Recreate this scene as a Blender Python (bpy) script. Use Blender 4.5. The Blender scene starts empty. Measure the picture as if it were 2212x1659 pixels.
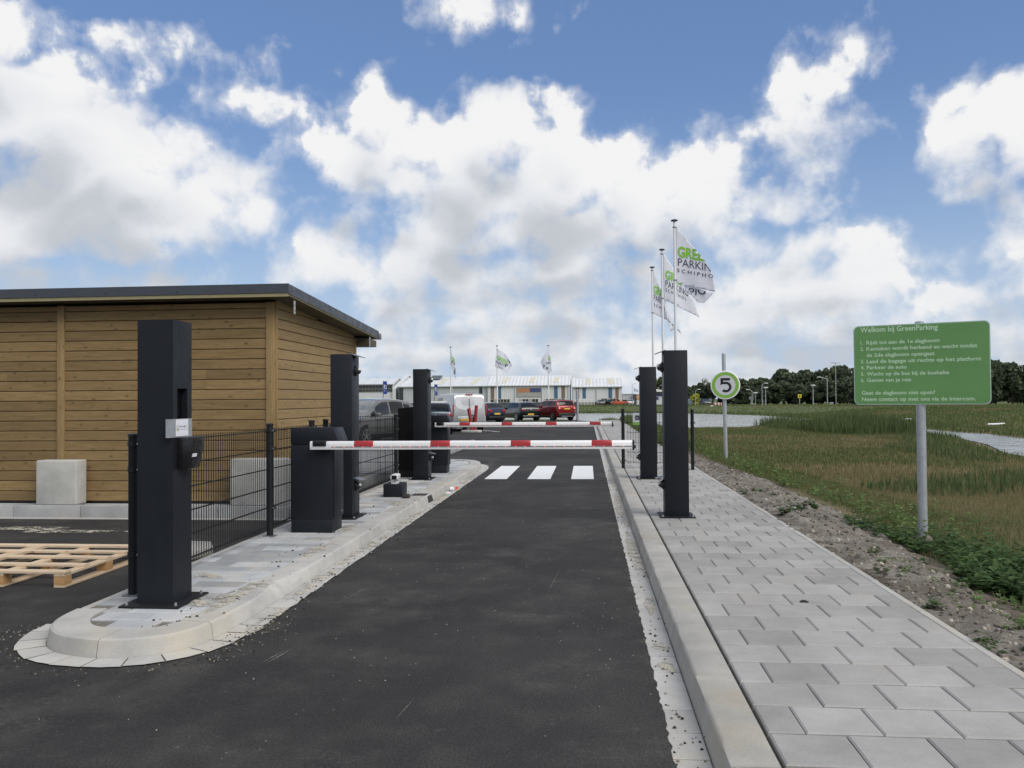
import bpy, bmesh, math, random
import numpy as np
from mathutils import Vector, Matrix
random.seed(7)
RNG = np.random.default_rng(7)
S = bpy.context.scene
COL = S.collection
R = math.radians

# ------------------------------------------------------------------ camera
def make_camera():
    yaw, pitch, roll = R(5.2), R(1.13), R(0.45)
    f = Vector((-math.sin(yaw)*math.cos(pitch), math.cos(yaw)*math.cos(pitch), math.sin(pitch)))
    r0 = Vector((math.cos(yaw), math.sin(yaw), 0)); u0 = r0.cross(f)
    r = r0*math.cos(roll) - u0*math.sin(roll)
    u = u0*math.cos(roll) + r0*math.sin(roll)
    cam = bpy.data.cameras.new('camera'); o = bpy.data.objects.new('camera', cam); COL.objects.link(o)
    m = Matrix((r, u, -f)).transposed().to_4x4(); m.translation = Vector((0, 0, 1.61))
    o.matrix_world = m
    cam.sensor_width = 36.0; cam.lens = 36.0*1790.0/2212.0
    cam.clip_start = 0.05; cam.clip_end = 8000
    S.camera = o
make_camera()

# ------------------------------------------------------------------ sky, sun, exposure
SUN_EL, SUN_AZ = 43.0, 130.0      # degrees; azimuth clockwise from the road axis (+Y)
S.view_settings.view_transform = 'Standard'; S.view_settings.look = 'None'
S.view_settings.exposure = 0.0; S.view_settings.gamma = 1.0
S.view_settings.use_curve_mapping = False

BLOBS = [(-3.653,2.186,0.282,0.205),(-3.2,2.17,0.4,0.055),(-3.556,1.733,0.504,0.372),(-3.386,1.939,0.214,0.134),(-3.156,1.471,0.586,0.363),(-2.865,1.558,0.37,0.256),(-3.482,1.138,0.712,0.329),(-2.673,1.18,0.498,0.249),(-2.215,1.253,0.3,0.225),(-2.389,1.459,0.324,0.177),(-2.125,1.80,0.28,0.11),(-1.823,1.699,0.33,0.165),(-2.272,1.92,0.16,0.05),(-1.388,1.878,0.226,0.226),(-1.484,1.569,0.275,0.244),(-0.558,1.82,0.398,0.26),(-0.912,1.671,0.369,0.246),(-0.85,1.371,0.499,0.281),(-0.11,1.546,0.557,0.34),(-0.21,1.183,0.848,0.251),(0.584,1.458,0.397,0.26),(0.767,1.299,0.275,0.244),(-0.075,1.87,0.122,0.106),(0.424,1.134,0.559,0.186),(-1.296,1.455,0.339,0.17),(-1.749,1.048,0.216,0.123),(-1.673,0.867,0.342,0.155),(-1.235,1.014,0.345,0.173),(-0.854,0.845,0.792,0.174),(-0.277,0.872,0.729,0.19),(0.202,0.925,0.377,0.157),(1.72,2.10,0.12,0.09),(1.572,2.005,0.226,0.17),(1.456,1.843,0.273,0.173),(1.281,1.723,0.234,0.117),(1.624,1.714,0.201,0.129),(1.452,1.565,0.117,0.073),(1.39,1.284,0.237,0.133),(2.603,1.574,0.345,0.252),(2.408,1.474,0.244,0.19),(2.313,1.699,0.122,0.122),(1.299,0.938,0.361,0.166),(1.695,0.94,0.323,0.147),(1.883,0.782,0.378,0.174),(1.325,0.757,0.573,0.181),(1.149,0.644,0.458,0.153),(2.467,0.656,0.249,0.111),(2.637,0.859,0.189,0.244),(2.609,0.591,0.218,0.136),(-0.809,2.598,0.348,0.102),(-0.713,2.533,0.146,0.058),(-3.553,0.752,0.192,0.069),(-3.168,0.756,0.214,0.063),(-2.756,0.798,0.206,0.059),(-1.174,0.592,0.824,0.143),(-0.279,0.556,0.702,0.128),(-0.857,0.337,1.054,0.144),(0.416,0.418,0.946,0.173),(1.548,0.418,0.778,0.105),(1.173,0.247,1.01,0.122),(2.51,0.377,0.442,0.11),(-1.797,0.462,0.779,0.156),(-2.945,0.441,1.166,0.117),(-0.214,0.714,0.381,0.079),
 (-0.85,1.6,0.42,0.3),(0.3,1.35,0.42,0.28),(-1.0,1.15,0.5,0.22),(-3.0,1.3,0.6,0.3),(0.0,0.5,3.6,0.12),(-2.6,0.3,2.0,0.14),(1.0,0.12,3.6,0.13),(1.6,0.62,0.7,0.2)]

def cloud_group():
    g = bpy.data.node_groups.new('cloud_density', 'ShaderNodeTree')
    g.interface.new_socket('P', in_out='INPUT', socket_type='NodeSocketVector')
    g.interface.new_socket('D', in_out='OUTPUT', socket_type='NodeSocketFloat')
    g.interface.new_socket('C', in_out='OUTPUT', socket_type='NodeSocketFloat')
    N, L = g.nodes, g.links
    gi, go = N.new('NodeGroupInput'), N.new('NodeGroupOutput')
    def vm(op, a, b=None, c=None):
        n = N.new('ShaderNodeVectorMath'); n.operation = op
        for i, v in enumerate((a, b, c)):
            if v is None: continue
            if isinstance(v, (tuple, float, int)): n.inputs[i].default_value = v
            else: L.new(v, n.inputs[i])
        return n.outputs['Value'] if op == 'DOT_PRODUCT' else n.outputs['Vector']
    def mt(op, a, b=None, c=None, clamp=False):
        n = N.new('ShaderNodeMath'); n.operation = op; n.use_clamp = clamp
        for i, v in enumerate((a, b, c)):
            if v is None: continue
            if isinstance(v, (float, int)): n.inputs[i].default_value = v
            else: L.new(v, n.inputs[i])
        return n.outputs[0]
    def noise(vec, scale, detail, rough, lac=2.0):
        n = N.new('ShaderNodeTexNoise'); n.noise_dimensions = '2D'
        n.inputs['Scale'].default_value = scale; n.inputs['Detail'].default_value = detail
        n.inputs['Roughness'].default_value = rough; n.inputs['Lacunarity'].default_value = lac
        L.new(vec, n.inputs['Vector']); return n
    P = gi.outputs['P']
    w1 = noise(P, 1.7, 2.0, 0.5)
    wc = vm('SUBTRACT', w1.outputs['Color'], (0.5, 0.5, 0.5))
    Pw = vm('MULTIPLY_ADD', wc, (0.42, 0.34, 0.0), P)
    cur = None
    for (a, e, rx, ry) in BLOBS:
        q = vm('MULTIPLY_ADD', Pw, (1/rx, 1/ry, 0.0), (-a/rx, -e/ry, 0.0))
        s_ = min(rx, ry)/0.2
        d = mt('MULTIPLY_ADD', mt('SQRT', vm('DOT_PRODUCT', q, q)), -s_, s_)
        cur = d if cur is None else mt('SMOOTH_MAX', cur, d, 0.35)
    cover = mt('MINIMUM', mt('MAXIMUM', mt('ADD', cur, -0.03), -1.4), 1.15)
    # scattered cloud for the rest of the sky, beside and above the part the photo shows
    sx = N.new('ShaderNodeSeparateXYZ'); L.new(P, sx.inputs[0])
    ox = mt('SUBTRACT', mt('ABSOLUTE', mt('ADD', sx.outputs[0], 0.5)), 3.6)
    oy = mt('SUBTRACT', sx.outputs[1], 2.75)
    out = mt('MULTIPLY', mt('MAXIMUM', ox, oy), 2.2, clamp=True)
    n3 = noise(P, 0.42, 2.0, 0.5)
    gen = mt('MULTIPLY_ADD', n3.outputs['Fac'], 5.0, -1.9)
    gen = mt('MULTIPLY_ADD', mt('SUBTRACT', 1.0, out), -3.0, gen)
    cover = mt('MAXIMUM', cover, mt('MINIMUM', gen, 0.85))
    fb = noise(P, 2.6, 9.0, 0.56, 2.1)
    d1 = mt('MULTIPLY_ADD', fb.outputs['Fac'], 2.2, -1.1)
    vo = N.new('ShaderNodeTexVoronoi'); vo.voronoi_dimensions = '2D'; vo.inputs['Scale'].default_value = 3.1; vo.inputs['Detail'].default_value = 2.0; vo.inputs['Roughness'].default_value = 0.5; vo.normalize = True
    L.new(vm('MULTIPLY_ADD', fb.outputs['Color'], (0.22, 0.22, 0.0), Pw), vo.inputs['Vector'])
    puff = mt('MULTIPLY_ADD', vo.outputs['Distance'], -1.5, 0.50)
    d1 = mt('ADD', d1, puff)
    dens = mt('MULTIPLY_ADD', cover, 0.95, d1)
    L.new(dens, go.inputs['D'])
    L.new(mt('MULTIPLY_ADD', d1, 0.34, cover), go.inputs['C'])
    return g

def make_world():
    w = bpy.data.worlds.new('World'); S.world = w; w.use_nodes = True
    N, L = w.node_tree.nodes, w.node_tree.links
    N.clear()
    out = N.new('ShaderNodeOutputWorld'); bg = N.new('ShaderNodeBackground')
    L.new(bg.outputs[0], out.inputs['Surface'])
    sky = N.new('ShaderNodeTexSky'); sky.sky_type = 'NISHITA'; sky.sun_disc = False
    sky.sun_elevation = R(SUN_EL); sky.sun_rotation = R(SUN_AZ)
    sky.air_density = 1.0; sky.dust_density = 0.1; sky.ozone_density = 3.0
    def mt(op, a, b=None, c=None, clamp=False):
        n = N.new('ShaderNodeMath'); n.operation = op; n.use_clamp = clamp
        for i, v in enumerate((a, b, c)):
            if v is None: continue
            if isinstance(v, (float, int)): n.inputs[i].default_value = v
            else: L.new(v, n.inputs[i])
        return n.outputs[0]
    def smooth(v, a, b):
        n = N.new('ShaderNodeMapRange'); n.interpolation_type = 'SMOOTHSTEP'
        L.new(v, n.inputs[0]); n.inputs[1].default_value = a; n.inputs[2].default_value = b
        return n.outputs[0]
    tc = N.new('ShaderNodeTexCoord'); sep = N.new('ShaderNodeSeparateXYZ')
    L.new(tc.outputs['Generated'], sep.inputs[0])
    az = mt('MULTIPLY', mt('ARCTAN2', sep.outputs[0], sep.outputs[1]), 5.72958)
    el = mt('MULTIPLY', mt('ARCSINE', sep.outputs[2]), 5.72958)
    cb = N.new('ShaderNodeCombineXYZ'); L.new(az, cb.inputs[0]); L.new(el, cb.inputs[1])
    grp = cloud_group()
    g1 = N.new('ShaderNodeGroup'); g1.node_tree = grp; L.new(cb.outputs[0], g1.inputs[0])
    sh = N.new('ShaderNodeVectorMath'); sh.operation = 'ADD'; L.new(cb.outputs[0], sh.inputs[0])
    sh.inputs[1].default_value = (0.06, 0.40, 0.0)
    g2 = N.new('ShaderNodeGroup'); g2.node_tree = grp; L.new(sh.outputs[0], g2.inputs[0])
    soft = smooth(g1.outputs[0], -0.45, 0.75); crisp = smooth(g1.outputs[0], -0.15, 0.38)
    topness = smooth(g2.outputs[1], 0.35, -0.55)
    mask = mt('MAXIMUM', soft, mt('MULTIPLY', crisp, topness))
    low = N.new('ShaderNodeTexNoise'); low.noise_dimensions = '2D'; low.inputs['Scale'].default_value = 1.6; low.inputs['Detail'].default_value = 5.0
    st = N.new('ShaderNodeVectorMath'); st.operation = 'MULTIPLY'; L.new(cb.outputs[0], st.inputs[0]); st.inputs[1].default_value = (1.0, 3.2, 1.0); L.new(st.outputs[0], low.inputs['Vector'])
    lowk = smooth(el, 1.25, 0.25)
    lows = mt('MULTIPLY', lowk, mt('MULTIPLY_ADD', low.outputs['Fac'], 2.6, -0.75))
    shade = mt('ADD', smooth(g2.outputs[1], -0.45, 1.4), mt('MULTIPLY', lows, 0.42), None, True)
    # the clouds' own light, in sky-strength units (the background strength is 0.1)
    ramp = N.new('ShaderNodeValToRGB'); L.new(shade, ramp.inputs[0])
    ramp.color_ramp.elements[0].position = 0.0; ramp.color_ramp.elements[0].color = (0.90, 0.90, 0.905, 1)
    ramp.color_ramp.elements[1].position = 1.0; ramp.color_ramp.elements[1].color = (0.545, 0.575, 0.625, 1)
    e = ramp.color_ramp.elements.new(0.5); e.color = (0.785, 0.805, 0.84, 1)
    sc = N.new('ShaderNodeVectorMath'); sc.operation = 'SCALE'; L.new(ramp.outputs[0], sc.inputs[0]); sc.inputs[3].default_value = 10.0
    # clear-sky blue trimmed towards the deep blue of the photograph
    hsv = N.new('ShaderNodeHueSaturation'); L.new(sky.outputs[0], hsv.inputs['Color'])
    hsv.inputs['Saturation'].default_value = 1.12; hsv.inputs['Value'].default_value = 1.12
    flat = N.new('ShaderNodeMixRGB'); flat.inputs[0].default_value = 0.5; L.new(hsv.outputs[0], flat.inputs[1]); flat.inputs[2].default_value = (1.95, 3.1, 6.0, 1)
    # milky air low over the horizon
    veil = N.new('ShaderNodeMapRange'); veil.interpolation_type = 'SMOOTHSTEP'; L.new(el, veil.inputs[0])
    veil.inputs[1].default_value = -0.05; veil.inputs[2].default_value = 1.25; veil.inputs[3].default_value = 0.95; veil.inputs[4].default_value = 0.0
    vmx = N.new('ShaderNodeMixRGB'); L.new(veil.outputs[0], vmx.inputs[0]); L.new(flat.outputs[0], vmx.inputs[1]); vmx.inputs[2].default_value = (5.0, 6.1, 7.4, 1)
    thin = N.new('ShaderNodeMapRange'); thin.interpolation_type = 'SMOOTHSTEP'; L.new(el, thin.inputs[0])
    thin.inputs[1].default_value = 0.3; thin.inputs[2].default_value = 2.2; thin.inputs[3].default_value = 0.55; thin.inputs[4].default_value = 0.0
    vm2 = N.new('ShaderNodeMixRGB'); L.new(thin.outputs[0], vm2.inputs[0]); L.new(vmx.outputs[0], vm2.inputs[1]); vm2.inputs[2].default_value = (4.4, 5.7, 7.6, 1)
    mix = N.new('ShaderNodeMixRGB'); L.new(mask, mix.inputs[0]); L.new(vm2.outputs[0], mix.inputs[1]); L.new(sc.outputs[0], mix.inputs[2])
    L.new(mix.outputs[0], bg.inputs[0]); bg.inputs[1].default_value = 0.1
make_world()

sun = bpy.data.lights.new('sun', 'SUN'); sun.energy = 2.6; sun.angle = R(40); sun.color = (1.0, 0.94, 0.84)
so = bpy.data.objects.new('sun', sun); COL.objects.link(so)
_d = Vector((math.sin(R(SUN_AZ))*math.cos(R(SUN_EL)), math.cos(R(SUN_AZ))*math.cos(R(SUN_EL)), math.sin(R(SUN_EL))))
so.rotation_euler = (-_d).to_track_quat('-Z', 'Y').to_euler(); so.location = (0, 0, 60)

# ------------------------------------------------------------------ helpers
def tag(o, label=None, cat=None, group=None, kind=None):
    if label: o['label'] = label
    if cat: o['category'] = cat
    if group: o['group'] = group
    if kind: o['kind'] = kind
    return o

def thing(name, label, cat, loc=(0, 0, 0), rz=0.0, group=None):
    o = bpy.data.objects.new(name, None); COL.objects.link(o)
    o.empty_display_size = 0.2
    o.location = loc; o.rotation_euler = (0, 0, rz)
    return tag(o, label, cat, group)

def link_mesh(name, me, mat, parent=None, loc=None, rot=None):
    o = bpy.data.objects.new(name, me); COL.objects.link(o)
    for m in (mat if isinstance(mat, (list, tuple)) else [mat]): me.materials.append(m)
    if parent is not None: o.parent = parent
    if loc is not None: o.location = loc
    if rot is not None: o.rotation_euler = rot
    return o

def copy_tree(o, parent=None):
    c = o.copy(); COL.objects.link(c)
    if parent is not None: c.parent = parent
    for ch in list(o.children): copy_tree(ch, c)
    return c

class MB:
    """collects shapes, then links them as ONE mesh object"""
    def __init__(s): s.v = []; s.f = []; s.mi = []; s.cur = 0
    def add(s, vs, fs):
        n = len(s.v); s.v.extend([tuple(p) for p in vs])
        s.f.extend([tuple(i+n for i in f) for f in fs]); s.mi.extend([s.cur]*len(fs)); return s
    def box(s, x0, x1, y0, y1, z0, z1):
        return s.add([(x0,y0,z0),(x1,y0,z0),(x1,y1,z0),(x0,y1,z0),(x0,y0,z1),(x1,y0,z1),(x1,y1,z1),(x0,y1,z1)],
                     [(0,3,2,1),(4,5,6,7),(0,1,5,4),(1,2,6,5),(2,3,7,6),(3,0,4,7)])
    def prism(s, poly, a0, a1, axis='y'):
        """extrude a 2-D polygon; axis y: poly in (x,z); axis z: poly in (x,y); axis x: poly in (y,z)"""
        n = len(poly)
        def P(p, a): return (p[0], a, p[1]) if axis == 'y' else ((p[0], p[1], a) if axis == 'z' else (a, p[0], p[1]))
        vs = [P(p, a0) for p in poly] + [P(p, a1) for p in poly]
        fs = [tuple(range(n)), tuple(range(2*n-1, n-1, -1))]
        fs += [(i, i+n, (i+1) % n+n, (i+1) % n) for i in range(n)]
        return s.add(vs, fs)
    def tube(s, p0, p1, r0, r1=None, n=12, caps=True):
        p0, p1 = Vector(p0), Vector(p1); r1 = r0 if r1 is None else r1
        d = (p1-p0).normalized(); a = d.orthogonal().normalized(); b = d.cross(a)
        vs = []
        for p, r in ((p0, r0), (p1, r1)):
            for i in range(n):
                t = 2*math.pi*i/n; vs.append(p + a*(r*math.cos(t)) + b*(r*math.sin(t)))
        fs = [(i, (i+1) % n, (i+1) % n+n, i+n) for i in range(n)]
        if caps: fs += [tuple(range(n-1, -1, -1)), tuple(range(n, 2*n))]
        return s.add(vs, fs)
    def lathe(s, prof, c=(0, 0, 0), n=20, axis='z'):
        """prof: list of (radius, height)"""
        vs = []; fs = []
        for (r, h) in prof:
            for i in range(n):
                t = 2*math.pi*i/n; x, y = r*math.cos(t), r*math.sin(t)
                p = (x, y, h) if axis == 'z' else ((x, h, y) if axis == 'y' else (h, x, y))
                vs.append((p[0]+c[0], p[1]+c[1], p[2]+c[2]))
        for k in range(len(prof)-1):
            for i in range(n):
                j = (i+1) % n; fs.append((k*n+i, k*n+j, (k+1)*n+j, (k+1)*n+i))
        fs.append(tuple(range(n-1, -1, -1))); fs.append(tuple((len(prof)-1)*n+i for i in range(n)))
        return s.add(vs, fs)
    def sphere(s, c, r, n=12, m=8, sx=1, sy=1, sz=1):
        vs = [(c[0], c[1], c[2]-r*sz)]; fs = []
        for k in range(1, m):
            ph = -math.pi/2+math.pi*k/m
            for i in range(n):
                t = 2*math.pi*i/n; vs.append((c[0]+r*sx*math.cos(ph)*math.cos(t), c[1]+r*sy*math.cos(ph)*math.sin(t), c[2]+r*sz*math.sin(ph)))
        vs.append((c[0], c[1], c[2]+r*sz)); last = len(vs)-1
        for i in range(n): fs.append((0, 1+(i+1) % n, 1+i))
        for k in range(m-2):
            for i in range(n):
                a = 1+k*n+i; b = 1+k*n+(i+1) % n; fs.append((a, b, b+n, a+n))
        for i in range(n): fs.append((last, 1+(m-2)*n+i, 1+(m-2)*n+(i+1) % n))
        return s.add(vs, fs)
    def quad(s, a, b, c, d): return s.add([a, b, c, d], [(0, 1, 2, 3)])
    def build(s, name, mat, parent=None, loc=None, rot=None, bevel=0.0, smooth=False, angle=35, seg=2, kind=None, recalc=True):
        me = bpy.data.meshes.new(name); me.from_pydata(s.v, [], s.f)
        if max(s.mi, default=0) > 0:
            me.polygons.foreach_set('material_index', s.mi)
        if bevel > 0 or smooth or recalc:
            bm = bmesh.new(); bm.from_mesh(me)
            if recalc: bmesh.ops.recalc_face_normals(bm, faces=bm.faces)
            if bevel > 0:
                es = [e for e in bm.edges if len(e.link_faces) == 2 and e.calc_face_angle(0) > R(30)]
                bmesh.ops.bevel(bm, geom=es, offset=bevel, segments=seg, affect='EDGES', profile=0.5, clamp_overlap=True)
            if smooth or bevel > 0:
                for f in bm.faces: f.smooth = True
                for e in bm.edges:
                    if len(e.link_faces) == 2 and e.calc_face_angle(0) > R(angle): e.smooth = False
            bm.to_mesh(me); bm.free()
        me.update()
        o = link_mesh(name, me, mat, parent, loc, rot)
        if kind: o['kind'] = kind
        return o

# ------------------------------------------------------------------ materials
class NT:
    def __init__(s, name):
        s.m = bpy.data.materials.new(name); s.m.use_nodes = True
        s.n = s.m.node_tree.nodes; s.l = s.m.node_tree.links
        s.b = s.n['Principled BSDF']; s.tc = s.n.new('ShaderNodeTexCoord')
        s.obj = s.tc.outputs['Object']
    def put(s, inp, v):
        if isinstance(v, bpy.types.NodeSocket): s.l.new(v, inp)
        else: inp.default_value = v
    def math(s, op, a, b=0.0, clamp=False):
        n = s.n.new('ShaderNodeMath'); n.operation = op; n.use_clamp = clamp
        s.put(n.inputs[0], a); s.put(n.inputs[1], b); return n.outputs[0]
    def scale(s, vec, k):
        n = s.n.new('ShaderNodeVectorMath'); n.operation = 'MULTIPLY'; s.put(n.inputs[0], vec); s.put(n.inputs[1], k); return n.outputs[0]
    def addv(s, vec, k):
        n = s.n.new('ShaderNodeVectorMath'); n.operation = 'ADD'; s.put(n.inputs[0], vec); s.put(n.inputs[1], k); return n.outputs[0]
    def noise(s, scale, detail=4, rough=0.55, vec=None, color=False):
        n = s.n.new('ShaderNodeTexNoise'); s.put(n.inputs['Vector'], vec if vec is not None else s.obj)
        n.inputs['Scale'].default_value = scale; n.inputs['Detail'].default_value = detail; n.inputs['Roughness'].default_value = rough
        return n.outputs['Color'] if color else n.outputs['Fac']
    def voro(s, scale, vec=None, feature='F1', out='Distance'):
        n = s.n.new('ShaderNodeTexVoronoi'); n.feature = feature; s.put(n.inputs['Vector'], vec if vec is not None else s.obj)
        n.inputs['Scale'].default_value = scale; return n.outputs[out]
    def rng(s, v, a, b, c=0.0, d=1.0, smooth=True):
        n = s.n.new('ShaderNodeMapRange'); n.interpolation_type = 'SMOOTHSTEP' if smooth else 'LINEAR'
        s.put(n.inputs[0], v); n.inputs[1].default_value = a; n.inputs[2].default_value = b
        n.inputs[3].default_value = c; n.inputs[4].default_value = d; return n.outputs[0]
    def ramp(s, v, stops):
        n = s.n.new('ShaderNodeValToRGB'); s.put(n.inputs[0], v); cr = n.color_ramp
        while len(cr.elements) < len(stops): cr.elements.new(0.5)
        for e, (p, c) in zip(cr.elements, stops): e.position = p; e.color = (*c, 1)
        return n.outputs[0]
    def mix(s, f, a, b, mode='MIX'):
        n = s.n.new('ShaderNodeMixRGB'); n.blend_type = mode
        s.put(n.inputs[0], f)
        for i, v in ((1, a), (2, b)):
            if isinstance(v, tuple) and len(v) == 3: v = (*v, 1)
            s.put(n.inputs[i], v)
        return n.outputs[0]
    def island(s):
        return s.n.new('ShaderNodeNewGeometry').outputs['Random Per Island']
    def sep(s, vec):
        n = s.n.new('ShaderNodeSeparateXYZ'); s.l.new(vec, n.inputs[0]); return n.outputs
    def bump(s, h, strength=0.3, dist=0.01):
        n = s.n.new('ShaderNodeBump'); n.inputs['Strength'].default_value = strength; n.inputs['Distance'].default_value = dist
        s.l.new(h, n.inputs['Height']); s.l.new(n.outputs[0], s.b.inputs['Normal'])
    def set(s, color=None, rough=None, metal=None, spec=None, **kw):
        if color is not None: s.put(s.b.inputs['Base Color'], (*color, 1) if isinstance(color, tuple) and len(color) == 3 else color)
        if rough is not None: s.put(s.b.inputs['Roughness'], rough)
        if metal is not None: s.put(s.b.inputs['Metallic'], metal)
        if spec is not None: s.put(s.b.inputs['Specular IOR Level'], spec)
        for k, v in kw.items(): s.put(s.b.inputs[k.replace('_', ' ')], v)
        return s.m

_MC = {}
def simple(name, c, rough=0.5, metal=0.0, var=0.12, scale=6.0, bump=0.0, bscale=60.0, spec=None, **kw):
    if name in _MC: return _MC[name]
    t = NT(name); n = t.noise(scale, 5, 0.6)
    lo = tuple(x*(1-var) for x in c); hi = tuple(min(1, x*(1+var)) for x in c)
    col = t.ramp(n, [(0.25, lo), (0.75, hi)])
    rr = t.rng(t.noise(scale*2.3, 3), 0.3, 0.7, max(0.02, rough-0.06), min(1, rough+0.08))
    if bump: t.bump(t.noise(bscale, 4), bump, 0.004)
    _MC[name] = t.set(col, rr, metal, spec, **kw); return _MC[name]

def translucent(t, k=0.35):
    """thin leaf or cloth: part of the light passes through"""
    tr = t.n.new('ShaderNodeBsdfTranslucent'); mx = t.n.new('ShaderNodeMixShader'); mx.inputs[0].default_value = k
    src = t.b.inputs['Base Color']
    if src.links: t.l.new(src.links[0].from_socket, tr.inputs['Color'])
    else: tr.inputs['Color'].default_value = src.default_value
    out = t.n['Material Output']; t.l.new(t.b.outputs[0], mx.inputs[1]); t.l.new(tr.outputs[0], mx.inputs[2]); t.l.new(mx.outputs[0], out.inputs['Surface'])
    return t.m
def emit(name, c, k):
    t = NT(name); return t.set(c, 0.4, 0, None, Emission_Color=(*c, 1), Emission_Strength=k)

def m_asphalt():
    t = NT('asphalt')
    big = t.noise(0.35, 4, 0.55); mid = t.noise(2.2, 5, 0.6); fine = t.noise(90, 3, 0.7); grit = t.voro(120)
    base = t.ramp(big, [(0.3, (0.026, 0.026, 0.0275)), (0.7, (0.068, 0.066, 0.065))])
    base = t.mix(t.rng(mid, 0.42, 0.70, 0, 0.6), base, (0.088, 0.085, 0.083))
    base = t.mix(t.rng(grit, 0.0, 0.5, 0.6, 0.0), base, (0.12, 0.116, 0.112))
    base = t.mix(t.rng(fine, 0.35, 0.65, 0.65, 0.0), base, (0.017, 0.017, 0.018))
    # worn paler tracks and dusty patches with small flakes in them
    patch = t.rng(t.noise(0.8, 6, 0.62, t.addv(t.obj, (3.1, 7.7, 0))), 0.46, 0.70)
    base = t.mix(t.math('MULTIPLY', patch, t.rng(t.noise(4, 6, 0.7), 0.35, 0.65, 0.05, 0.55)), base, (0.105, 0.101, 0.096))
    fleck = t.rng(t.noise(30, 6, 0.85), 0.55, 0.66)
    base = t.mix(t.math('MULTIPLY', t.math('MULTIPLY', patch, fleck), 0.85), base, (0.21, 0.20, 0.18))
    crack = t.rng(t.noise(7, 8, 0.8, t.addv(t.obj, (1.7, 2.9, 0))), 0.60, 0.70)
    base = t.mix(t.math('MULTIPLY', crack, t.rng(fine, 0.42, 0.6, 0.1, 0.7)), base, (0.15, 0.145, 0.135))
    base = t.mix(t.rng(t.noise(0.55, 5, 0.6, t.scale(t.obj, (1.6, 0.35, 1))), 0.5, 0.75, 0.0, 0.35), base, (0.022, 0.0215, 0.0215))
    # sand drifted along the kerbs on both sides of the lane
    x = t.sep(t.obj)
    wob = t.rng(t.noise(3.0, 6, 0.7), 0.2, 0.8, -0.32, 0.32)
    dl = t.math('SUBTRACT', t.math('ABSOLUTE', t.math('ADD', x[0], 0.98)), 1.42)
    dl = t.math('ADD', dl, wob)
    inlane = t.rng(x[1], 4.0, 6.0)
    inlane = t.math('MULTIPLY', inlane, t.rng(x[0], -2.62, -2.5)); inlane = t.math('MULTIPLY', inlane, t.rng(x[1], 20, 24, 1, 0))
    sandf = t.math('MULTIPLY', t.math('MULTIPLY', t.rng(dl, -0.12, 0.25, 0.0, 0.5), t.rng(fine, 0.4, 0.62)), inlane)
    base = t.mix(sandf, base, (0.27, 0.24, 0.19))
    t.bump(t.mix(0.5, fine, t.voro(75)), 0.95, 0.010)
    return t.set(base, t.rng(mid, 0.3, 0.7, 0.80, 0.95), 0, 0.14)

def m_concrete(name, lo, hi, stain=(0.35, 0.29, 0.2), stainf=0.35, isl=0.14):
    t = NT(name)
    n = t.noise(3.2, 7, 0.62); f = t.noise(120, 3, 0.7); s = t.noise(1.3, 5, 0.6, t.addv(t.obj, (9, 3, 1)))
    c = t.ramp(n, [(0.3, lo), (0.72, hi)])
    c = t.mix(t.rng(s, 0.5, 0.75, 0, stainf), c, stain)
    c = t.mix(t.rng(f, 0.3, 0.6, 0.16, 0), c, (0.1, 0.1, 0.1))
    k = t.rng(t.island(), 0, 1, 1-isl, 1+isl, False)
    c = t.mix(1.0, c, k, 'MULTIPLY')
    t.bump(t.mix(0.4, f, n), 0.4, 0.008)
    return t.set(c, 0.85, 0, 0.3)

def m_wood(name, a, b, knot=(0.05, 0.028, 0.012), axis=(1, 0, 0), plank_var=0.22):
    """plain softwood: grain runs along `axis`; every board its own tint and figure"""
    t = NT(name)
    isl = t.island()
    off = t.n.new('ShaderNodeCombineXYZ'); t.l.new(t.math('MULTIPLY', isl, 37.0), off.inputs[0]); t.l.new(t.math('MULTIPLY', isl, 91.0), off.inputs[1]); t.l.new(t.math('MULTIPLY', isl, 53.0), off.inputs[2])
    v = t.addv(t.obj, off.outputs[0])
    st = tuple(0.9 if k else 9.0 for k in axis)
    g = t.noise(3.0, 6, 0.65, t.scale(v, st))
    g2 = t.noise(26.0, 3, 0.6, t.scale(v, tuple(0.25 if k else 6.0 for k in axis)))
    c = t.ramp(g, [(0.25, a), (0.75, b)])
    c = t.mix(t.rng(g2, 0.35, 0.65, 0.22, 0.0), c, tuple(x*0.6 for x in a))
    # knots: rare dark ovals
    kv = t.n.new('ShaderNodeTexVoronoi'); t.l.new(t.scale(v, tuple(1.5 if k else 2.8 for k in axis)), kv.inputs['Vector']); kv.inputs['Scale'].default_value = 3.4
    wob = t.math('MULTIPLY', t.math('SUBTRACT', t.noise(20, 3, 0.6, v), 0.5), 0.16)
    kd = t.math('ADD', kv.outputs['Distance'], wob)
    c = t.mix(t.rng(kd, 0.04, 0.14, 0.85, 0.0), c, knot)
    c = t.mix(t.rng(kd, 0.08, 0.30, 0.28, 0.0), c, tuple(x*0.55 for x in a))
    k = t.rng(isl, 0, 1, 1-plank_var, 1+plank_var, False)
    c = t.mix(1.0, c, k, 'MULTIPLY')
    t.bump(g2, 0.25, 0.003)
    return t.set(c, 0.72, 0, 0.3)

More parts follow.
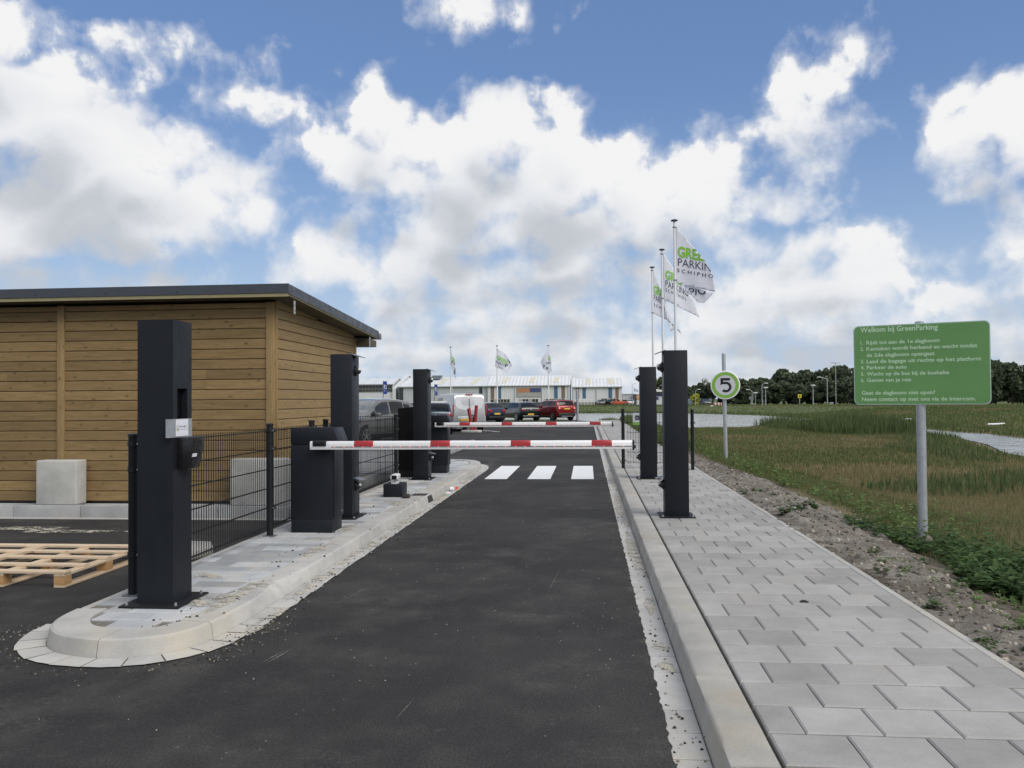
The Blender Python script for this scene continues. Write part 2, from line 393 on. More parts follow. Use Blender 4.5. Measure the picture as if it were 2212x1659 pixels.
def m_coat(name, c, rough=0.40):
    t = NT(name)
    n = t.noise(1.8, 5, 0.6); f = t.noise(420, 2, 0.6); d = t.noise(5.5, 6, 0.7, t.scale(t.obj, (1.5, 1.5, 0.5)))
    col = t.ramp(n, [(0.3, tuple(x*0.88 for x in c)), (0.7, tuple(x*1.12 for x in c))])
    col = t.mix(t.rng(d, 0.60, 0.8, 0.0, 0.06), col, (0.14, 0.135, 0.125))     # dry dust in smears
    t.bump(f, 0.10, 0.0015)
    return t.set(col, t.rng(d, 0.3, 0.75, rough-0.04, rough+0.16), 0.0, 0.22)

MAT = {}
def mats():
    m = MAT
    m['asphalt'] = m_asphalt()
    m['kerb'] = m_concrete('kerb_concrete', (0.33, 0.322, 0.30), (0.48, 0.465, 0.43), (0.43, 0.37, 0.27), 0.65, 0.07)
    m['kerb_sandy'] = m_concrete('sandy_kerb_concrete', (0.36, 0.355, 0.345), (0.50, 0.49, 0.465), (0.50, 0.45, 0.35), 0.65, 0.08)
    m['tile'] = m_concrete('paving_tile', (0.29, 0.285, 0.276), (0.39, 0.384, 0.374), (0.36, 0.335, 0.31), 0.5, 0.14)
    m['brick'] = m_concrete('island_paver', (0.31, 0.33, 0.355), (0.47, 0.475, 0.48), (0.55, 0.50, 0.41), 0.6, 0.26)
    m['gutter'] = m_concrete('gutter_tile', (0.40, 0.395, 0.385), (0.54, 0.53, 0.51), (0.52, 0.47, 0.37), 0.7, 0.09)
    m['block'] = m_concrete('block_concrete', (0.40, 0.40, 0.385), (0.56, 0.56, 0.54), (0.33, 0.32, 0.29), 0.4, 0.0)
    m['platform'] = m_concrete('platform_concrete', (0.31, 0.315, 0.325), (0.42, 0.425, 0.43), (0.3, 0.29, 0.27), 0.3, 0.06)
    t = NT('joint_sand'); m['sand'] = t.set(t.ramp(t.noise(30, 5, 0.7), [(0.3, (0.10, 0.092, 0.08)), (0.7, (0.22, 0.20, 0.17))]), 0.95)
    t = NT('drift_sand'); t.bump(t.noise(60, 4, 0.7), 0.8, 0.01)
    t.set(t.ramp(t.noise(22, 6, 0.7), [(0.3, (0.40, 0.37, 0.31)), (0.7, (0.56, 0.525, 0.45))]), 0.95)
    cover_ = t.rng(t.math('ADD', t.math('MULTIPLY', t.noise(7, 4, 0.6), 0.6), t.math('MULTIPLY', t.noise(48, 4, 0.75), 0.55)), 0.52, 0.66)
    t.l.new(cover_, t.b.inputs['Alpha']); m['drift'] = t.m
    t = NT('tar_joint'); m['pavejoint'] = NT('pavement_joint_sand').set((0.085, 0.08, 0.072), 0.95)
    m['joint'] = t.set((0.03, 0.03, 0.03), 0.9)
    t = NT('road_paint')
    w = t.rng(t.noise(40, 5, 0.7), 0.28, 0.42); w2 = t.rng(t.noise(6, 4, 0.6), 0.6, 0.8, 0.0, 0.18)
    m['paint'] = t.set(t.mix(w2, t.mix(w, (0.28, 0.28, 0.27), (0.76, 0.77, 0.77)), (0.42, 0.41, 0.39)), 0.6)
    m['coat'] = m_coat('anthracite_powder_coat', (0.0125, 0.0150, 0.0205))
    m['coat2'] = m_coat('black_powder_coat', (0.012, 0.013, 0.015), 0.5)
    m['fence'] = m_coat('fence_coating', (0.011, 0.0135, 0.016), 0.45)
    m['cladding'] = m_wood('cladding_board', (0.192, 0.127, 0.055), (0.305, 0.21, 0.10), plank_var=0.20)
    m['cladside'] = m_wood('side_cladding_board', (0.245, 0.166, 0.077), (0.35, 0.25, 0.124), axis=(0, 1, 0), plank_var=0.10)
    m['batten'] = m_wood('batten_wood', (0.235, 0.157, 0.07), (0.345, 0.24, 0.115), axis=(0, 0, 1))
    m['soffit'] = m_wood('shaded_soffit_wood', (0.085, 0.075, 0.045), (0.14, 0.12, 0.075))  # shade under the roof overhang is painted into this darker wood
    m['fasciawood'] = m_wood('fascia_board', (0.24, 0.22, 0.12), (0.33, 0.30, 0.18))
    m['pallet'] = m_wood('pallet_wood', (0.50, 0.385, 0.265), (0.70, 0.565, 0.42), knot=(0.2, 0.1, 0.04), plank_var=0.16)
    m['palletY'] = m_wood('pallet_wood_lengthways', (0.48, 0.36, 0.235), (0.66, 0.525, 0.375), knot=(0.2, 0.1, 0.04), axis=(0, 1, 0), plank_var=0.16)
    m['palletblock'] = m_wood('pallet_block', (0.34, 0.19, 0.08), (0.5, 0.31, 0.15), knot=(0.1, 0.05, 0.02), plank_var=0.25)
    m['trim'] = simple('roof_trim_metal', (0.045, 0.052, 0.068), 0.42, 0.0, 0.12, 3)
    m['rooffelt'] = simple('roof_felt', (0.03, 0.03, 0.033), 0.9, 0, 0.2, 8, 0.3)
    m['galv'] = simple('galvanised_steel', (0.42, 0.45, 0.48), 0.42, 0.55, 0.16, 14)
    m['galvdark'] = simple('grey_steel', (0.22, 0.24, 0.26), 0.4, 0.6, 0.15, 10)
    m['bolt'] = simple('bolt_steel', (0.6, 0.6, 0.6), 0.3, 0.9, 0.1, 20)
    m['white'] = simple('white_paint', (0.80, 0.80, 0.81), 0.35, 0, 0.05, 3)
    m['boom'] = simple('boom_white', (0.78, 0.785, 0.80), 0.3, 0, 0.05, 2)
    m['boomred'] = simple('boom_red', (0.36, 0.022, 0.028), 0.45, 0, 0.16, 5)
    m['led'] = emit('red_led', (1.0, 0.12, 0.10), 2.2)
    m['rubber'] = simple('black_rubber', (0.012, 0.012, 0.013), 0.7, 0, 0.2, 12)
    m['plastic'] = simple('black_plastic', (0.012, 0.012, 0.014), 0.3, 0, 0.15, 8)
    m['void'] = simple('dark_recess', (0.004, 0.004, 0.005), 0.25, 0, 0.1, 8)
    m['dome'] = simple('smoked_dome', (0.03, 0.03, 0.035), 0.05, 0, 0.1, 8)
    m['greywhite'] = simple('pale_grey_plastic', (0.62, 0.63, 0.64), 0.4, 0, 0.06, 6)
    m['pole'] = simple('flagpole_lacquer', (0.72, 0.73, 0.76), 0.28, 0, 0.05, 2)
    t = NT('flag_cloth'); f = t.noise(500, 2); t.bump(f, 0.1, 0.001)
    t.set(t.ramp(t.noise(3, 4), [(0.3, (0.87, 0.88, 0.95)), (0.7, (0.92, 0.93, 0.97))]), 0.8); m['flag'] = translucent(t, 0.5)
    m['flaggreen'] = simple('flag_green_print', (0.20, 0.50, 0.045), 0.7, 0, 0.08, 6)
    m['flagblue'] = simple('flag_navy_print', (0.025, 0.03, 0.055), 0.7, 0, 0.08, 6)
    m['signgreen'] = simple('sign_green', (0.135, 0.305, 0.10), 0.35, 0, 0.08, 2.5)
    m['signtext'] = simple('sign_pale_lettering', (0.52, 0.72, 0.50), 0.4, 0, 0.05, 5)
    m['signedge'] = simple('sign_pale_edge', (0.45, 0.60, 0.52), 0.35, 0.2, 0.05, 5)
    m['ringgreen'] = simple('ring_green', (0.20, 0.42, 0.07), 0.4, 0, 0.06, 5)
    m['signwhite'] = simple('sign_white', (0.55, 0.57, 0.62), 0.35, 0, 0.04, 5)
    m['ink'] = simple('black_lettering', (0.01, 0.01, 0.012), 0.5, 0, 0.1, 6)
    m['paper'] = simple('paper', (0.72, 0.74, 0.80), 0.7, 0, 0.03, 9)
    m['violet'] = simple('violet_print', (0.11, 0.085, 0.25), 0.7, 0, 0.05, 9)
    m['yellowish'] = simple('olive_print', (0.33, 0.33, 0.12), 0.7, 0, 0.05, 9)
    m['redpost'] = simple('red_post_paint', (0.27, 0.022, 0.028), 0.45, 0, 0.12, 5)
    m['iron'] = simple('cast_iron', (0.05, 0.042, 0.035), 0.7, 0.3, 0.3, 20, 0.4)
mats()

def text_geo(txt, size=1.0, bold=0.0, res=2):
    """flat lettering as (verts2d, faces), baseline at y=0, starting at x=0"""
    cu = bpy.data.curves.new('t', 'FONT'); cu.body = txt; cu.size = size; cu.offset = bold
    cu.resolution_u = res; cu.fill_mode = 'FRONT'
    o = bpy.data.objects.new('t', cu); COL.objects.link(o)
    me = bpy.data.meshes.new_from_object(o)
    v = [(p.co.x, p.co.y) for p in me.vertices]; f = [tuple(q.vertices) for q in me.polygons]
    COL.objects.unlink(o); bpy.data.objects.remove(o); bpy.data.meshes.remove(me); bpy.data.curves.remove(cu)
    return v, f

def fit_text(txt, w, h, bold=0.0, res=2):
    """lettering scaled to width w, capital height h"""
    v, f = text_geo(txt, 1.0, bold, res)
    xs = [p[0] for p in v]; hh = max(p[1] for p in text_geo('H', 1.0, bold, 1)[0])
    sx = w/(max(xs)-min(xs)); x0 = min(xs); sy = h/hh
    return [((p[0]-x0)*sx, p[1]*sy) for p in v], f

# ------------------------------------------------------------------ terrain
NEARB = [(-90,94),(-40,91),(-2,88.7),(2,76),(5,63.5),(7.5,59.4),(9.7,59.9),(11.5,62.2),(13.7,67.7),(17.8,75.3),(20.3,72),(20.7,62),(20.2,53),(19.2,45.5),(17.5,38.2),(15.5,32.5),(15.2,30),(16,22),(17.5,8),(18,-30)]
FARB = [(26,-30),(24,8),(22.6,30),(21.7,43.6),(22.5,49.6),(21.9,53),(22.6,62),(23,74),(23,80),(22.5,88),(21.4,104),(18.5,113),(15.3,121),(10,126),(0,129),(-90,131)]
POND = np.array(NEARB + FARB, float); NEDGE = len(NEARB)

def pond_dist(x, y):
    """signed distance to the water's edge (negative over water) and whether the nearest bank is the far one"""
    x = np.asarray(x, float); y = np.asarray(y, float)
    best = np.full(x.shape, 1e9); far = np.zeros(x.shape, bool); ins = np.zeros(x.shape, bool)
    n = len(POND)
    for i in range(n):
        x0, y0 = POND[i]; x1, y1 = POND[(i+1) % n]; dx, dy = x1-x0, y1-y0
        t = np.clip(((x-x0)*dx+(y-y0)*dy)/(dx*dx+dy*dy), 0, 1)
        d = np.hypot(x-x0-t*dx, y-y0-t*dy); k = d < best
        best = np.where(k, d, best); far = np.where(k, (i >= NEDGE-1) and (i < n-1), far)
        c = ((y0 > y) != (y1 > y)) & (x < (x1-x0)*(y-y0)/((y1-y0) if y1 != y0 else 1e-9)+x0)
        ins ^= c
    return np.where(ins, -best, best), far

def vnoise(x, y, s, seed=0):
    """smooth value noise"""
    x = np.asarray(x)/s; y = np.asarray(y)/s
    xi = np.floor(x).astype(int); yi = np.floor(y).astype(int); fx = x-xi; fy = y-yi
    fx = fx*fx*(3-2*fx); fy = fy*fy*(3-2*fy)
    def h(a, b):
        q = np.sin(a*127.1+b*311.7+seed*74.7)*43758.5453; return q-np.floor(q)
    return (h(xi, yi)*(1-fx)+h(xi+1, yi)*fx)*(1-fy)+(h(xi, yi+1)*(1-fx)+h(xi+1, yi+1)*fx)*fy

PAVE_R = 2.28      # right edge of the pavement
SOIL_EDGE = lambda y: np.interp(y, [2, 6.5, 7.4, 8.9, 11, 13.5, 16.5, 22, 40], [3.3, 3.4, 3.5, 3.7, 4.05, 4.3, 4.0, 3.2, 2.6])

def height(x, y):
    x = np.asarray(x, float); y = np.asarray(y, float)
    s, far = pond_dist(x, y)
    near_h = np.interp(s, [-8, -2, 0, 1.0, 4, 30, 50], [-1.4, -0.9, -0.52, -0.44, -0.38, -0.12, -0.02])
    far_h = np.interp(s, [-8, -2, 0, 1.5, 13, 40, 75, 400], [-1.4, -0.9, -0.52, -0.36, 0.42, 0.38, 0.10, 0.10])
    h = np.where(far, far_h, near_h) + (vnoise(x, y, 3.0)-0.5)*0.07*np.clip(s, 0, 1)
    # the verge beside the pavement is a low bank of soil
    k = np.clip((x-PAVE_R)/2.4, 0, 1); v = (y < 62)
    bank = 0.105*(1-k) + 0.05*np.sin(np.clip((x-PAVE_R)/1.5, 0, 1)*math.pi)
    h = np.where(v & (x >= PAVE_R) & (x < PAVE_R+2.4), h*k+bank*(1-0*k)*(1-k*0.0), h)
    # below the paving and the car park
    flat = ((x < PAVE_R-0.01) & (y < 61.0)) | ((x < -0.3) & (y < 66.5))
    h = np.where(flat, -0.08, h)
    return h

def grid_mesh(name, xs, ys, fn, mat, kind):
    X, Y = np.meshgrid(xs, ys); Z = fn(X.ravel(), Y.ravel())
    v = np.stack([X.ravel(), Y.ravel(), Z], 1); nx, ny = len(xs), len(ys)
    i = np.arange(nx*ny).reshape(ny, nx)
    f = np.stack([i[:-1, :-1].ravel(), i[:-1, 1:].ravel(), i[1:, 1:].ravel(), i[1:, :-1].ravel()], 1)
    me = bpy.data.meshes.new(name); me.from_pydata(v.tolist(), [], f.tolist())
    me.polygons.foreach_set('use_smooth', [True]*len(f)); me.update()
    o = link_mesh(name, me, mat); o['kind'] = kind; return o

def m_ground():
    t = NT('meadow_ground')
    n = t.noise(0.22, 5, 0.6); n2 = t.noise(1.4, 6, 0.65); f = t.noise(14, 5, 0.7)
    brown = t.ramp(f, [(0.3, (0.115, 0.095, 0.048)), (0.7, (0.19, 0.155, 0.085))])
    green = t.ramp(f, [(0.3, (0.070, 0.092, 0.036)), (0.7, (0.12, 0.145, 0.06))])
    x = t.sep(t.obj)
    farg = t.rng(x[1], 62, 72)                                        # the far bank is greener
    c = t.mix(t.math('MAXIMUM', t.rng(t.mix(0.5, n, n2), 0.5, 0.6), farg), brown, green)
    # bare soil verge beside the paving
    wob = t.math('MULTIPLY', t.math('SUBTRACT', t.noise(1.1, 6, 0.7), 0.5), 2.2)
    xs = t.math('ADD', x[0], wob)
    soil = t.math('MULTIPLY', t.rng(xs, 3.5, 4.2, 1, 0), t.rng(x[1], 26, 34, 1, 0))
    clod = t.noise(9, 7, 0.72); s2 = t.noise(1.9, 5, 0.6, t.addv(t.obj, (4, 4, 0)))
    sc = t.ramp(clod, [(0.28, (0.045, 0.036, 0.028)), (0.5, (0.135, 0.115, 0.09)), (0.75, (0.27, 0.245, 0.2))])
    sc = t.mix(t.rng(s2, 0.42, 0.62, 0.0, 0.65), sc, (0.06, 0.048, 0.036))
    c = t.mix(soil, c, sc)
    t.bump(t.mix(0.5, clod, f), 0.8, 0.05)
    return t.set(c, 0.95, 0, 0.2)
MAT['ground'] = m_ground()

def axis_lines(*segs):
    out = []
    for a, b, st in segs: out.extend(np.arange(a, b-1e-6, st).tolist())
    out.append(segs[-1][1]); return sorted(set(round(v, 4) for v in out))

XS = axis_lines((-3000, -300, 300), (-300, -90, 30), (-90, -6, 6), (-6, 2.2, 1.37), (2.2, 2.28, 0.07), (2.28, 5, 0.16), (5, 30, 0.8), (30, 90, 5), (90, 300, 30), (300, 3000, 300))
YS = axis_lines((-300, -30, 30), (-30, 2, 4), (2, 26, 0.2), (26, 60, 0.8), (60, 136, 1.2), (136, 260, 6), (260, 600, 40), (600, 4200, 400))
grid_mesh('ground', XS, YS, height, MAT['ground'], 'structure')

# finely broken soil on the verge, right beside the paving
def soil_fn(x, y):
    e = SOIL_EDGE(y); fade = np.clip((e-x)/0.5, 0, 1)
    b = vnoise(x, y, 0.8, 1)*0.05 + vnoise(x, y, 0.21, 2)**2*0.045 + vnoise(x, y, 0.09, 3)**2*0.04
    k = np.clip((x-PAVE_R)/0.25, 0, 1)
    return height(np.maximum(x, PAVE_R+0.001), y) - 0.03 + (b*1.1+0.006)*fade*(0.25+0.75*k) - 0.10*(1-fade)
def m_soil():
    t = NT('soil'); n = t.noise(3.2, 8, 0.74); n2 = t.noise(0.8, 5, 0.6); f = t.noise(42, 5, 0.75)
    c = t.ramp(t.mix(0.45, n, f), [(0.36, (0.045, 0.039, 0.034)), (0.48, (0.165, 0.150, 0.130)), (0.64, (0.33, 0.31, 0.275))])
    c = t.mix(t.rng(n2, 0.5, 0.66, 0.0, 0.7), c, (0.085, 0.068, 0.052))
    t.bump(t.mix(0.5, f, n), 0.9, 0.02)
    return t.set(c, 0.95, 0, 0.15)
MAT['soil'] = m_soil()
grid_mesh('soil_verge', axis_lines((PAVE_R, 4.9, 0.035)), axis_lines((2.5, 14, 0.045), (14, 26, 0.09)), soil_fn, MAT['soil'], 'structure')

def m_water():
    t = NT('pond_water')
    v = t.scale(t.obj, (1.0, 0.35, 1.0))
    h = t.math('ADD', t.noise(1.6, 4, 0.6, v), t.math('MULTIPLY', t.noise(0.25, 3, 0.5), 0.8))
    t.bump(h, 0.5, 0.4)
    return t.set((0.36, 0.365, 0.36), 0.12, 0, 0.5, IOR=1.33)
wm = MB(); wm.v = [(x, y, -0.5) for x, y in POND]; wm.f = [tuple(range(len(POND)))]; wm.mi = [0]
wo = wm.build('pond_water', m_water(), kind='structure')
bm = bmesh.new(); bm.from_mesh(wo.data); bmesh.ops.triangulate(bm, faces=bm.faces)
for f in bm.faces:
    if f.normal.z < 0: f.normal_flip()
bm.to_mesh(wo.data); bm.free()

# ------------------------------------------------------------------ asphalt, markings, gutters
def ragged(a, b, n, amp, seed):
    rr = random.Random(seed); out = []
    for i in range(n+1):
        t = i/n; out.append((a[0]+(b[0]-a[0])*t+rr.uniform(-amp, amp), a[1]+(b[1]-a[1])*t))
    return out
edge = ragged((0.372, -12), (0.372, 60.4), 1400, 0.008, 3)
road = MB()
poly = edge + [(0.37, 60.6), (-0.9, 66.0), (-60, 66.0), (-60, -12)]
road.v = [(x, y, 0.0) for x, y in poly]; road.f = [tuple(range(len(poly)))]; road.mi = [0]
ro = road.build('asphalt_road', MAT['asphalt'], kind='structure', recalc=False)
bm = bmesh.new(); bm.from_mesh(ro.data); bmesh.ops.triangulate(bm, faces=bm.faces); bm.to_mesh(ro.data); bm.free()

def sheet(name, poly, z, mat):
    m = MB(); m.v = [(x, y, z) for x, y in poly]; m.f = [tuple(range(len(poly)))]; m.mi = [0]
    return m.build(name, mat, kind='structure', recalc=False)
zb = MB()
for x0, x1 in ((-2.12, -1.66), (-1.24, -0.77), (-0.35, 0.11)):
    zb.quad((x0, 16.88, 0.004), (x1, 16.88, 0.004), (x1, 20.24, 0.004), (x0, 20.24, 0.004))
zb.build('zebra_crossing', MAT['paint'], kind='structure', recalc=False)
pl = MB()
for (x0, y0, x1, y1) in ((-5.79, 44.7, -4.5, 42.2), (-7.6, 47.9, -6.3, 46.0), (-7.2, 56, -5.9, 53.2), (-6.8, 62, -5.8, 59.6)):
    d = Vector((x1-x0, y1-y0, 0)).normalized(); n = Vector((-d.y, d.x, 0))*0.07
    pl.quad((x0-n.x, y0-n.y, .004), (x1-n.x, y1-n.y, .004), (x1+n.x, y1+n.y, .004), (x0+n.x, y0+n.y, .004))
pl.build('parking_lines', MAT['paint'], kind='structure', recalc=False)

def tile_box(m, x0, x1, y0, y1, z, c=0.008, depth=0.03, tilt=0.0, rr=random):
    a = [rr.uniform(-tilt, tilt) for _ in range(4)]
    vs = [(x0, y0, z-depth), (x1, y0, z-depth), (x1, y1, z-depth), (x0, y1, z-depth),
          (x0, y0, z-c*0.7+a[0]), (x1, y0, z-c*0.7+a[1]), (x1, y1, z-c*0.7+a[2]), (x0, y1, z-c*0.7+a[3]),
          (x0+c, y0+c, z+a[0]), (x1-c, y0+c, z+a[1]), (x1-c, y1-c, z+a[2]), (x0+c, y1-c, z+a[3])]
    fs = [(8, 9, 10, 11)]
    for i in range(4):
        j = (i+1) % 4; fs += [(i, j, 4+j, 4+i), (4+i, 4+j, 8+j, 8+i)]
    m.add(vs, fs)

# gutter of pale concrete tiles beside the right kerb
sheet('gutter_bed', [(0.30, -12), (0.56, -12), (0.56, 60.5), (0.30, 60.5)], -0.02, MAT['joint'])
g = MB(); rr = random.Random(5); y = -4.0
while y < 60:
    tile_box(g, 0.335, 0.532, y+0.003, y+0.297, -0.004, 0.004, 0.02, 0.002, rr); y += 0.30
g.build('gutter', MAT['gutter'], kind='structure', recalc=False)

# right kerb: concrete kerbstones
k = MB(); y = 4.54-1.09*7
prof = [(0.535, -0.03), (0.558, 0.098), (0.566, 0.113), (0.582, 0.12), (0.765, 0.12), (0.765, -0.03)]
rk = random.Random(51)
def kerbstone(m, y0, y1):
    st = [0, .012, .04]+[.04+(y1-y0-.08)*i/9 for i in range(1, 9)]+[y1-y0-.04, y1-y0-.012, y1-y0]
    n = len(prof); vs = []
    for i, s_ in enumerate(st):
        end = 1.0 if s_ < .03 or s_ > y1-y0-.03 else .25
        for c_, (x_, z_) in enumerate(prof):
            j = rk.random()**3*.016*end if c_ in (1, 2, 3) else 0.0
            vs.append((x_+j, y0+s_, z_-j*.8+(rk.uniform(-.0012, .0012) if c_ in (2, 3, 4) else 0)))
    fs = [(r*n+c_, r*n+c_+1, r*n+n+c_+1, r*n+n+c_) for r in range(len(st)-1) for c_ in range(n-1)]
    fs += [tuple(range(n)), tuple((len(st)-1)*n+c_ for c_ in range(n-1, -1, -1))]
    m.add(vs, fs)
while y < 60:
    kerbstone(k, y+0.003, y+1.087); y += 1.09
k.build('kerb', MAT['kerb'], kind='structure', smooth=True, angle=40)

# pavement: square tiles laid in half bond
sheet('pavement_bed', [(0.74, -12), (2.30, -12), (2.30, 60.8), (0.74, 60.8)], 0.094, MAT['pavejoint'])
p = MB(); rr = random.Random(9); T = 0.338; row = 0; y = 4.155-T*24
while y < 60.4:
    off = 0.0 if row % 2 == 0 else -T/2
    xx = 0.787+off
    while xx < 2.275:
        a, b = max(xx, 0.787), min(xx+T, 2.285)
        if b-a > 0.05: tile_box(p, a+0.0028, b-0.0028, y+0.0078, y+T-0.0078, 0.119, 0.009, 0.03, 0.0018, rr)
        xx += T
    y += T; row += 1
p.build('pavement', MAT['tile'], kind='structure', recalc=False)
# narrow edging band and spilt sand at the outer edge of the pavement
e = MB(); y = -4
while y < 60:
    tile_box(e, 2.288, 2.345, y+0.003, y+0.997, 0.116, 0.006, 0.16, 0.002, rr); y += 1.0
e.build('pavement_edging', MAT['kerb_sandy'], kind='structure', recalc=False)

# ------------------------------------------------------------------ traffic island on the left
def smooth_path(pts, n=6):
    P = [Vector((*q, 0)) for q in pts]; out = []
    for i in range(len(P)-1):
        a = P[max(i-1, 0)]; b = P[i]; c = P[i+1]; d = P[min(i+2, len(P)-1)]
        for s in range(n):
            t = s/n; out.append(0.5*((2*b)+(c-a)*t+(2*a-5*b+4*c-d)*t*t+(3*b-a-3*c+d)*t**3))
    out.append(P[-1]); return out
NOSE = [(-3.76, 5.75), (-3.73, 5.50), (-3.62, 5.26), (-3.42, 5.08), (-3.10, 4.99), (-2.84, 5.03), (-2.64, 5.18), (-2.54, 5.45), (-2.505, 5.9)]
TAIL = [(-2.50, 18.6), (-2.52, 19.4), (-2.60, 20.1), (-2.78, 20.6), (-3.06, 20.9), (-3.4, 21.02), (-3.75, 21.02)]
path = smooth_path(NOSE, 6)
yy = 6.1
while yy < 7.5: path.append(Vector((-2.5, yy, 0))); yy += 0.07
while yy < 18.2: path.append(Vector((-2.5, yy, 0))); yy += 0.5
path += smooth_path(TAIL, 6)
def inward(path):
    out = []
    for i in range(len(path)):
        a = path[max(i-1, 0)]; b = path[min(i+1, len(path)-1)]; d = (b-a).normalized(); out.append(Vector((-d.y, d.x, 0)))
    return out
nrm = inward(path)
PROF = [(0.0, -0.02), (0.020, 0.092), (0.028, 0.110), (0.046, 0.12), (0.265, 0.12), (0.268, 0.05)]
def kerb_strip(name, i0s, mat):
    m = MB()
    for (i0, i1) in i0s:
        vs = []; n = len(PROF)
        for i in range(i0, i1+1):
            sh = 0.0
            q = path[i]+nrm[i]*0
            if i == i0 or i == i1:
                d = (path[min(i+1, len(path)-1)]-path[max(i-1, 0)]).normalized()*0.003*(1 if i == i0 else -1); q = q+d
            # the kerb is chipped and broken away along one stretch
            ch = max(0.0, 1-abs(q.y-6.78)/0.52) if q.x > -2.6 else 0.0
            jit = random.Random(i*7).uniform(0.6, 1.25)
            for c_, (o, z) in enumerate(PROF):
                if ch > 0 and c_ in (1, 2, 3): o = o+ch*jit*(0.03, 0.09, 0.115)[c_-1]*random.Random(i*13+c_).uniform(.5, 1.3); z = z-ch*jit*(0.07, 0.045, 0.016)[c_-1]
                w = q+nrm[i]*o; vs.append((w.x, w.y, z))
        fs = []
        for r in range(i1-i0):
            for c in range(n-1):
                a = r*n+c; fs.append((a, a+1, a+n+1, a+n))
        fs += [tuple(range(n)), tuple((i1-i0)*n+c for c in range(n-1, -1, -1))]
        m.add(vs, fs)
    return m.build(name, mat, kind='structure', smooth=True, angle=24)
cuts = [0, 24, 42]
i = 72
while i < len(path)-14: cuts.append(i); i += 2
cuts += [len(path)-1]
cuts = sorted(set(cuts))
kerb_strip('island_kerb', list(zip(cuts[:-1], cuts[1:])), MAT['kerb_sandy'])
inner = [p+n*0.262 for p, n in zip(path, nrm)]
poly = [(p.x, p.y) for p in inner]+[(-3.66, 20.9), (-3.66, 5.7)]
m = MB(); m.v = [(x, y, 0.104) for x, y in poly]; m.f = [tuple(range(len(poly)))]; m.mi = [0]
m.build('island_bed', MAT['sand'], kind='structure', recalc=False)
# retaining edge at the fence side of the island
e = MB(); y = 5.8
while y < 20.9:
    tile_box(e, -3.72, -3.663, y+0.003, min(y+0.997, 20.9), 0.112, 0.006, 0.14, 0.002, rr); y += 1.0
e.build('island_edging', MAT['kerb_sandy'], kind='structure', recalc=False)
# pavers of the island, rows across
def inner_right(y):
    best = None
    for a, b in zip(inner[:-1], inner[1:]):
        if (a.y-y)*(b.y-y) <= 0 and a.y != b.y:
            t = (y-a.y)/(b.y-a.y); x = a.x+(b.x-a.x)*t
            best = x if best is None else max(best, x)
    return best
def inner_left(y):
    if y >= 5.72: return -3.66
    xs = []
    for a, b in zip(inner[:-1], inner[1:]):
        if (a.y-y)*(b.y-y) <= 0 and a.y != b.y:
            t = (y-a.y)/(b.y-a.y); xs.append(a.x+(b.x-a.x)*t)
    return min(xs) if xs else None
p = MB(); rr = random.Random(21); y = 5.27; row = 0; TW, TL = 0.205, 0.41
while y < 20.7:
    a = inner_left(y+0.02); b = inner_right(y+0.02); a2 = inner_left(y+TW-0.02); b2 = inner_right(y+TW-0.02)
    if None not in (a, b, a2, b2):
        lo = max(a, a2)+0.004; hi = min(b, b2)-0.01
        xx = -3.66-(row % 2)*TL*0.5-(row % 3)*0.03
        while xx < hi:
            q0, q1 = max(xx, lo), min(xx+TL, hi)
            if q1-q0 > 0.04: tile_box(p, q0+0.004, q1-0.004, y+0.0042, y+TW-0.0042, 0.1175, 0.006, 0.02, 0.0028, rr)
            xx += TL
    y += TW; row += 1
p.build('island_paving', MAT['brick'], kind='structure', recalc=False)
# gutter tiles around the foot of the island
gt = MB(); rr = random.Random(33); acc = 0; last = 0
bed = MB()
for i in range(len(path)-1):
    a0, a1 = path[i]-nrm[i]*0.0, path[i+1]-nrm[i+1]*0.0
    b0, b1 = path[i]-nrm[i]*0.165, path[i+1]-nrm[i+1]*0.165
    bed.quad((a0.x, a0.y, 0.004), (b0.x, b0.y, 0.004), (b1.x, b1.y, 0.004), (a1.x, a1.y, 0.004))
bed.build('island_gutter_bed', MAT['sand'], kind='structure', recalc=False)
def at_len(s):
    acc = 0
    for i in range(len(path)-1):
        L = (path[i+1]-path[i]).length
        if acc+L >= s:
            t = (s-acc)/L; return path[i].lerp(path[i+1], t), nrm[i].lerp(nrm[i+1], t).normalized()
        acc += L
    return path[-1], nrm[-1]
TOT = sum((path[i+1]-path[i]).length for i in range(len(path)-1)); s = 0
while s < TOT-0.3:
    w = 0.19 if s < 2.4 else 0.30
    vs = []
    for ss in (s+0.004, s+w/2, s+w-0.004):
        q, n = at_len(ss)
        for o in (0.0, 0.178+rr.uniform(-0.012, 0.008)):
            vs.append((q.x-n.x*o, q.y-n.y*o, 0.0075+rr.uniform(0, 0.003)))
    gt.add(vs, [(0, 1, 3, 2), (2, 3, 5, 4)]); s += w
gt.build('island_gutter', MAT['gutter'], kind='structure', recalc=False)

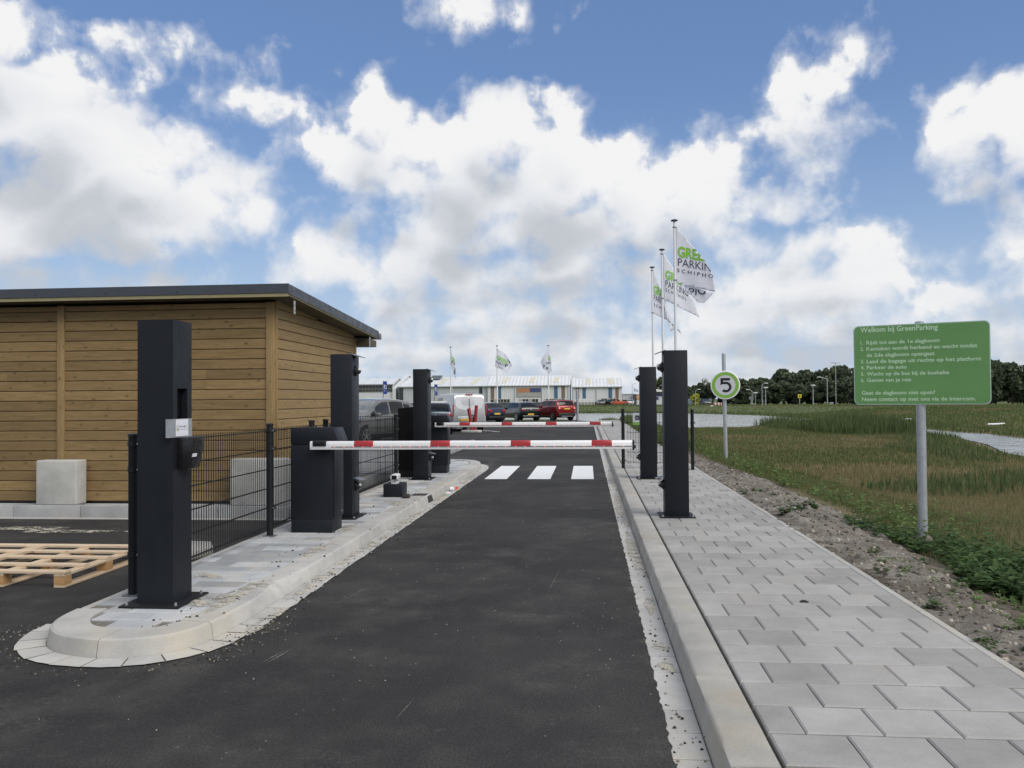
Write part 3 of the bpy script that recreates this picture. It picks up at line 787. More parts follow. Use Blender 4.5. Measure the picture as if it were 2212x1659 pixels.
# drifted sand lying in the gutter and on the kerb (thin uneven sheets)
def sand_patch(name, cx, cy, rx, ry, z, seed, h=0.012):
    rr = random.Random(seed); m = MB(); n = 30; ph = [rr.uniform(0, 6.28) for _ in range(5)]
    vs = [(cx, cy, z+h)]
    for ring, (k, hh) in enumerate(((0.5, h*0.8), (0.8, h*0.4), (1.0, 0.0))):
        for i in range(n):
            t = 2*math.pi*i/n
            w = 1+0.18*math.sin(2*t+ph[0])+0.15*math.sin(3*t+ph[1])+0.12*math.sin(5*t+ph[2])+0.1*math.sin(9*t+ph[3])+rr.uniform(-.07, .07)
            vs.append((cx+rx*k*w*math.cos(t), cy+ry*k*w*math.sin(t), z+hh+rr.uniform(-.002, .002)*(1-k)))
    fs = [(0, 1+i, 1+(i+1) % n) for i in range(n)]
    for r in range(2):
        for i in range(n):
            a = 1+r*n+i; b = 1+r*n+(i+1) % n; fs.append((a, a+n, b+n, b))
    m.add(vs, fs); return m
sp = MB()
for (cx, cy, rx, ry, z, sd) in ((-2.42, 7.2, .06, .7, .009, 1), (-2.43, 8.9, .06, .9, .009, 2), (-2.42, 11.0, .06, 1.2, .009, 3), (-2.44, 13.9, .06, 1.2, .009, 4), (-2.44, 17.0, .05, 1.0, .009, 5),
                                (-2.72, 6.25, .12, .45, .119, 6), (-2.88, 6.02, .16, .2, .119, 7), (-2.72, 8.2, .1, .5, .119, 8), (-2.84, 9.6, .1, .3, .119, 9), (-3.3, 6.9, .16, .1, .119, 10), (-2.8, 12.0, .08, .4, .119, 13),
                                (0.47, 8.9, .06, 1.3, -.003, 11), (0.46, 12.5, .06, 1.9, -.003, 12), (0.47, 17.5, .05, 2.6, -.003, 14), (0.47, 6.6, .045, .25, -.003, 15), (0.455, 5.5, .05, .1, -.003, 16), (0.46, 5.1, .05, .09, -.003, 17), (-2.36, 5.9, .05, .4, .008, 18),
                                (-7.7, 10.15, 1.0, .16, .001, 21), (-6.5, 9.95, .7, .10, .001, 22), (-8.4, 9.7, .7, .12, .001, 23)):
    q = sand_patch('x', cx, cy, rx, ry, z, sd); sp.add(q.v, q.f)
so_ = sp.build('drifted_sand', MAT['drift'], smooth=True, angle=80, recalc=False); tag(so_, 'pale drifted sand in the gutters and on the island kerb', 'sand', kind='stuff')

# loose grit and asphalt crumbs
def pebbles(name, spots, mat, label):
    m = MB(); rr = random.Random(77)
    for (x, y, z, r) in spots:
        n = 5; a0 = rr.uniform(0, 6); vs = []
        for ring, (k, h) in enumerate(((1.0, 0.0), (0.75, 0.75))):
            for i in range(n):
                t = a0+2*math.pi*i/n; w = k*rr.uniform(.7, 1.2); vs.append((x+r*w*math.cos(t), y+r*w*math.sin(t), z+r*h*rr.uniform(.7, 1.2)))
        vs.append((x, y, z+r*rr.uniform(.8, 1.1)))
        fs = [(i, (i+1) % n, n+(i+1) % n, n+i) for i in range(n)]+[(n+i, n+(i+1) % n, 2*n) for i in range(n)]
        m.add(vs, fs)
    o = m.build(name, mat, recalc=False); tag(o, label, 'grit', kind='stuff'); return o
rr = random.Random(4); sp1 = []; sp2 = []
for i in range(420):
    y = 5.0+15*rr.random()**1.6; sp1.append((-2.36+rr.gauss(0, .07), y, 0.008, rr.uniform(.003, .011)))
for i in range(90):
    y = 5.3+9*rr.random()**1.5; sp1.append((-2.78+rr.gauss(0, .15), y, 0.119, rr.uniform(.003, .013)))
for i in range(240):
    y = 3.2+14*rr.random()**1.7; sp1.append((0.44+rr.gauss(0, .07), y, -0.003, rr.uniform(.003, .011)))
for i in range(240):
    t = rr.random(); q, n = at_len(t*2.6); o = .19+abs(rr.gauss(0, .10)); sp1.append((q.x-n.x*o, q.y-n.y*o, 0.0, rr.uniform(.003, .009)))
for i in range(420):
    x = rr.uniform(-6, 0.3); y = 2.5+9*rr.random()**1.3
    if x < -2.3 and 4.6 < y < 21: x = rr.uniform(-2.2, .3)
    sp2.append((x, y, 0.0, rr.uniform(.002, .0055)))
t = NT('dark_grit'); pebbles('dark_grit', sp1, t.set(t.ramp(t.island(), [(0.3, (0.02, 0.02, 0.02)), (0.7, (0.10, 0.085, 0.065)), (0.95, (0.3, 0.27, 0.22))]), 0.9), 'dark crumbs of asphalt and soil strewn along both kerbs')
t = NT('pale_grit'); pebbles('pale_grit', sp2, t.set(t.ramp(t.island(), [(0.2, (0.07, 0.068, 0.065)), (0.9, (0.42, 0.4, 0.37))]), 0.9), 'pale loose grains scattered over the dark asphalt lane')

def soil_z(x, y): return float(soil_fn(np.array([x]), np.array([y]))[0])
rr = random.Random(14); a_, b_ = [], []
xs_, ys_ = [], []
for i in range(5200):
    y = 3.2+17*rr.random()**1.35; x = PAVE_R+0.06+rr.random()*(float(SOIL_EDGE(y))-PAVE_R+0.15); xs_.append(x); ys_.append(y)
zs_ = soil_fn(np.array(xs_), np.array(ys_))
for x, y, z in zip(xs_, ys_, zs_):
    r_ = 0.005+0.022*rr.random()**2.6
    (a_ if rr.random() < 0.62 else b_).append((x, y, float(z)-r_*0.2, r_))
t = NT('soil_clod'); pebbles('soil_crumbs', a_, t.set(t.ramp(t.island(), [(0.2, (0.05, 0.04, 0.032)), (0.9, (0.15, 0.125, 0.10))]), 0.95), 'dark earth clods scattered over the soil verge')
t = NT('pale_stone'); pebbles('soil_crumbs', b_, t.set(t.ramp(t.island(), [(0.2, (0.22, 0.19, 0.155)), (0.9, (0.46, 0.42, 0.36))]), 0.95), 'pale dry crumbs scattered over the soil verge')

sc = MB()
for (x0, y0, x1, y1, w) in ((-2.02, 6.35, -1.86, 7.35, .006), (-1.99, 4.95, -1.93, 5.3, .012), (-2.03, 4.93, -1.96, 5.28, .008), (-0.98, 4.15, -0.95, 4.45, .007), (-0.35, 6.9, -0.28, 7.9, .005), (-2.15, 9.6, -2.0, 10.7, .006), (-1.9, 11.6, -1.8, 12.6, .006), (-0.62, 8.3, -0.35, 8.42, .005)):
    d = Vector((x1-x0, y1-y0, 0)).normalized(); n = Vector((-d.y, d.x, 0))*w*.5; c = Vector(((x0+x1)/2, (y0+y1)/2, 0))
    sc.add([(x0, y0, .0035), (c.x-n.x, c.y-n.y, .0035), (x1, y1, .0035), (c.x+n.x, c.y+n.y, .0035)], [(0, 1, 2, 3)])
t = NT('scratch'); k_ = t.rng(t.noise(60, 4, 0.8), 0.4, 0.55); t.set((0.23, 0.22, 0.205), 0.9); t.l.new(k_, t.b.inputs['Alpha'])
sc.build('road_scratches', t.m, kind='structure', recalc=False)

# ------------------------------------------------------------------ platform and wooden building
m = MB(); y = 0; x = -4.12-40
xs = -4.12
while xs > -40:
    m.box(xs-0.997, xs-0.003, 11.08, 11.20, -0.03, 0.18); xs -= 1.0
m.box(-40, -4.24, 11.203, 30, -0.03, 0.165)
ys = 11.08
while ys < 29.5:
    m.box(-4.237, -4.12, ys+0.125 if ys < 11.1 else ys+0.003, ys+0.997, -0.03, 0.18); ys += 1.0
m.build('platform', MAT['platform'], kind='structure', bevel=0.008)
m = MB(); m.box(-40, -4.05, 10.99, 11.075, -0.01, 0.012); m.build('platform_gutter', MAT['gutter'], kind='structure', recalc=False)

def shed():
    X0, X1, Y0, Y1 = -14.0, -4.44, 11.44, 15.52
    t = thing('wooden_building', 'long wooden building with horizontal plank cladding and a sloping dark roof', 'building', (X1, Y0, 0.165))
    def loc(p): return (p[0]-X1, p[1]-Y0, p[2]-0.165)
    top = lambda y: 3.06-(y-11.1)*0.0505           # underside of the roof
    def board(m, a0, a1, z0, z1, side):
        # shiplap board: chamfered edges, small shadow gap
        g = 0.0065; th = 0.02; c = 0.009
        prof = [(0, z0+g), (-(th-c), z0+g), (-th, z0+g+c), (-th, z1-c), (-(th-c), z1), (0, z1)]
        if side == 'front':
            vs = [(a0, Y0-0.0+p[0], p[1]) for p in prof]+[(a1, Y0+p[0], p[1]) for p in prof]
        else:
            vs = [(X1-p[0], a0, p[1]) for p in prof]+[(X1-p[0], a1, p[1]) for p in prof]
        n = 6; fs = [tuple(range(n)), tuple(range(2*n-1, n-1, -1))]+[(i, i+n, (i+1) % n+n, (i+1) % n) for i in range(n)]
        m.add([loc(v) for v in vs], fs)
    zl = [0.195+0.145*k for k in range(21)]
    rr = random.Random(2)
    m = MB()
    for a, b in ((-13.95, -10.80), (-10.69, -7.685), (-7.575, -4.545)):
        for z in zl:
            z1 = min(z+0.145, top(Y0)-0.01)
            if z1-z < 0.04: continue
            cut = rr.random()
            if cut < 0.4:
                c = a+(b-a)*rr.uniform(.25, .75); board(m, a, c-0.001, z, z1, 'front'); board(m, c+0.001, b, z, z1, 'front')
            else: board(m, a, b, z, z1, 'front')
    m.build('front_cladding', MAT['cladding'], t)
    m = MB()
    for z in zl:
        # side boards stop under the sloping roof
        yend = 15.43
        z1 = z+0.145
        yc = 11.1+(3.06-z)/0.0505
        if yc < 11.9: continue
        board(m, 11.485, min(yend, yc), z, z1, 'side')
    m.build('side_cladding', MAT['cladside'], t)
    m = MB(); m.box(X0-X1, -0.006, 0.005, Y1-Y0, 0.0, 2.62); m.build('inner_wall', MAT['void'], t)
    for (xa, xb) in ((-13.99, -13.955), (-10.80, -10.69), (-7.685, -7.575)):
        m = MB(); m.box(xa-X1, xb-X1, -0.043, -0.002, 0.02, top(Y0)-0.165-0.004); m.build('batten', MAT['batten'], t, bevel=0.003)
    m = MB(); m.box(-0.105, 0.018, -0.043, -0.002, 0.02, top(Y0)-0.165-0.004); m.build('corner_post', MAT['batten'], t, bevel=0.003)
    m = MB(); m.box(-0.002, 0.018+0.022, -0.001, 0.043, 0.02, top(Y0)-0.165-0.006); m.build('corner_post', MAT['batten'], t, bevel=0.003)
    m = MB(); m.box(-0.002, 0.04, 15.435-Y0, 15.53-Y0, 0.02, top(15.7)-0.165-0.004); m.build('corner_post', MAT['batten'], t, bevel=0.003)
    m = MB(); m.box(X0-X1, 0.012, -0.010, Y1-Y0, 0.0, 0.03); m.build('sill', MAT['void'], t)
    # roof
    ya, yb, xa, xb = 11.1-Y0, 16.06-Y0, -14.5-X1, -4.11-X1
    za, zb_ = 3.06-0.165, 3.06-0.165-(16.06-11.1)*0.0505
    rf = MB()
    def slab(m, x0, x1, y0, y1, lo, hi):
        k = -0.0505
        f = lambda y: za+(y-ya)*k
        m.add([(x0,y0,f(y0)+lo),(x1,y0,f(y0)+lo),(x1,y1,f(y1)+lo),(x0,y1,f(y1)+lo),(x0,y0,f(y0)+hi),(x1,y0,f(y0)+hi),(x1,y1,f(y1)+hi),(x0,y1,f(y1)+hi)],
              [(0,3,2,1),(4,5,6,7),(0,1,5,4),(1,2,6,5),(2,3,7,6),(3,0,4,7)])
    slab(rf, xa+0.02, xb-0.02, ya+0.02, yb-0.02, 0.055, 0.17)
    roof = rf.build('roof', MAT['rooffelt'], t)
    s = MB(); x = xa+0.03
    yy = ya+0.03
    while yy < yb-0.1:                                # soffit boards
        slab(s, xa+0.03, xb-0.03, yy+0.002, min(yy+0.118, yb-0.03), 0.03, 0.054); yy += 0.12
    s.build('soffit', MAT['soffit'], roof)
    w = MB(); slab(w, xa, xb, ya, ya+0.024, 0.012, 0.066); w.build('fascia_board', MAT['fasciawood'], roof)
    w = MB(); slab(w, xb-0.024, xb, ya+0.026, yb, 0.03, 0.054); w.build('fascia_board', MAT['fasciawood'], roof)
    f = MB(); slab(f, xa, xb+0.012, ya-0.012, ya, 0.062, 0.19)
    slab(f, xb, xb+0.012, ya+0.001, yb, 0.05, 0.187)
    slab(f, xa, xb+0.010, ya+0.001, ya+0.1, 0.176, 0.186); slab(f, xb-0.1, xb-0.001, ya+0.101, yb, 0.176, 0.184)
    f.cur = 1
    for i in range(12):
        yy = ya+0.12+i*(yb-ya-0.25)/11; zz = za+(yy-ya)*-0.0505+(0.095 if i % 2 else 0.105)
        f.tube((xb+0.012, yy, zz), (xb+0.017, yy, zz), 0.011, n=8)
    for i in range(10):
        xx = xa+0.4+i*1.05; f.tube((xx, ya-0.012, za+0.1), (xx, ya-0.016, za+0.1), 0.009, n=8)
    f.build('metal_trim', [MAT['trim'], MAT['void']], roof)
    for yy in (ya+0.28, yb-0.62):                     # strap plates under the verge
        b = MB(); z = za+(yy-ya)*-0.0505; b.box(xb-0.012, xb-0.003, yy-0.028, yy+0.028, z-0.19, z-0.002)
        b.cur = 1
        for dz in (-0.07, -0.14): b.tube((xb-0.003, yy, z+dz), (xb+0.001, yy, z+dz), 0.011, n=8)
        b.build('strap_plate', [MAT['galv'], MAT['void']], roof)
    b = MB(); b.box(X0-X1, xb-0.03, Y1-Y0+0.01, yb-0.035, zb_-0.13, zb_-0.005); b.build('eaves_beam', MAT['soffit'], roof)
    g = MB(); gp = [(yb+0.004, zb_+0.04), (yb+0.004, zb_+0.15), (yb+0.14, zb_+0.15), (yb+0.15, zb_+0.03)]
    g.prism(gp, xa, xb+0.03, 'x'); g.build('gutter_trough', MAT['galvdark'], roof, bevel=0.006)
shed()

def concrete_block(label, cx, cy, w, d, h, z):
    t = MB(); t.box(-w/2, w/2, -d/2, d/2, 0, h)
    o = t.build('concrete_block', MAT['block'], loc=(cx, cy, z), bevel=0.022, seg=3)
    tag(o, label, 'concrete block', 'concrete blocks against the wooden building')
concrete_block('grey cast concrete block left of the first dark pillar, against the plank wall', -7.50, 11.235, 0.61, 0.25, 0.63, 0.18)
concrete_block('wide pale concrete block behind the mesh fence at the building corner', -4.56, 11.235, 0.78, 0.25, 0.65, 0.18)

# ------------------------------------------------------------------ dark pillars
def pillar_base(t, w, d, px=0.07, py=0.10):
    p = MB(); p.box(-w/2-px, w/2+px, -d/2-py, d/2+py, 0.0, 0.014)
    pl = p.build('base_plate', MAT['coat2'], t, bevel=0.002)
    for sx in (-1, 1):
        for sy in (-1, 1):
            b = MB(); x, y = sx*(w/2+px*0.55), sy*(d/2+py*0.55)
            b.lathe([(0.013, 0.014), (0.013, 0.019), (0.009, 0.019), (0.009, 0.034), (0.006, 0.036)], (x, y, 0), 8); b.build('anchor_bolt', MAT['bolt'], pl)

def camera_pillar(label, cx, cy, w, d, h, side):
    t = thing('camera_pillar', label, 'pillar', (cx, cy, 0.119), 0, 'dark camera pillars beside the lane')
    c = MB(); c.box(-w/2, w/2, -d/2, d/2, 0.0142, h); c.build('column', MAT['coat'], t, bevel=0.004)
    pillar_base(t, w, d)
    s = side; X = s*w/2
    # rain hood over the upper camera
    m = MB(); m.add([(X-s*0.03, -d*0.42, h+0.012), (X-s*0.03, d*0.42, h+0.012), (X+s*0.10, d*0.42, h-0.035), (X+s*0.10, -d*0.42, h-0.035),
                     (X-s*0.03, -d*0.42, h+0.004), (X-s*0.03, d*0.42, h+0.004), (X+s*0.099, d*0.42, h-0.042), (X+s*0.099, -d*0.42, h-0.042)],
                    [(0, 1, 2, 3), (4, 7, 6, 5), (0, 3, 7, 4), (1, 5, 6, 2), (2, 6, 7, 3), (0, 4, 5, 1)])
    m.build('rain_hood', MAT['galvdark'], t)
    for (zz, r, name) in ((h-0.21, 0.058, 'dome_camera'), (0.40, 0.055, 'dome_camera')):
        m = MB(); m.lathe([(r*1.15, X), (r*1.15, X+s*0.02), (r*0.95, X+s*0.028)], (0, 0, zz), 20, 'x'); ring = m.build(name, MAT['plastic'], t, smooth=True)
        m = MB(); m.sphere((X+s*0.03, 0, zz), r*0.82, 14, 10); m.build('lens_dome', MAT['dome'], ring, smooth=True, angle=180)
        m = MB(); m.sphere((X+s*0.052, -0.01, zz+r*0.25), r*0.48, 10, 8); m.build('camera_eye', MAT['greywhite'], ring, smooth=True, angle=180)
    m = MB(); zz = 0.51
    m.add([(X-s*0.0, -d*0.3, zz), (X, d*0.3, zz), (X+s*0.11, d*0.3, zz-0.03), (X+s*0.11, -d*0.3, zz-0.03), (X, -d*0.3, zz-0.006), (X, d*0.3, zz-0.006), (X+s*0.11, d*0.3, zz-0.036), (X+s*0.11, -d*0.3, zz-0.036)],
          [(0, 1, 2, 3), (4, 7, 6, 5), (0, 3, 7, 4), (1, 5, 6, 2), (2, 6, 7, 3), (0, 4, 5, 1)])
    m.build('sensor_hood', MAT['galvdark'], t)
    return t
camera_pillar('dark camera pillar directly behind the first barrier cabinet', -3.14, 10.53, 0.28, 0.34, 2.10, 1)
camera_pillar('dark camera pillar standing close before the second barrier cabinet', -3.165, 15.70, 0.28, 0.36, 2.10, 1)
camera_pillar('largest dark camera pillar on the right pavement, in front of the small gate', 1.115, 10.78, 0.297, 0.30, 2.11, -1)
camera_pillar('narrower looking dark camera pillar on the right pavement, nearest the gate', 1.135, 15.86, 0.305, 0.30, 2.10, -1)

def intercom_pillar():
    w, d, h = 0.275, 0.29, 2.11
    t = thing('intercom_pillar', 'tall dark pillar with an intercom and a white help notice, nearest on the island', 'pillar', (-3.19, 6.02, 0.119))
    c = MB(); X = w/2; th = 0.05
    z0, z1, ya, yb = 1.30, 1.60, -0.085, 0.075      # niche in the side towards the lane
    c.box(-X, X-th, -d/2, d/2, 0.0142, h)
    c.box(X-th, X, -d/2, d/2, 0.0142, z0); c.box(X-th, X, -d/2, d/2, z1, h)
    c.box(X-th, X, -d/2, ya, z0, z1); c.box(X-th, X, yb, d/2, z0, z1)
    col = c.build('column', MAT['coat'], t, recalc=True)
    bm = bmesh.new(); bm.from_mesh(col.data); bm.to_mesh(col.data); bm.free()
    m = MB(); m.box(X-th+0.001, X-th+0.006, ya, yb, z0, z1); m.build('reader_window', MAT['void'], t)
    pillar_base(t, w, d, 0.09, 0.10)
    # bent sheet-metal hood plate that carries the paper notice
    p = MB(); p.box(X+0.002, X+0.006, -d/2-0.05, d/2-0.005, 1.235, 1.372); p.box(X-0.03, X+0.002, -d/2-0.05, -d/2-0.046, 1.235, 1.372)
    plate = p.build('notice_plate', MAT['galv'], t)
    q = MB(); q.box(X+0.0065, X+0.008, -0.115, 0.075, 1.243, 1.368); pap = q.build('paper_notice', MAT['paper'], plate)
    def onface(v, y0, z0_): return [(X+0.0086, y0+a, z0_+b) for a, b in v]
    v, f = fit_text('Hulp nodig?', 0.092, 0.015, 0.012); a = MB(); a.add(onface(v, -0.058, 1.308), f); a.build('lettering', MAT['violet'], pap, recalc=False)
    a = MB(); a.add(onface([(0, 0), (0.092, 0), (0.092, 0.003), (0, 0.003)], -0.058, 1.291), [(0, 1, 2, 3)]); a.build('underline', MAT['violet'], pap, recalc=False)
    a = MB(); n = 24
    ro_ = [(0.021*math.cos(2*math.pi*i/n), 0.024*math.sin(2*math.pi*i/n)) for i in range(n)]; ri = [(x*0.85, y*0.85) for x, y in ro_]
    a.add(onface(ro_+ri, -0.087, 1.303), [(i, (i+1) % n, n+(i+1) % n, n+i) for i in range(n)])
    a.add(onface([(0.007*math.cos(2*math.pi*i/12), 0.006+0.008*math.sin(2*math.pi*i/12)) for i in range(12)], -0.087, 1.303), [tuple(range(12))])
    a.add(onface([(-0.013, -0.016), (0.013, -0.016), (0.011, -0.006), (0, -0.003), (-0.011, -0.006)], -0.087, 1.303), [(0, 1, 2, 3, 4)])
    a.build('help_symbol', MAT['yellowish'], pap, recalc=False)
    a = MB(); a.add(onface([(-0.0025, 0.04), (-0.0025, 0.0), (-0.006, 0.0), (0, -0.01), (0.006, 0.0), (0.0025, 0.0), (0.0025, 0.04)], 0.055, 1.288), [tuple(range(7))]); a.build('arrow', MAT['ringgreen'], pap, recalc=False)
    # intercom: black box with a sloping front under a little roof
    b = MB(); ya, yb = -0.085, 0.125; zt, zb = 1.236, 0.995
    b.add([(X, ya, zb), (X+0.075, ya, zb), (X+0.125, ya, zt), (X, ya, zt), (X, yb, zb), (X+0.075, yb, zb), (X+0.125, yb, zt), (X, yb, zt)],
          [(0, 1, 2, 3), (7, 6, 5, 4), (1, 5, 6, 2), (0, 4, 5, 1), (3, 2, 6, 7), (0, 3, 7, 4)])
    ic = b.build('intercom', MAT['plastic'], t, bevel=0.006)
    def slope(z): return X+0.075+(z-zb)/(zt-zb)*0.05
    def pad(name, y0, y1, za, zb2, mat, th=0.003):
        q = MB(); q.add([(slope(za), y0, za), (slope(za), y1, za), (slope(zb2), y1, zb2), (slope(zb2), y0, zb2),
                         (slope(za)+th, y0, za), (slope(za)+th, y1, za), (slope(zb2)+th, y1, zb2), (slope(zb2)+th, y0, zb2)],
                        [(0, 3, 2, 1), (4, 5, 6, 7), (0, 1, 5, 4), (1, 2, 6, 5), (2, 3, 7, 6), (3, 0, 4, 7)]); q.build(name, mat, ic)
    pad('speaker_grille', -0.05, 0.07, 1.165, 1.21, MAT['rubber']); pad('name_label', -0.04, 0.03, 1.085, 1.11, MAT['paper']); pad('call_button', -0.03, 0.02, 1.03, 1.065, MAT['rubber'], 0.008)
intercom_pillar()

# ------------------------------------------------------------------ barriers
def barrier(label, y):
    t = thing('boom_barrier', label, 'barrier', (-3.145, y+0.19, 0.118), 0, 'boom barriers across the lane')
    x0, x1, ya, yb = -0.245, 0.245, -0.19, 0.19
    m = MB(); m.box(x0, x1-0.012, ya, yb, 0.0, 0.15); m.build('plinth', MAT['coat'], t, bevel=0.003)
    m = MB(); m.box(x0, x1, ya, yb, 0.1505, 0.998); hs = m.build('housing', MAT['coat'], t, bevel=0.003)
    m = MB(); m.box(x1, x1+0.014, ya+0.012, yb-0.012, 0.17, 0.985); dr = m.build('door', MAT['coat'], t, bevel=0.003)
    m = MB(); m.lathe([(0.012, x1+0.014), (0.012, x1+0.02), (0.008, x1+0.022)], (0, 0.09, 0.215), 12, 'x'); m.build('lock', MAT['bolt'], dr)
    m = MB(); m.prism([(x0, 1.004), (x1+0.062, 1.004), (x1+0.062, 1.045), (x1+0.005, 1.195), (x0, 1.195)], ya, yb, 'y'); m.build('head_cover', MAT['coat'], t, bevel=0.004)
    m = MB(); m.box(x0+0.012, x1+0.02, ya+0.012, yb-0.012, 0.9985, 1.0035); m.build('seam', MAT['void'], t)
    # boom arm on the face towards the driver
    by = ya-0.085; bz = 1.0; X0, X1 = 0.015, 3.63
    def prof(o=0.0): return [(by-0.028-o, bz-0.048), (by+0.028+o, bz-0.048), (by+0.03+o, bz+0.02), (by+0.021+o, bz+0.041+o), (by, bz+0.048+o), (by-0.021-o, bz+0.041+o), (by-0.03-o, bz+0.02)]
    m = MB(); m.prism(prof(), X0, X1, 'x'); bo = m.build('boom', MAT['boom'], t, bevel=0.004)
    for a in (0.525, 1.395, 2.295, 3.185):
        p = [(by-0.0315, bz-0.012), (by+0.0315, bz-0.012), (by+0.0315, bz+0.021), (by+0.022, bz+0.0425), (by, bz+0.0495), (by-0.022, bz+0.0425), (by-0.0315, bz+0.021)]
        m = MB(); m.prism(p, a, a+0.22, 'x'); m.build('red_band', MAT['boomred'], bo, bevel=0.001, seg=1)
    m = MB(); m.box(X0+0.25, X1-0.01, by-0.0325, by-0.0285, bz-0.022, bz-0.0135); ls = m.build('led_strip', MAT['galvdark'], bo)
    m = MB(); x = X0+0.29; rr = random.Random(3)
    while x < X1-0.05:
        m.box(x-0.0035, x+0.0035, by-0.0365, by-0.0326, bz-0.0215, bz-0.0145); x += 0.1075
    m.build('led_strip', MAT['led'], bo)['kind'] = 'stuff'
    m = MB(); m.prism([(by-0.042, bz-0.01), (by+0.05, bz-0.01), (by+0.05, bz+0.058), (by-0.042, bz+0.058)], 0.05, 0.205, 'x'); m.build('boom_bracket', MAT['plastic'], bo, bevel=0.008)
    m = MB(); m.box(0.03, 0.23, ya-0.05, ya-0.001, bz-0.06, bz-0.047); m.build('swing_plate', MAT['plastic'], t)
    m = MB(); m.tube((0.12, ya-0.052, bz), (0.12, ya-0.001, bz), 0.035, n=16); m.build('boom_axle', MAT['galvdark'], t)
    m = MB(); m.prism([(by-0.036, bz-0.06), (by+0.036, bz-0.06), (by+0.036, bz+0.035), (by, bz+0.052), (by-0.036, bz+0.035)], X1, X1+0.018, 'x')
    m.sphere((X1+0.02, by, bz-0.025), 0.02, 10, 6); m.build('boom_end_cap', MAT['plastic'], bo)
    return t
barrier('nearer lowered red and white boom with its black cabinet, lit by small red lamps', 9.24)
barrier('farther lowered red and white boom with its black cabinet, just before the parked cars', 16.93)

def dark_cabinet():
    t = thing('equipment_cabinet', 'plain black equipment cabinet at the end of the mesh fence, behind a pillar', 'cabinet', (-3.52, 16.25, 0.118))
    m = MB(); m.box(-0.19, 0.17, -0.2, 0.2, 0.0, 0.14); m.build('plinth', MAT['rubber'], t, bevel=0.003)
    m = MB(); m.prism([(-0.2, 0.141), (0.19, 0.141), (0.19, 1.36), (0.16, 1.385), (-0.2, 1.352)], -0.21, 0.21, 'y'); m.build('housing', MAT['coat2'], t, bevel=0.004)
    m = MB(); m.box(-0.17, 0.16, -0.222, -0.211, 0.17, 1.3); m.build('door', MAT['coat2'], t, bevel=0.003)
dark_cabinet()

def lane_camera():
    t = thing('lane_camera', 'white low camera on a black plinth box beside the lane', 'camera', (-3.02, 12.98, 0.118))
    m = MB(); m.box(-0.165, 0.13, -0.27, 0.10, 0.0, 0.2); m.build('plinth_box', MAT['coat'], t, bevel=0.004)
    m = MB(); m.box(-0.05, 0.04, -0.22, -0.05, 0.2005, 0.235); m.tube((0.0, -0.15, 0.235), (0.0, -0.15, 0.27), 0.02, n=10); m.build('camera_mount', MAT['greywhite'], t)
    pr = [(-0.056, 0.262), (0.05, 0.262), (0.056, 0.33), (0.036, 0.352), (-0.036, 0.352), (-0.062, 0.322)]
    m = MB(); m.prism(pr, -0.25, -0.02, 'y'); h = m.build('camera_housing', MAT['greywhite'], t, bevel=0.01)
    m = MB(); m.box(-0.036, 0.044, -0.254, -0.2495, 0.27, 0.334); m.build('lens_window', MAT['void'], h, bevel=0.002)
lane_camera()

# ------------------------------------------------------------------ mesh fences
def fence_panel(t, x0, y0, x1, y1, z0, z1, pitch=0.05, rows=6):
    m = MB(); L = math.hypot(x1-x0, y1-y0); ux, uy = (x1-x0)/L, (y1-y0)/L; nx, ny = -uy, ux
    def bar(a0, a1, b, za, zb, r):
        # box bar from length a0..a1, offset b, heights
        p = []
        for z in (za, zb):
            for a, o in ((a0, b-r), (a1, b-r), (a1, b+r), (a0, b+r)):
                p.append((x0+ux*a+nx*o, y0+uy*a+ny*o, z))
        m.add(p, [(0, 3, 2, 1), (4, 5, 6, 7), (0, 1, 5, 4), (1, 2, 6, 5), (2, 3, 7, 6), (3, 0, 4, 7)])
    n = int(L/pitch); off = (L-n*pitch)/2
    for i in range(n+1): bar(off+i*pitch-0.003, off+i*pitch+0.003, 0, z0-0.03, z1+0.03, 0.003)
    for k in range(rows):
        z = z0+(z1-z0)*k/(rows-1)
        for o in (-0.0072, 0.0072): bar(0, L, o, z-0.004, z+0.004, 0.004)
    return m.build('mesh_panel', MAT['fence'], t, recalc=False)
def fence_post(t, x, y, z0, h, clamps, square=False, r=0.036):
    m = MB()
    if square: m.box(x-r, x+r, y-r, y+r, z0, z0+h)
    else: m.lathe([(r, z0), (r, z0+h-0.004), (r*0.85, z0+h)], (x, y, 0), 18)
    p = m.build('post', MAT['fence'], t, smooth=True, angle=40)
    m = MB(); m.lathe([(r+0.006, z0+h-0.018), (r+0.006, z0+h), (r*0.8, z0+h+0.006)], (x, y, 0), 18); m.build('post_cap', MAT['plastic'], p)
    for z in clamps:
        m = MB(); m.lathe([(r+0.006, z-0.018), (r+0.006, z+0.018)], (x, y, 0), 16); m.box(x+r*0.6, x+r+0.028, y-0.014, y+0.014, z-0.016, z+0.016)
        m.cur = 1; m.tube((x+r+0.012, y-0.014, z), (x+r+0.012, y-0.022, z), 0.009, n=8)
        m.build('clamp', [MAT['plastic'], MAT['bolt']], p)
def left_fence():
    t = thing('mesh_fence', 'black wire mesh fence along the back of the traffic island', 'fence', (-3.54, 6.19, 0.115))
    ox, oy, oz = -3.54, 6.19, 0.115
    P = [6.19, 8.985, 10.40, 10.97, 12.45, 15.1]
    for y in P: fence_post(t, -0.0, y-oy, 0.0, 1.255, (1.18, 0.98, 0.32))
    for a, b in ((0, 1), (1, 2), (3, 4), (4, 5)):
        fence_panel(t, 0.0, P[a]-oy+0.042, 0.0, P[b]-oy-0.042, 0.115, 1.175)
    for y in P:
        m = MB(); m.box(-0.06, 0.06, y-oy-0.06, y-oy+0.06, 0.003, 0.012); m.build('foot_plate', MAT['galvdark'], t)
left_fence()
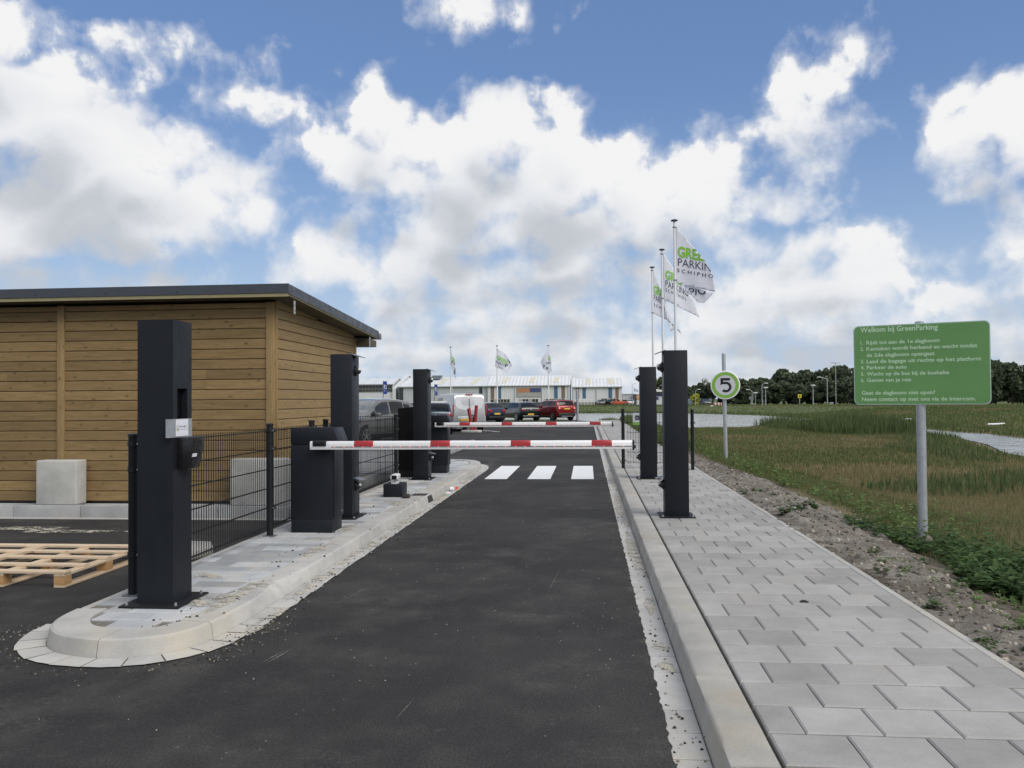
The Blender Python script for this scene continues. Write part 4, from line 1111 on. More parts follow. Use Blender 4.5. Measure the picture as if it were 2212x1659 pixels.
def cross_fence():
    t = thing('mesh_fence', 'short black mesh fence in front of the grey parked car, behind the long fence', 'fence', (-3.62, 15.6, 0.0))
    fence_panel(t, 0.0, 0.0, -1.9, 0.25, 0.22, 1.32)
    fence_post(t, -1.94, 0.255, 0.0, 1.4, (1.2, 0.4))
cross_fence()
def gate_fence():
    t = thing('mesh_gate', 'small black wire mesh gate between two posts across the pavement', 'gate', (0.76, 18.16, 0.118))
    dx, dy = 1.43, -0.42
    fence_post(t, 0, 0, 0, 1.29, (1.02, 0.17)); fence_post(t, dx, dy, 0, 1.27, (0.99, 0.17))
    L = math.hypot(dx, dy); fence_panel(t, dx*0.055, dy*0.055, dx*0.945, dy*0.945, 0.14, 1.21, 0.058, 6)
    s = thing('gate_sign', 'small white sign with dark pictograms hung on the mesh gate', 'sign', (0.76+0.21, 18.16-0.10, 1.06), math.atan2(dy, dx))
    m = MB(); m.box(0, 0.52, -0.005, 0.0, 0, 0.26); pa = m.build('panel', MAT['signwhite'], s)
    m = MB(); m.box(0.0, 0.52, -0.0065, -0.0052, 0.0, 0.06); m.build('green_strip', MAT['ringgreen'], pa)
    for i, (w, h) in enumerate(((0.13, 0.1), (0.13, 0.09), (0.12, 0.1))):
        m = MB(); x = 0.05+i*0.155; m.box(x, x+w*0.85, -0.0065, -0.0052, 0.105, 0.105+h); m.cur = 1
        m.box(x+0.02, x+w*0.55, -0.0078, -0.0067, 0.12, 0.105+h*0.7); m.build('pictogram', [MAT['flagblue'], MAT['signwhite'] if i else MAT['galvdark']], pa)
gate_fence()

# ------------------------------------------------------------------ green welcome sign
def green_sign():
    L3, R3 = Vector((3.25, 10.49, 0)), Vector((4.52, 9.86, 0))
    L3 = Vector(GS_L); R3 = Vector(GS_R)
    d = (R3-L3); W = math.hypot(d.x, d.y); a = math.atan2(d.y, d.x)
    zb, zt = GS_ZB, GS_ZT; H = zt-zb
    t = thing('welcome_sign', 'large green information sign with pale Dutch instructions on a steel post', 'sign', (3.87, 10.06, -0.03))
    m = MB(); m.tube((0, 0.0, -0.2), (0, 0, zt+0.045), 0.051, n=24); m.sphere((0, 0, zt+0.045), 0.051, 16, 6, sz=0.35); m.build('post', MAT['galv'], t, smooth=True, angle=50)
    # panel frame: local x along the panel, z up, -y towards the reader
    px, py = L3.x-3.87, L3.y-10.06
    ca, sa = math.cos(a), math.sin(a)
    off = 0.058                                    # panel stands in front of the post
    base = Vector((0, 0, 0))
    u0 = -(px*ca+py*sa)                            # distance from panel's left edge to the post along the panel
    holder = (u0)
    def rr_rect(w, h, r, n=6):
        pts = []
        for cx, cy, a0 in ((w-r, r, -90), (w-r, h-r, 0), (r, h-r, 90), (r, r, 180)):
            for i in range(n+1):
                q = R(a0+90*i/n); pts.append((cx+r*math.cos(q), cy+r*math.sin(q)))
        return pts
    org = (-u0*ca+off*sa, -u0*sa-off*ca, zb+0.03)
    m = MB(); m.prism(rr_rect(W, H, 0.06), 0.0, 0.022, 'y'); pa = m.build('panel', MAT['signedge'], t, loc=org, rot=(0, 0, a))
    m = MB(); m.prism([(x+0.011, z+0.011) for x, z in rr_rect(W-0.022, H-0.022, 0.052)], -0.003, -0.0005, 'y'); m.build('green_face', MAT['signgreen'], pa)
    lines = [('Welkom bij GreenParking', .055, .58, .083, .064, .021), ('1.', .055, .018, .238, .046, .019), ('Rijdt tot aan de 1e slagboom', .10, .545, .238, .046, .019),
             ('2.', .055, .024, .316, .046, .019), ('Kenteken wordt herkend en wacht totdat', .10, .81, .316, .046, .019), ('de 2de slagboom opengaat', .10, .51, .396, .046, .019),
             ('3.', .055, .026, .475, .046, .019), ('Laad de bagage uit rechts op het platform', .10, .835, .475, .046, .019), ('4.', .055, .027, .552, .046, .019), ('Parkeer de auto', .10, .305, .552, .046, .019),
             ('5.', .055, .026, .632, .046, .019), ('Wacht op de bus bij de bushalte', .10, .61, .632, .046, .019), ('6.', .055, .026, .712, .046, .019), ('Geniet van je reis', .10, .335, .712, .046, .019),
             ('Gaat de slagboom niet open?', .058, .55, .872, .047, .019), ('Neem contact op met ons via de intercom.', .058, .835, .952, .047, .019)]
    for txt, x, w, b, ch, bold in lines:
        v, f = fit_text(txt, w*W, ch*H, bold, 2); m = MB(); m.add([(x*W+p[0], -0.0042, H*(1-b)+p[1]) for p in v], f); m.build('lettering', MAT['signtext'], pa, recalc=False)
    for z in (0.2*H, 0.8*H):
        m = MB(); m.box(u0-0.09, u0+0.09, 0.0225, 0.034, z-0.02, z+0.02); m.build('post_clamp', MAT['galvdark'], pa)
    m = MB(); m.lathe([(0.11, -0.02), (0.09, 0.02), (0.06, 0.035)], (0, 0, 0), 14); m.build('soil_collar', MAT['soil'], t)
GS_L, GS_R, GS_ZB, GS_ZT = (3.190, 10.287, 0), (4.494, 9.705, 0), 1.524, 2.468
green_sign()

def speed_sign():
    t = thing('speed_sign', 'round green ringed sign with a black 5 on a galvanised post', 'sign', (3.96, 24.4, -0.1))
    m = MB(); m.tube((0, 0, -0.15), (-0.03, 0, 3.0), 0.054, n=20); m.sphere((-0.03, 0, 3.0), 0.054, 14, 6, sz=0.6); m.build('post', MAT['galv'], t, smooth=True, angle=50)
    a = math.atan2(24.4, 3.96)-math.pi/2; zc = 2.1
    m = MB(); m.lathe([(0.40, 0.0), (0.415, 0.012), (0.415, 0.03)], (0, 0, 0), 48, 'y'); d = m.build('disc', MAT['white'], t, loc=(-0.01, -0.10, zc), rot=(0, 0, a), smooth=True)
    def ring(name, ro_, ri, y, mat):
        m = MB(); n = 48
        if ri <= 0: m.add([(ro_*math.cos(2*math.pi*i/n), y, ro_*math.sin(2*math.pi*i/n)) for i in range(n)], [tuple(range(n))])
        else: m.add([(ro_*math.cos(2*math.pi*i/n), y, ro_*math.sin(2*math.pi*i/n)) for i in range(n)]+[(ri*math.cos(2*math.pi*i/n), y, ri*math.sin(2*math.pi*i/n)) for i in range(n)], [(i, (i+1) % n, n+(i+1) % n, n+i) for i in range(n)])
        m.build(name, mat, d, recalc=False)
    ring('green_ring', 0.378, 0.285, -0.003, MAT['ringgreen']); ring('sign_face', 0.284, 0, -0.003, MAT['signwhite'])
    # the numeral
    pts = []
    m = MB(); y = -0.006; T = 0.058
    m.add([(-0.13, y, 0.205), (0.135, y, 0.205), (0.135, y, 0.132), (-0.055, y, 0.132), (-0.055, y, 0.035), (-0.13, y, 0.005)], [(0, 1, 2, 3), (0, 3, 4, 5)])
    n = 30; cx, cz, ro_, ri = 0.015, -0.055, 0.16, 0.088; vs = []
    for i in range(n+1):
        q = R(122-(122+133)*i/n); vs += [(cx+ro_*math.cos(q), y, cz+ro_*0.97*math.sin(q)), (cx+ri*math.cos(q), y, cz+ri*0.97*math.sin(q))]
    m.add(vs, [(2*i, 2*i+2, 2*i+3, 2*i+1) for i in range(n)])
    m.add([(-0.13, y, 0.005), (-0.055, y, 0.035), (-0.025, y, 0.035), (-0.06, y, 0.095), (-0.13, y, 0.05)], [(0, 1, 2, 3, 4)])
    m.build('numeral', MAT['ink'], d, recalc=False)
    for z in (-0.22, 0.22):
        m = MB(); m.box(-0.07, 0.07, 0.03, 0.05, z-0.02, z+0.02); m.build('post_clamp', MAT['galvdark'], d)
speed_sign()

# ------------------------------------------------------------------ pallet
def pallet():
    t = thing('wooden_pallet', 'raw softwood pallet lying on the asphalt before the concrete block', 'pallet', (-4.57, 6.9, 0.0))
    W, D = 1.85, 1.36; rr = random.Random(8)
    for y, w in ((0.03, .09), (0.335, .085), (0.69, .09), (0.98, .085), (1.30, .1)):
        m = MB(); m.box(-W+rr.uniform(-.02, .02), rr.uniform(-.012, .01), y-w/2, y+w/2, 0.122+rr.uniform(0, .002), 0.1445); m.build('deck_board', MAT['pallet'], t, bevel=0.002, seg=1)
    for x, w in ((-1.80, .1), (-1.20, .1), (-0.62, .1), (-0.05, .1)):
        m = MB(); m.box(x-w/2, x+w/2, -0.012, D+rr.uniform(-.01, .01), 0.1005, 0.1215); m.build('stringer_board', MAT['palletY'], t, bevel=0.002, seg=1)
        for y in (0.045, 0.68, 1.295):
            m = MB(); m.box(x-w/2+rr.uniform(-.004, .004), x+w/2, y-0.055, y+0.055+rr.uniform(-.01, .01), 0.0225, 0.1); m.build('spacer_block', MAT['palletblock'], t, bevel=0.002, seg=1)
        m = MB(); m.box(x-w/2, x+w/2, -0.01, D, 0.0015, 0.022); m.build('runner', MAT['palletY'], t, bevel=0.002, seg=1)
    m = MB(); m.box(-1.14, -1.02, 0.02, D-0.03, 0.1215, 0.1435); m.build('loose_slat', MAT['palletY'], t)
pallet()

# ------------------------------------------------------------------ small things in and by the gutter
def drain():
    t = thing('kerb_drain', 'dark cast iron drain inlet set in the island kerb with three slots', 'drain', (-2.5, 13.05, 0.0))
    m = MB(); m.prism([(-0.30, 0.1205), (-0.06, 0.1205), (-0.03, 0.112), (-0.012, 0.085), (0.012, 0.0095), (-0.03, 0.0095), (-0.08, 0.08), (-0.3, 0.1)], -0.17, 0.17, 'y'); b = m.build('inlet_cover', MAT['iron'], t, bevel=0.006)
    for y in (-0.1, 0.0, 0.1):
        m = MB(); m.add([(0.0135, y-0.033, 0.014), (0.0135, y+0.033, 0.014), (-0.008, y+0.033, 0.086), (-0.008, y-0.033, 0.086)], [(0, 1, 2, 3)]); m.build('slot', MAT['void'], b, recalc=False)
drain()
m = MB(); m.lathe([(0.028, 0.0), (0.04, 0.07), (0.038, 0.07), (0.03, 0.03)], (0, 0, 0.03), 14, 'x'); o = m.build('paper_cup', MAT['paper'], loc=(-2.46, 14.6, 0.015), rot=(0, 0, 0.5)); tag(o, 'crumpled white paper cup lying at the foot of the island kerb', 'litter')
m = MB(); m.add([(-.025, 0, 0), (.025, 0, 0), (.028, .03, .045), (-.022, .03, .05), (-.03, .004, 0), (.02, .006, 0), (.023, .036, .045), (-.027, .036, .05)], [(0, 1, 2, 3), (7, 6, 5, 4), (0, 4, 5, 1), (1, 5, 6, 2), (2, 6, 7, 3), (3, 7, 4, 0)])
t_ = NT('red_wrapper'); o = m.build('wrapper', t_.set((0.6, 0.07, 0.03), 0.5), loc=(-2.37, 14.85, 0.009)); tag(o, 'small orange red wrapper standing in the gutter by the cup', 'litter')
m = MB(); q = sand_patch('x', 0, 0, .05, .035, 0.0, 44, 0.03); m.v = q.v; m.f = q.f; m.mi = q.mi; o = m.build('crumpled_tissue', MAT['paper'], loc=(-2.42, 14.2, 0.01)); tag(o, 'crumpled white tissue in the gutter nearest the drain inlet', 'litter')
m = MB(); m.box(-0.02, 0.09, -0.05, 0.05, 0, 0.06); o = m.build('stone_lump', MAT['iron'], loc=(-2.83, 12.6, 0.118), bevel=0.015); tag(o, 'small dark broken lump beside the camera plinth', 'lump')
m = MB(); q = sand_patch('x', 0, 0, .028, .02, 0, 45, 0.018); m.v = q.v; m.f = q.f; m.mi = q.mi; o = m.build('asphalt_lump', MAT['rubber'], loc=(1.56, 6.25, 0.119)); tag(o, 'single black lump lying on the right pavement tiles', 'lump')
m = MB(); m.prism([(0.0, 0.0), (0.30, 0.1), (0.36, 0.45), (0.2, 0.75), (-0.25, 0.8), (-0.3, 0.05)], 0.0, 0.09, 'z'); o = m.build('concrete_slab', MAT['kerb_sandy'], loc=(-4.33, 8.05, 0.0), bevel=0.02); tag(o, 'pale rounded concrete slab on the asphalt behind the fence', 'slab')

# ------------------------------------------------------------------ flags
def clip_poly_bm(bm, poly):
    """keep the part of a flat mesh (x,z plane) inside a convex polygon given counter-clockwise or clockwise"""
    area = sum(poly[i][0]*poly[(i+1) % len(poly)][1]-poly[(i+1) % len(poly)][0]*poly[i][1] for i in range(len(poly)))
    P = poly if area > 0 else poly[::-1]
    for i in range(len(P)):
        a, b = P[i], P[(i+1) % len(P)]; n = Vector((b[1]-a[1], 0, -(b[0]-a[0])))
        if n.length < 1e-6: continue
        geom = bm.verts[:]+bm.edges[:]+bm.faces[:]
        bmesh.ops.bisect_plane(bm, geom=geom, plane_co=(a[0], 0, a[1]), plane_no=n, clear_outer=True, dist=1e-5)
def slice_bm(bm, step):
    xs = [v.co.x for v in bm.verts]; zs = [v.co.z for v in bm.verts]
    if not xs: return
    x = math.floor(min(xs)/step)*step
    while x < max(xs):
        bmesh.ops.bisect_plane(bm, geom=bm.verts[:]+bm.edges[:]+bm.faces[:], plane_co=(x, 0, 0), plane_no=(1, 0, 0), dist=1e-5); x += step
    z = math.floor(min(zs)/step)*step
    while z < max(zs):
        bmesh.ops.bisect_plane(bm, geom=bm.verts[:]+bm.edges[:]+bm.faces[:], plane_co=(0, 0, z), plane_no=(0, 0, 1), dist=1e-5); z += step
def flag_piece(name, parent, mat, verts, faces, wave, clip=None, off=0.0, step=0.1, thick=False):
    bm = bmesh.new(); vs = [bm.verts.new((x, 0, z)) for x, z in verts]
    for f in faces:
        try: bm.faces.new([vs[i] for i in f])
        except ValueError: pass
    if clip: clip_poly_bm(bm, clip)
    if not bm.faces: bm.free(); return None
    slice_bm(bm, step)
    for v in bm.verts: v.co.y = wave(v.co.x, v.co.z)+off
    me = bpy.data.meshes.new(name); bm.to_mesh(me); bm.free()
    for p in me.polygons: p.use_smooth = True
    o = link_mesh(name, me, mat, parent)
    if thick:
        md = o.modifiers.new('thickness', 'SOLIDIFY'); md.thickness = 0.004; md.offset = 0
    return o
def flagpole(label, x, y, ztop, zb=-0.05, r=0.055, group=None):
    t = thing('flagpole', label, 'flagpole', (x, y, zb), 0, group)
    m = MB(); m.tube((0, 0, 0), (0, 0, ztop-zb), r, r*0.72, 18); m.build('mast', MAT['pole'], t, smooth=True, angle=50)
    m = MB(); m.lathe([(r*0.5, ztop-zb-0.03), (r*2.0, ztop-zb), (r*2.05, ztop-zb+0.025), (r*1.2, ztop-zb+0.045)], (0, 0, 0), 18); m.build('pole_cap', MAT['trim'], t, smooth=True)
    m = MB(); m.lathe([(r*1.9, -0.02), (r*1.8, 0.05), (r*1.05, 0.1)], (0, 0, 0), 16); m.build('foot', MAT['galvdark'], t)
    return t
def flag(label, x, y, polys, texts, wave, group, r=0.05):
    """polys: outlines of the hanging cloth, in metres from the pole foot axis (dx, z)"""
    t = thing('flag', label, 'flag', (x, y, 0), 0, group)
    for i, (pl, wv) in enumerate(polys):
        flag_piece('cloth', t, MAT['flag'], pl, [tuple(range(len(pl)))], wv, step=0.09, thick=True)
    main = polys[0][0]
    for (txt, mat, x0, z0, w, slope, ch, bold, clip, wv, off) in texts:
        v, f = fit_text(txt, w, ch, bold, 3)
        v = [(x0+a, z0+b+slope*a) for a, b in v]
        flag_piece('lettering', t, mat, v, f, wv, clip=clip, off=off, step=0.09)
    for z in (max(p[1] for p in main)-0.05, min(p[1] for p in polys[0][0] if p[0] < 0.2)+0.05):
        m = MB(); m.lathe([(r+0.014, z-0.015), (r+0.014, z+0.015)], (0, 0, 0), 14); m.build('clip_ring', MAT['galvdark'], t)
    return t
G1 = 'flags on the three near poles'; GP = 'white flagpoles on the right behind the pillars'
flagpole('nearest and tallest looking white flagpole, behind the large right pillar', 2.79, 26.5, 7.25, group=GP)
flagpole('middle one of the three white flagpoles beside the right pavement', 2.87, 31.8, 7.28, group=GP)
flagpole('farthest of the three white flagpoles beside the right pavement', 2.84, 36.2, 7.31, group=GP)
w1 = lambda x, z: -0.02-0.12*math.sin(max(x, 0)*2.6+z*0.9)*min(1, max(x, 0)*1.4)-0.03*math.sin(x*8+z*3)*min(1, max(x, 0))
w1b = lambda x, z: 0.12+0.10*math.sin(x*4.0-z*2)
A = [(0.03, 7.1), (0.55, 6.43), (0.92, 5.93), (1.14, 5.54), (1.22, 4.96), (0.30, 5.20), (0.0, 5.32)]
B = [(0.30, 5.22), (1.225, 4.97), (0.92, 4.65), (0.70, 4.67), (0.51, 4.89), (0.36, 4.97)]
N_, Gn = MAT['flagblue'], MAT['flaggreen']
flag('white flag on the nearest pole, its lettering cut off by a fold', 2.79, 26.5, [(A, w1), (B, w1b)],
     [('GREEN', Gn, 0.09, 6.12, 1.02, -0.23, 0.33, 0.035, A, w1, -0.014), ('PARKING', N_, 0.10, 5.83, 1.22, -0.24, 0.235, -0.004, A, w1, -0.014),
      ('S C H I P H O L', N_, 0.07, 5.63, 1.24, -0.23, 0.115, 0.006, A, w1, -0.014), ('o|O', N_, 0.42, 5.0, 0.55, -0.20, 0.2, 0.02, [(0.38, 5.14), (1.1, 4.98), (0.9, 4.7), (0.55, 4.9)], w1b, -0.02)], w1, G1)
w2 = lambda x, z: -0.02-0.10*math.sin(x*3.0+z*1.2+1)*min(1, max(x, 0)*1.3)-0.03*math.sin(x*9+z*2)*min(1, max(x, 0))
A = [(0.03, 7.18), (0.38, 6.68), (0.85, 5.79), (1.15, 5.37), (1.38, 4.70), (0.75, 5.02), (0.05, 5.39)]
flag('white flag on the middle near pole, partly behind the nearest flag', 2.87, 31.8, [(A, w2)],
     [('GREEN', Gn, 0.12, 6.19, 0.85, -0.42, 0.34, 0.035, A, w2, -0.014), ('PARKING', N_, 0.12, 5.88, 0.85, -0.44, 0.25, -0.004, A, w2, -0.014),
      ('S C H I P H O L', N_, 0.12, 5.70, 0.78, -0.46, 0.12, 0.006, A, w2, -0.014)], w2, G1)
w3 = lambda x, z: -0.02-0.08*math.sin(x*7.0+z*1.6)*min(1, max(x, 0)*2.5)
A = [(0.03, 7.24), (0.35, 6.39), (0.54, 5.87), (0.66, 5.25), (0.62, 5.02), (0.06, 5.30)]
B = [(0.36, 6.36), (0.55, 5.87), (0.70, 5.31), (0.89, 4.79), (1.19, 4.39), (1.14, 4.6), (0.93, 4.62), (0.76, 4.52), (0.60, 5.06), (0.50, 5.6)]
flag('white flag hanging limp on the farthest near pole', 2.84, 36.2, [(A, w3), (B, lambda x, z: -0.10-0.06*math.sin(x*9+z*2))],
     [('GREEN', Gn, 0.06, 6.2, 0.62, -0.45, 0.36, 0.035, A, w3, -0.014), ('PARKING', N_, 0.06, 5.88, 0.66, -0.42, 0.26, -0.004, A, w3, -0.014),
      ('S C H I P', N_, 0.06, 5.64, 0.5, -0.42, 0.12, 0.006, A, w3, -0.014),
      ('GREEN', Gn, 0.42, 5.72, 0.3, -0.9, 0.34, 0.03, B[:5]+B[7:9], lambda x, z: -0.10-0.06*math.sin(x*9+z*2), -0.016), ('C L', N_, 0.64, 5.0, 0.25, -1.0, 0.3, 0.0, B[2:5]+B[7:9], lambda x, z: -0.10-0.06*math.sin(x*9+z*2), -0.016)], w3, G1)
G2 = 'flags far off before the warehouse'; GP2 = 'far white flagpoles before the warehouse'
flagpole('left one of three far white flagpoles, above the silver van', -14.78, 89, 7.44, r=0.075, group=GP2)
flagpole('middle one of three far white flagpoles, right of the silver van', -9.70, 89, 7.52, r=0.075, group=GP2)
flagpole('right one of three far white flagpoles, above the red car', -4.15, 89, 7.47, r=0.075, group=GP2)
wf = lambda x, z: -0.09-0.10*math.sin(x*3.1+z*1.3)*min(1, abs(x)*1.3)
A = [(0.06, 7.22), (0.38, 6.35), (0.66, 5.24), (0.62, 3.95), (0.34, 4.55), (0.10, 5.55)]
flag('narrow white flag hanging limp on the left far pole', -14.78, 89, [(A, wf)], [('GR', Gn, 0.12, 6.0, 0.4, -0.7, 0.45, 0.03, A, wf, -0.02), ('PA', N_, 0.12, 5.6, 0.42, -0.6, 0.38, 0.0, A, wf, -0.02), ('S C H', N_, 0.14, 5.25, 0.42, -0.5, 0.16, 0.0, A, wf, -0.02), ('J', N_, 0.34, 4.7, 0.2, -0.5, 0.4, 0.02, A, wf, -0.02)], wf, G2)
A = [(0.05, 7.22), (0.96, 6.57), (1.65, 5.42), (1.09, 4.63), (0.32, 5.02), (-0.25, 5.29), (-0.12, 6.25)]
flag('white flag blown broadside on the middle far pole', -9.70, 89, [(A, wf)], [('GREEN', Gn, -0.02, 6.05, 1.15, -0.5, 0.46, 0.03, A, wf, -0.02), ('PARKING', N_, -0.10, 5.62, 1.05, -0.42, 0.34, -0.003, A, wf, -0.02), ('S C H O L', N_, -0.05, 5.3, 0.85, -0.4, 0.15, 0.0, A, wf, -0.02), ('Y', N_, 1.12, 5.7, 0.42, -0.5, 0.36, 0.02, A, wf, -0.02), ('P', N_, 0.88, 5.22, 0.3, -0.2, 0.34, 0.025, A, wf, -0.02)], wf, G2)
A = [(0.02, 7.15), (0.31, 5.66), (0.38, 4.77), (0.15, 4.53), (-0.58, 4.98), (-0.83, 5.73), (-0.57, 6.27)]
flag('white flag doubled back on the right far pole', -4.15, 89, [(A, wf)], [('GR', Gn, -0.02, 5.85, 0.28, 0.35, 0.5, 0.02, A, wf, -0.02), ('NG', N_, -0.2, 5.4, 0.5, 0.3, 0.3, 0.0, A, wf, -0.02), ('y', N_, -0.62, 5.25, 0.3, -0.5, 0.34, 0.02, A, wf, -0.02), ('o', N_, -0.26, 4.95, 0.26, -0.2, 0.34, 0.03, A, wf, -0.02)], wf, G2)

# ------------------------------------------------------------------ vehicles
def paint(name, c, metal=0.35, rough=0.22):
    t = NT(name); n = t.noise(2.0, 3)
    t.bump(t.noise(1.2, 2), 0.02, 0.02)
    return t.set(t.ramp(n, [(0.3, tuple(x*0.93 for x in c)), (0.7, tuple(min(1, x*1.06) for x in c))]), rough, metal, 0.5, Coat_Weight=0.8, Coat_Roughness=0.04)
t = NT('car_glass'); MAT['glass'] = t.set((0.012, 0.016, 0.021), 0.03, 0.0, 0.45)
t = NT('windscreen_glass'); MAT['screen'] = t.set((0.10, 0.11, 0.11), 0.03, 0.0, 0.9, Coat_Weight=1.0, Coat_Roughness=0.01)  # pale base colour stands in for part of the reflection
t = NT('privacy_glass'); MAT['glassdark'] = t.set((0.005, 0.006, 0.008), 0.04, 0.0, 0.35)
MAT['rim'] = simple('alloy_rim', (0.45, 0.46, 0.48), 0.3, 0.8, 0.1, 9)
MAT['lamp_red'] = simple('red_lamp_lens', (0.30, 0.012, 0.015), 0.12, 0, 0.2, 9, spec=0.8)
MAT['lamp_lit'] = emit('lit_tail_lamp', (1.0, 0.30, 0.26), 0.9)
MAT['lamp_clear'] = simple('clear_lamp_lens', (0.55, 0.57, 0.6), 0.08, 0.3, 0.1, 9)
MAT['plate_y'] = simple('yellow_plate', (0.72, 0.46, 0.05), 0.4, 0, 0.04, 9)
MAT['blacktrim'] = simple('black_trim', (0.014, 0.014, 0.015), 0.45, 0, 0.15, 9)

def interp(xs, ys):
    """smooth monotone interpolation"""
    xs = np.array(xs, float); ys = np.array(ys, float)
    h = np.diff(xs); d = np.diff(ys)/h; m = np.zeros(len(xs)); m[0], m[-1] = d[0], d[-1]
    for i in range(1, len(xs)-1): m[i] = 0 if d[i-1]*d[i] <= 0 else 2*d[i-1]*d[i]/(d[i-1]+d[i])
    def f(x):
        i = int(np.clip(np.searchsorted(xs, x)-1, 0, len(h)-1)); t = (x-xs[i])/h[i]
        return float((2*t**3-3*t**2+1)*ys[i]+(t**3-2*t**2+t)*h[i]*m[i]+(-2*t**3+3*t**2)*ys[i+1]+(t**3-t**2)*h[i]*m[i+1])
    return f

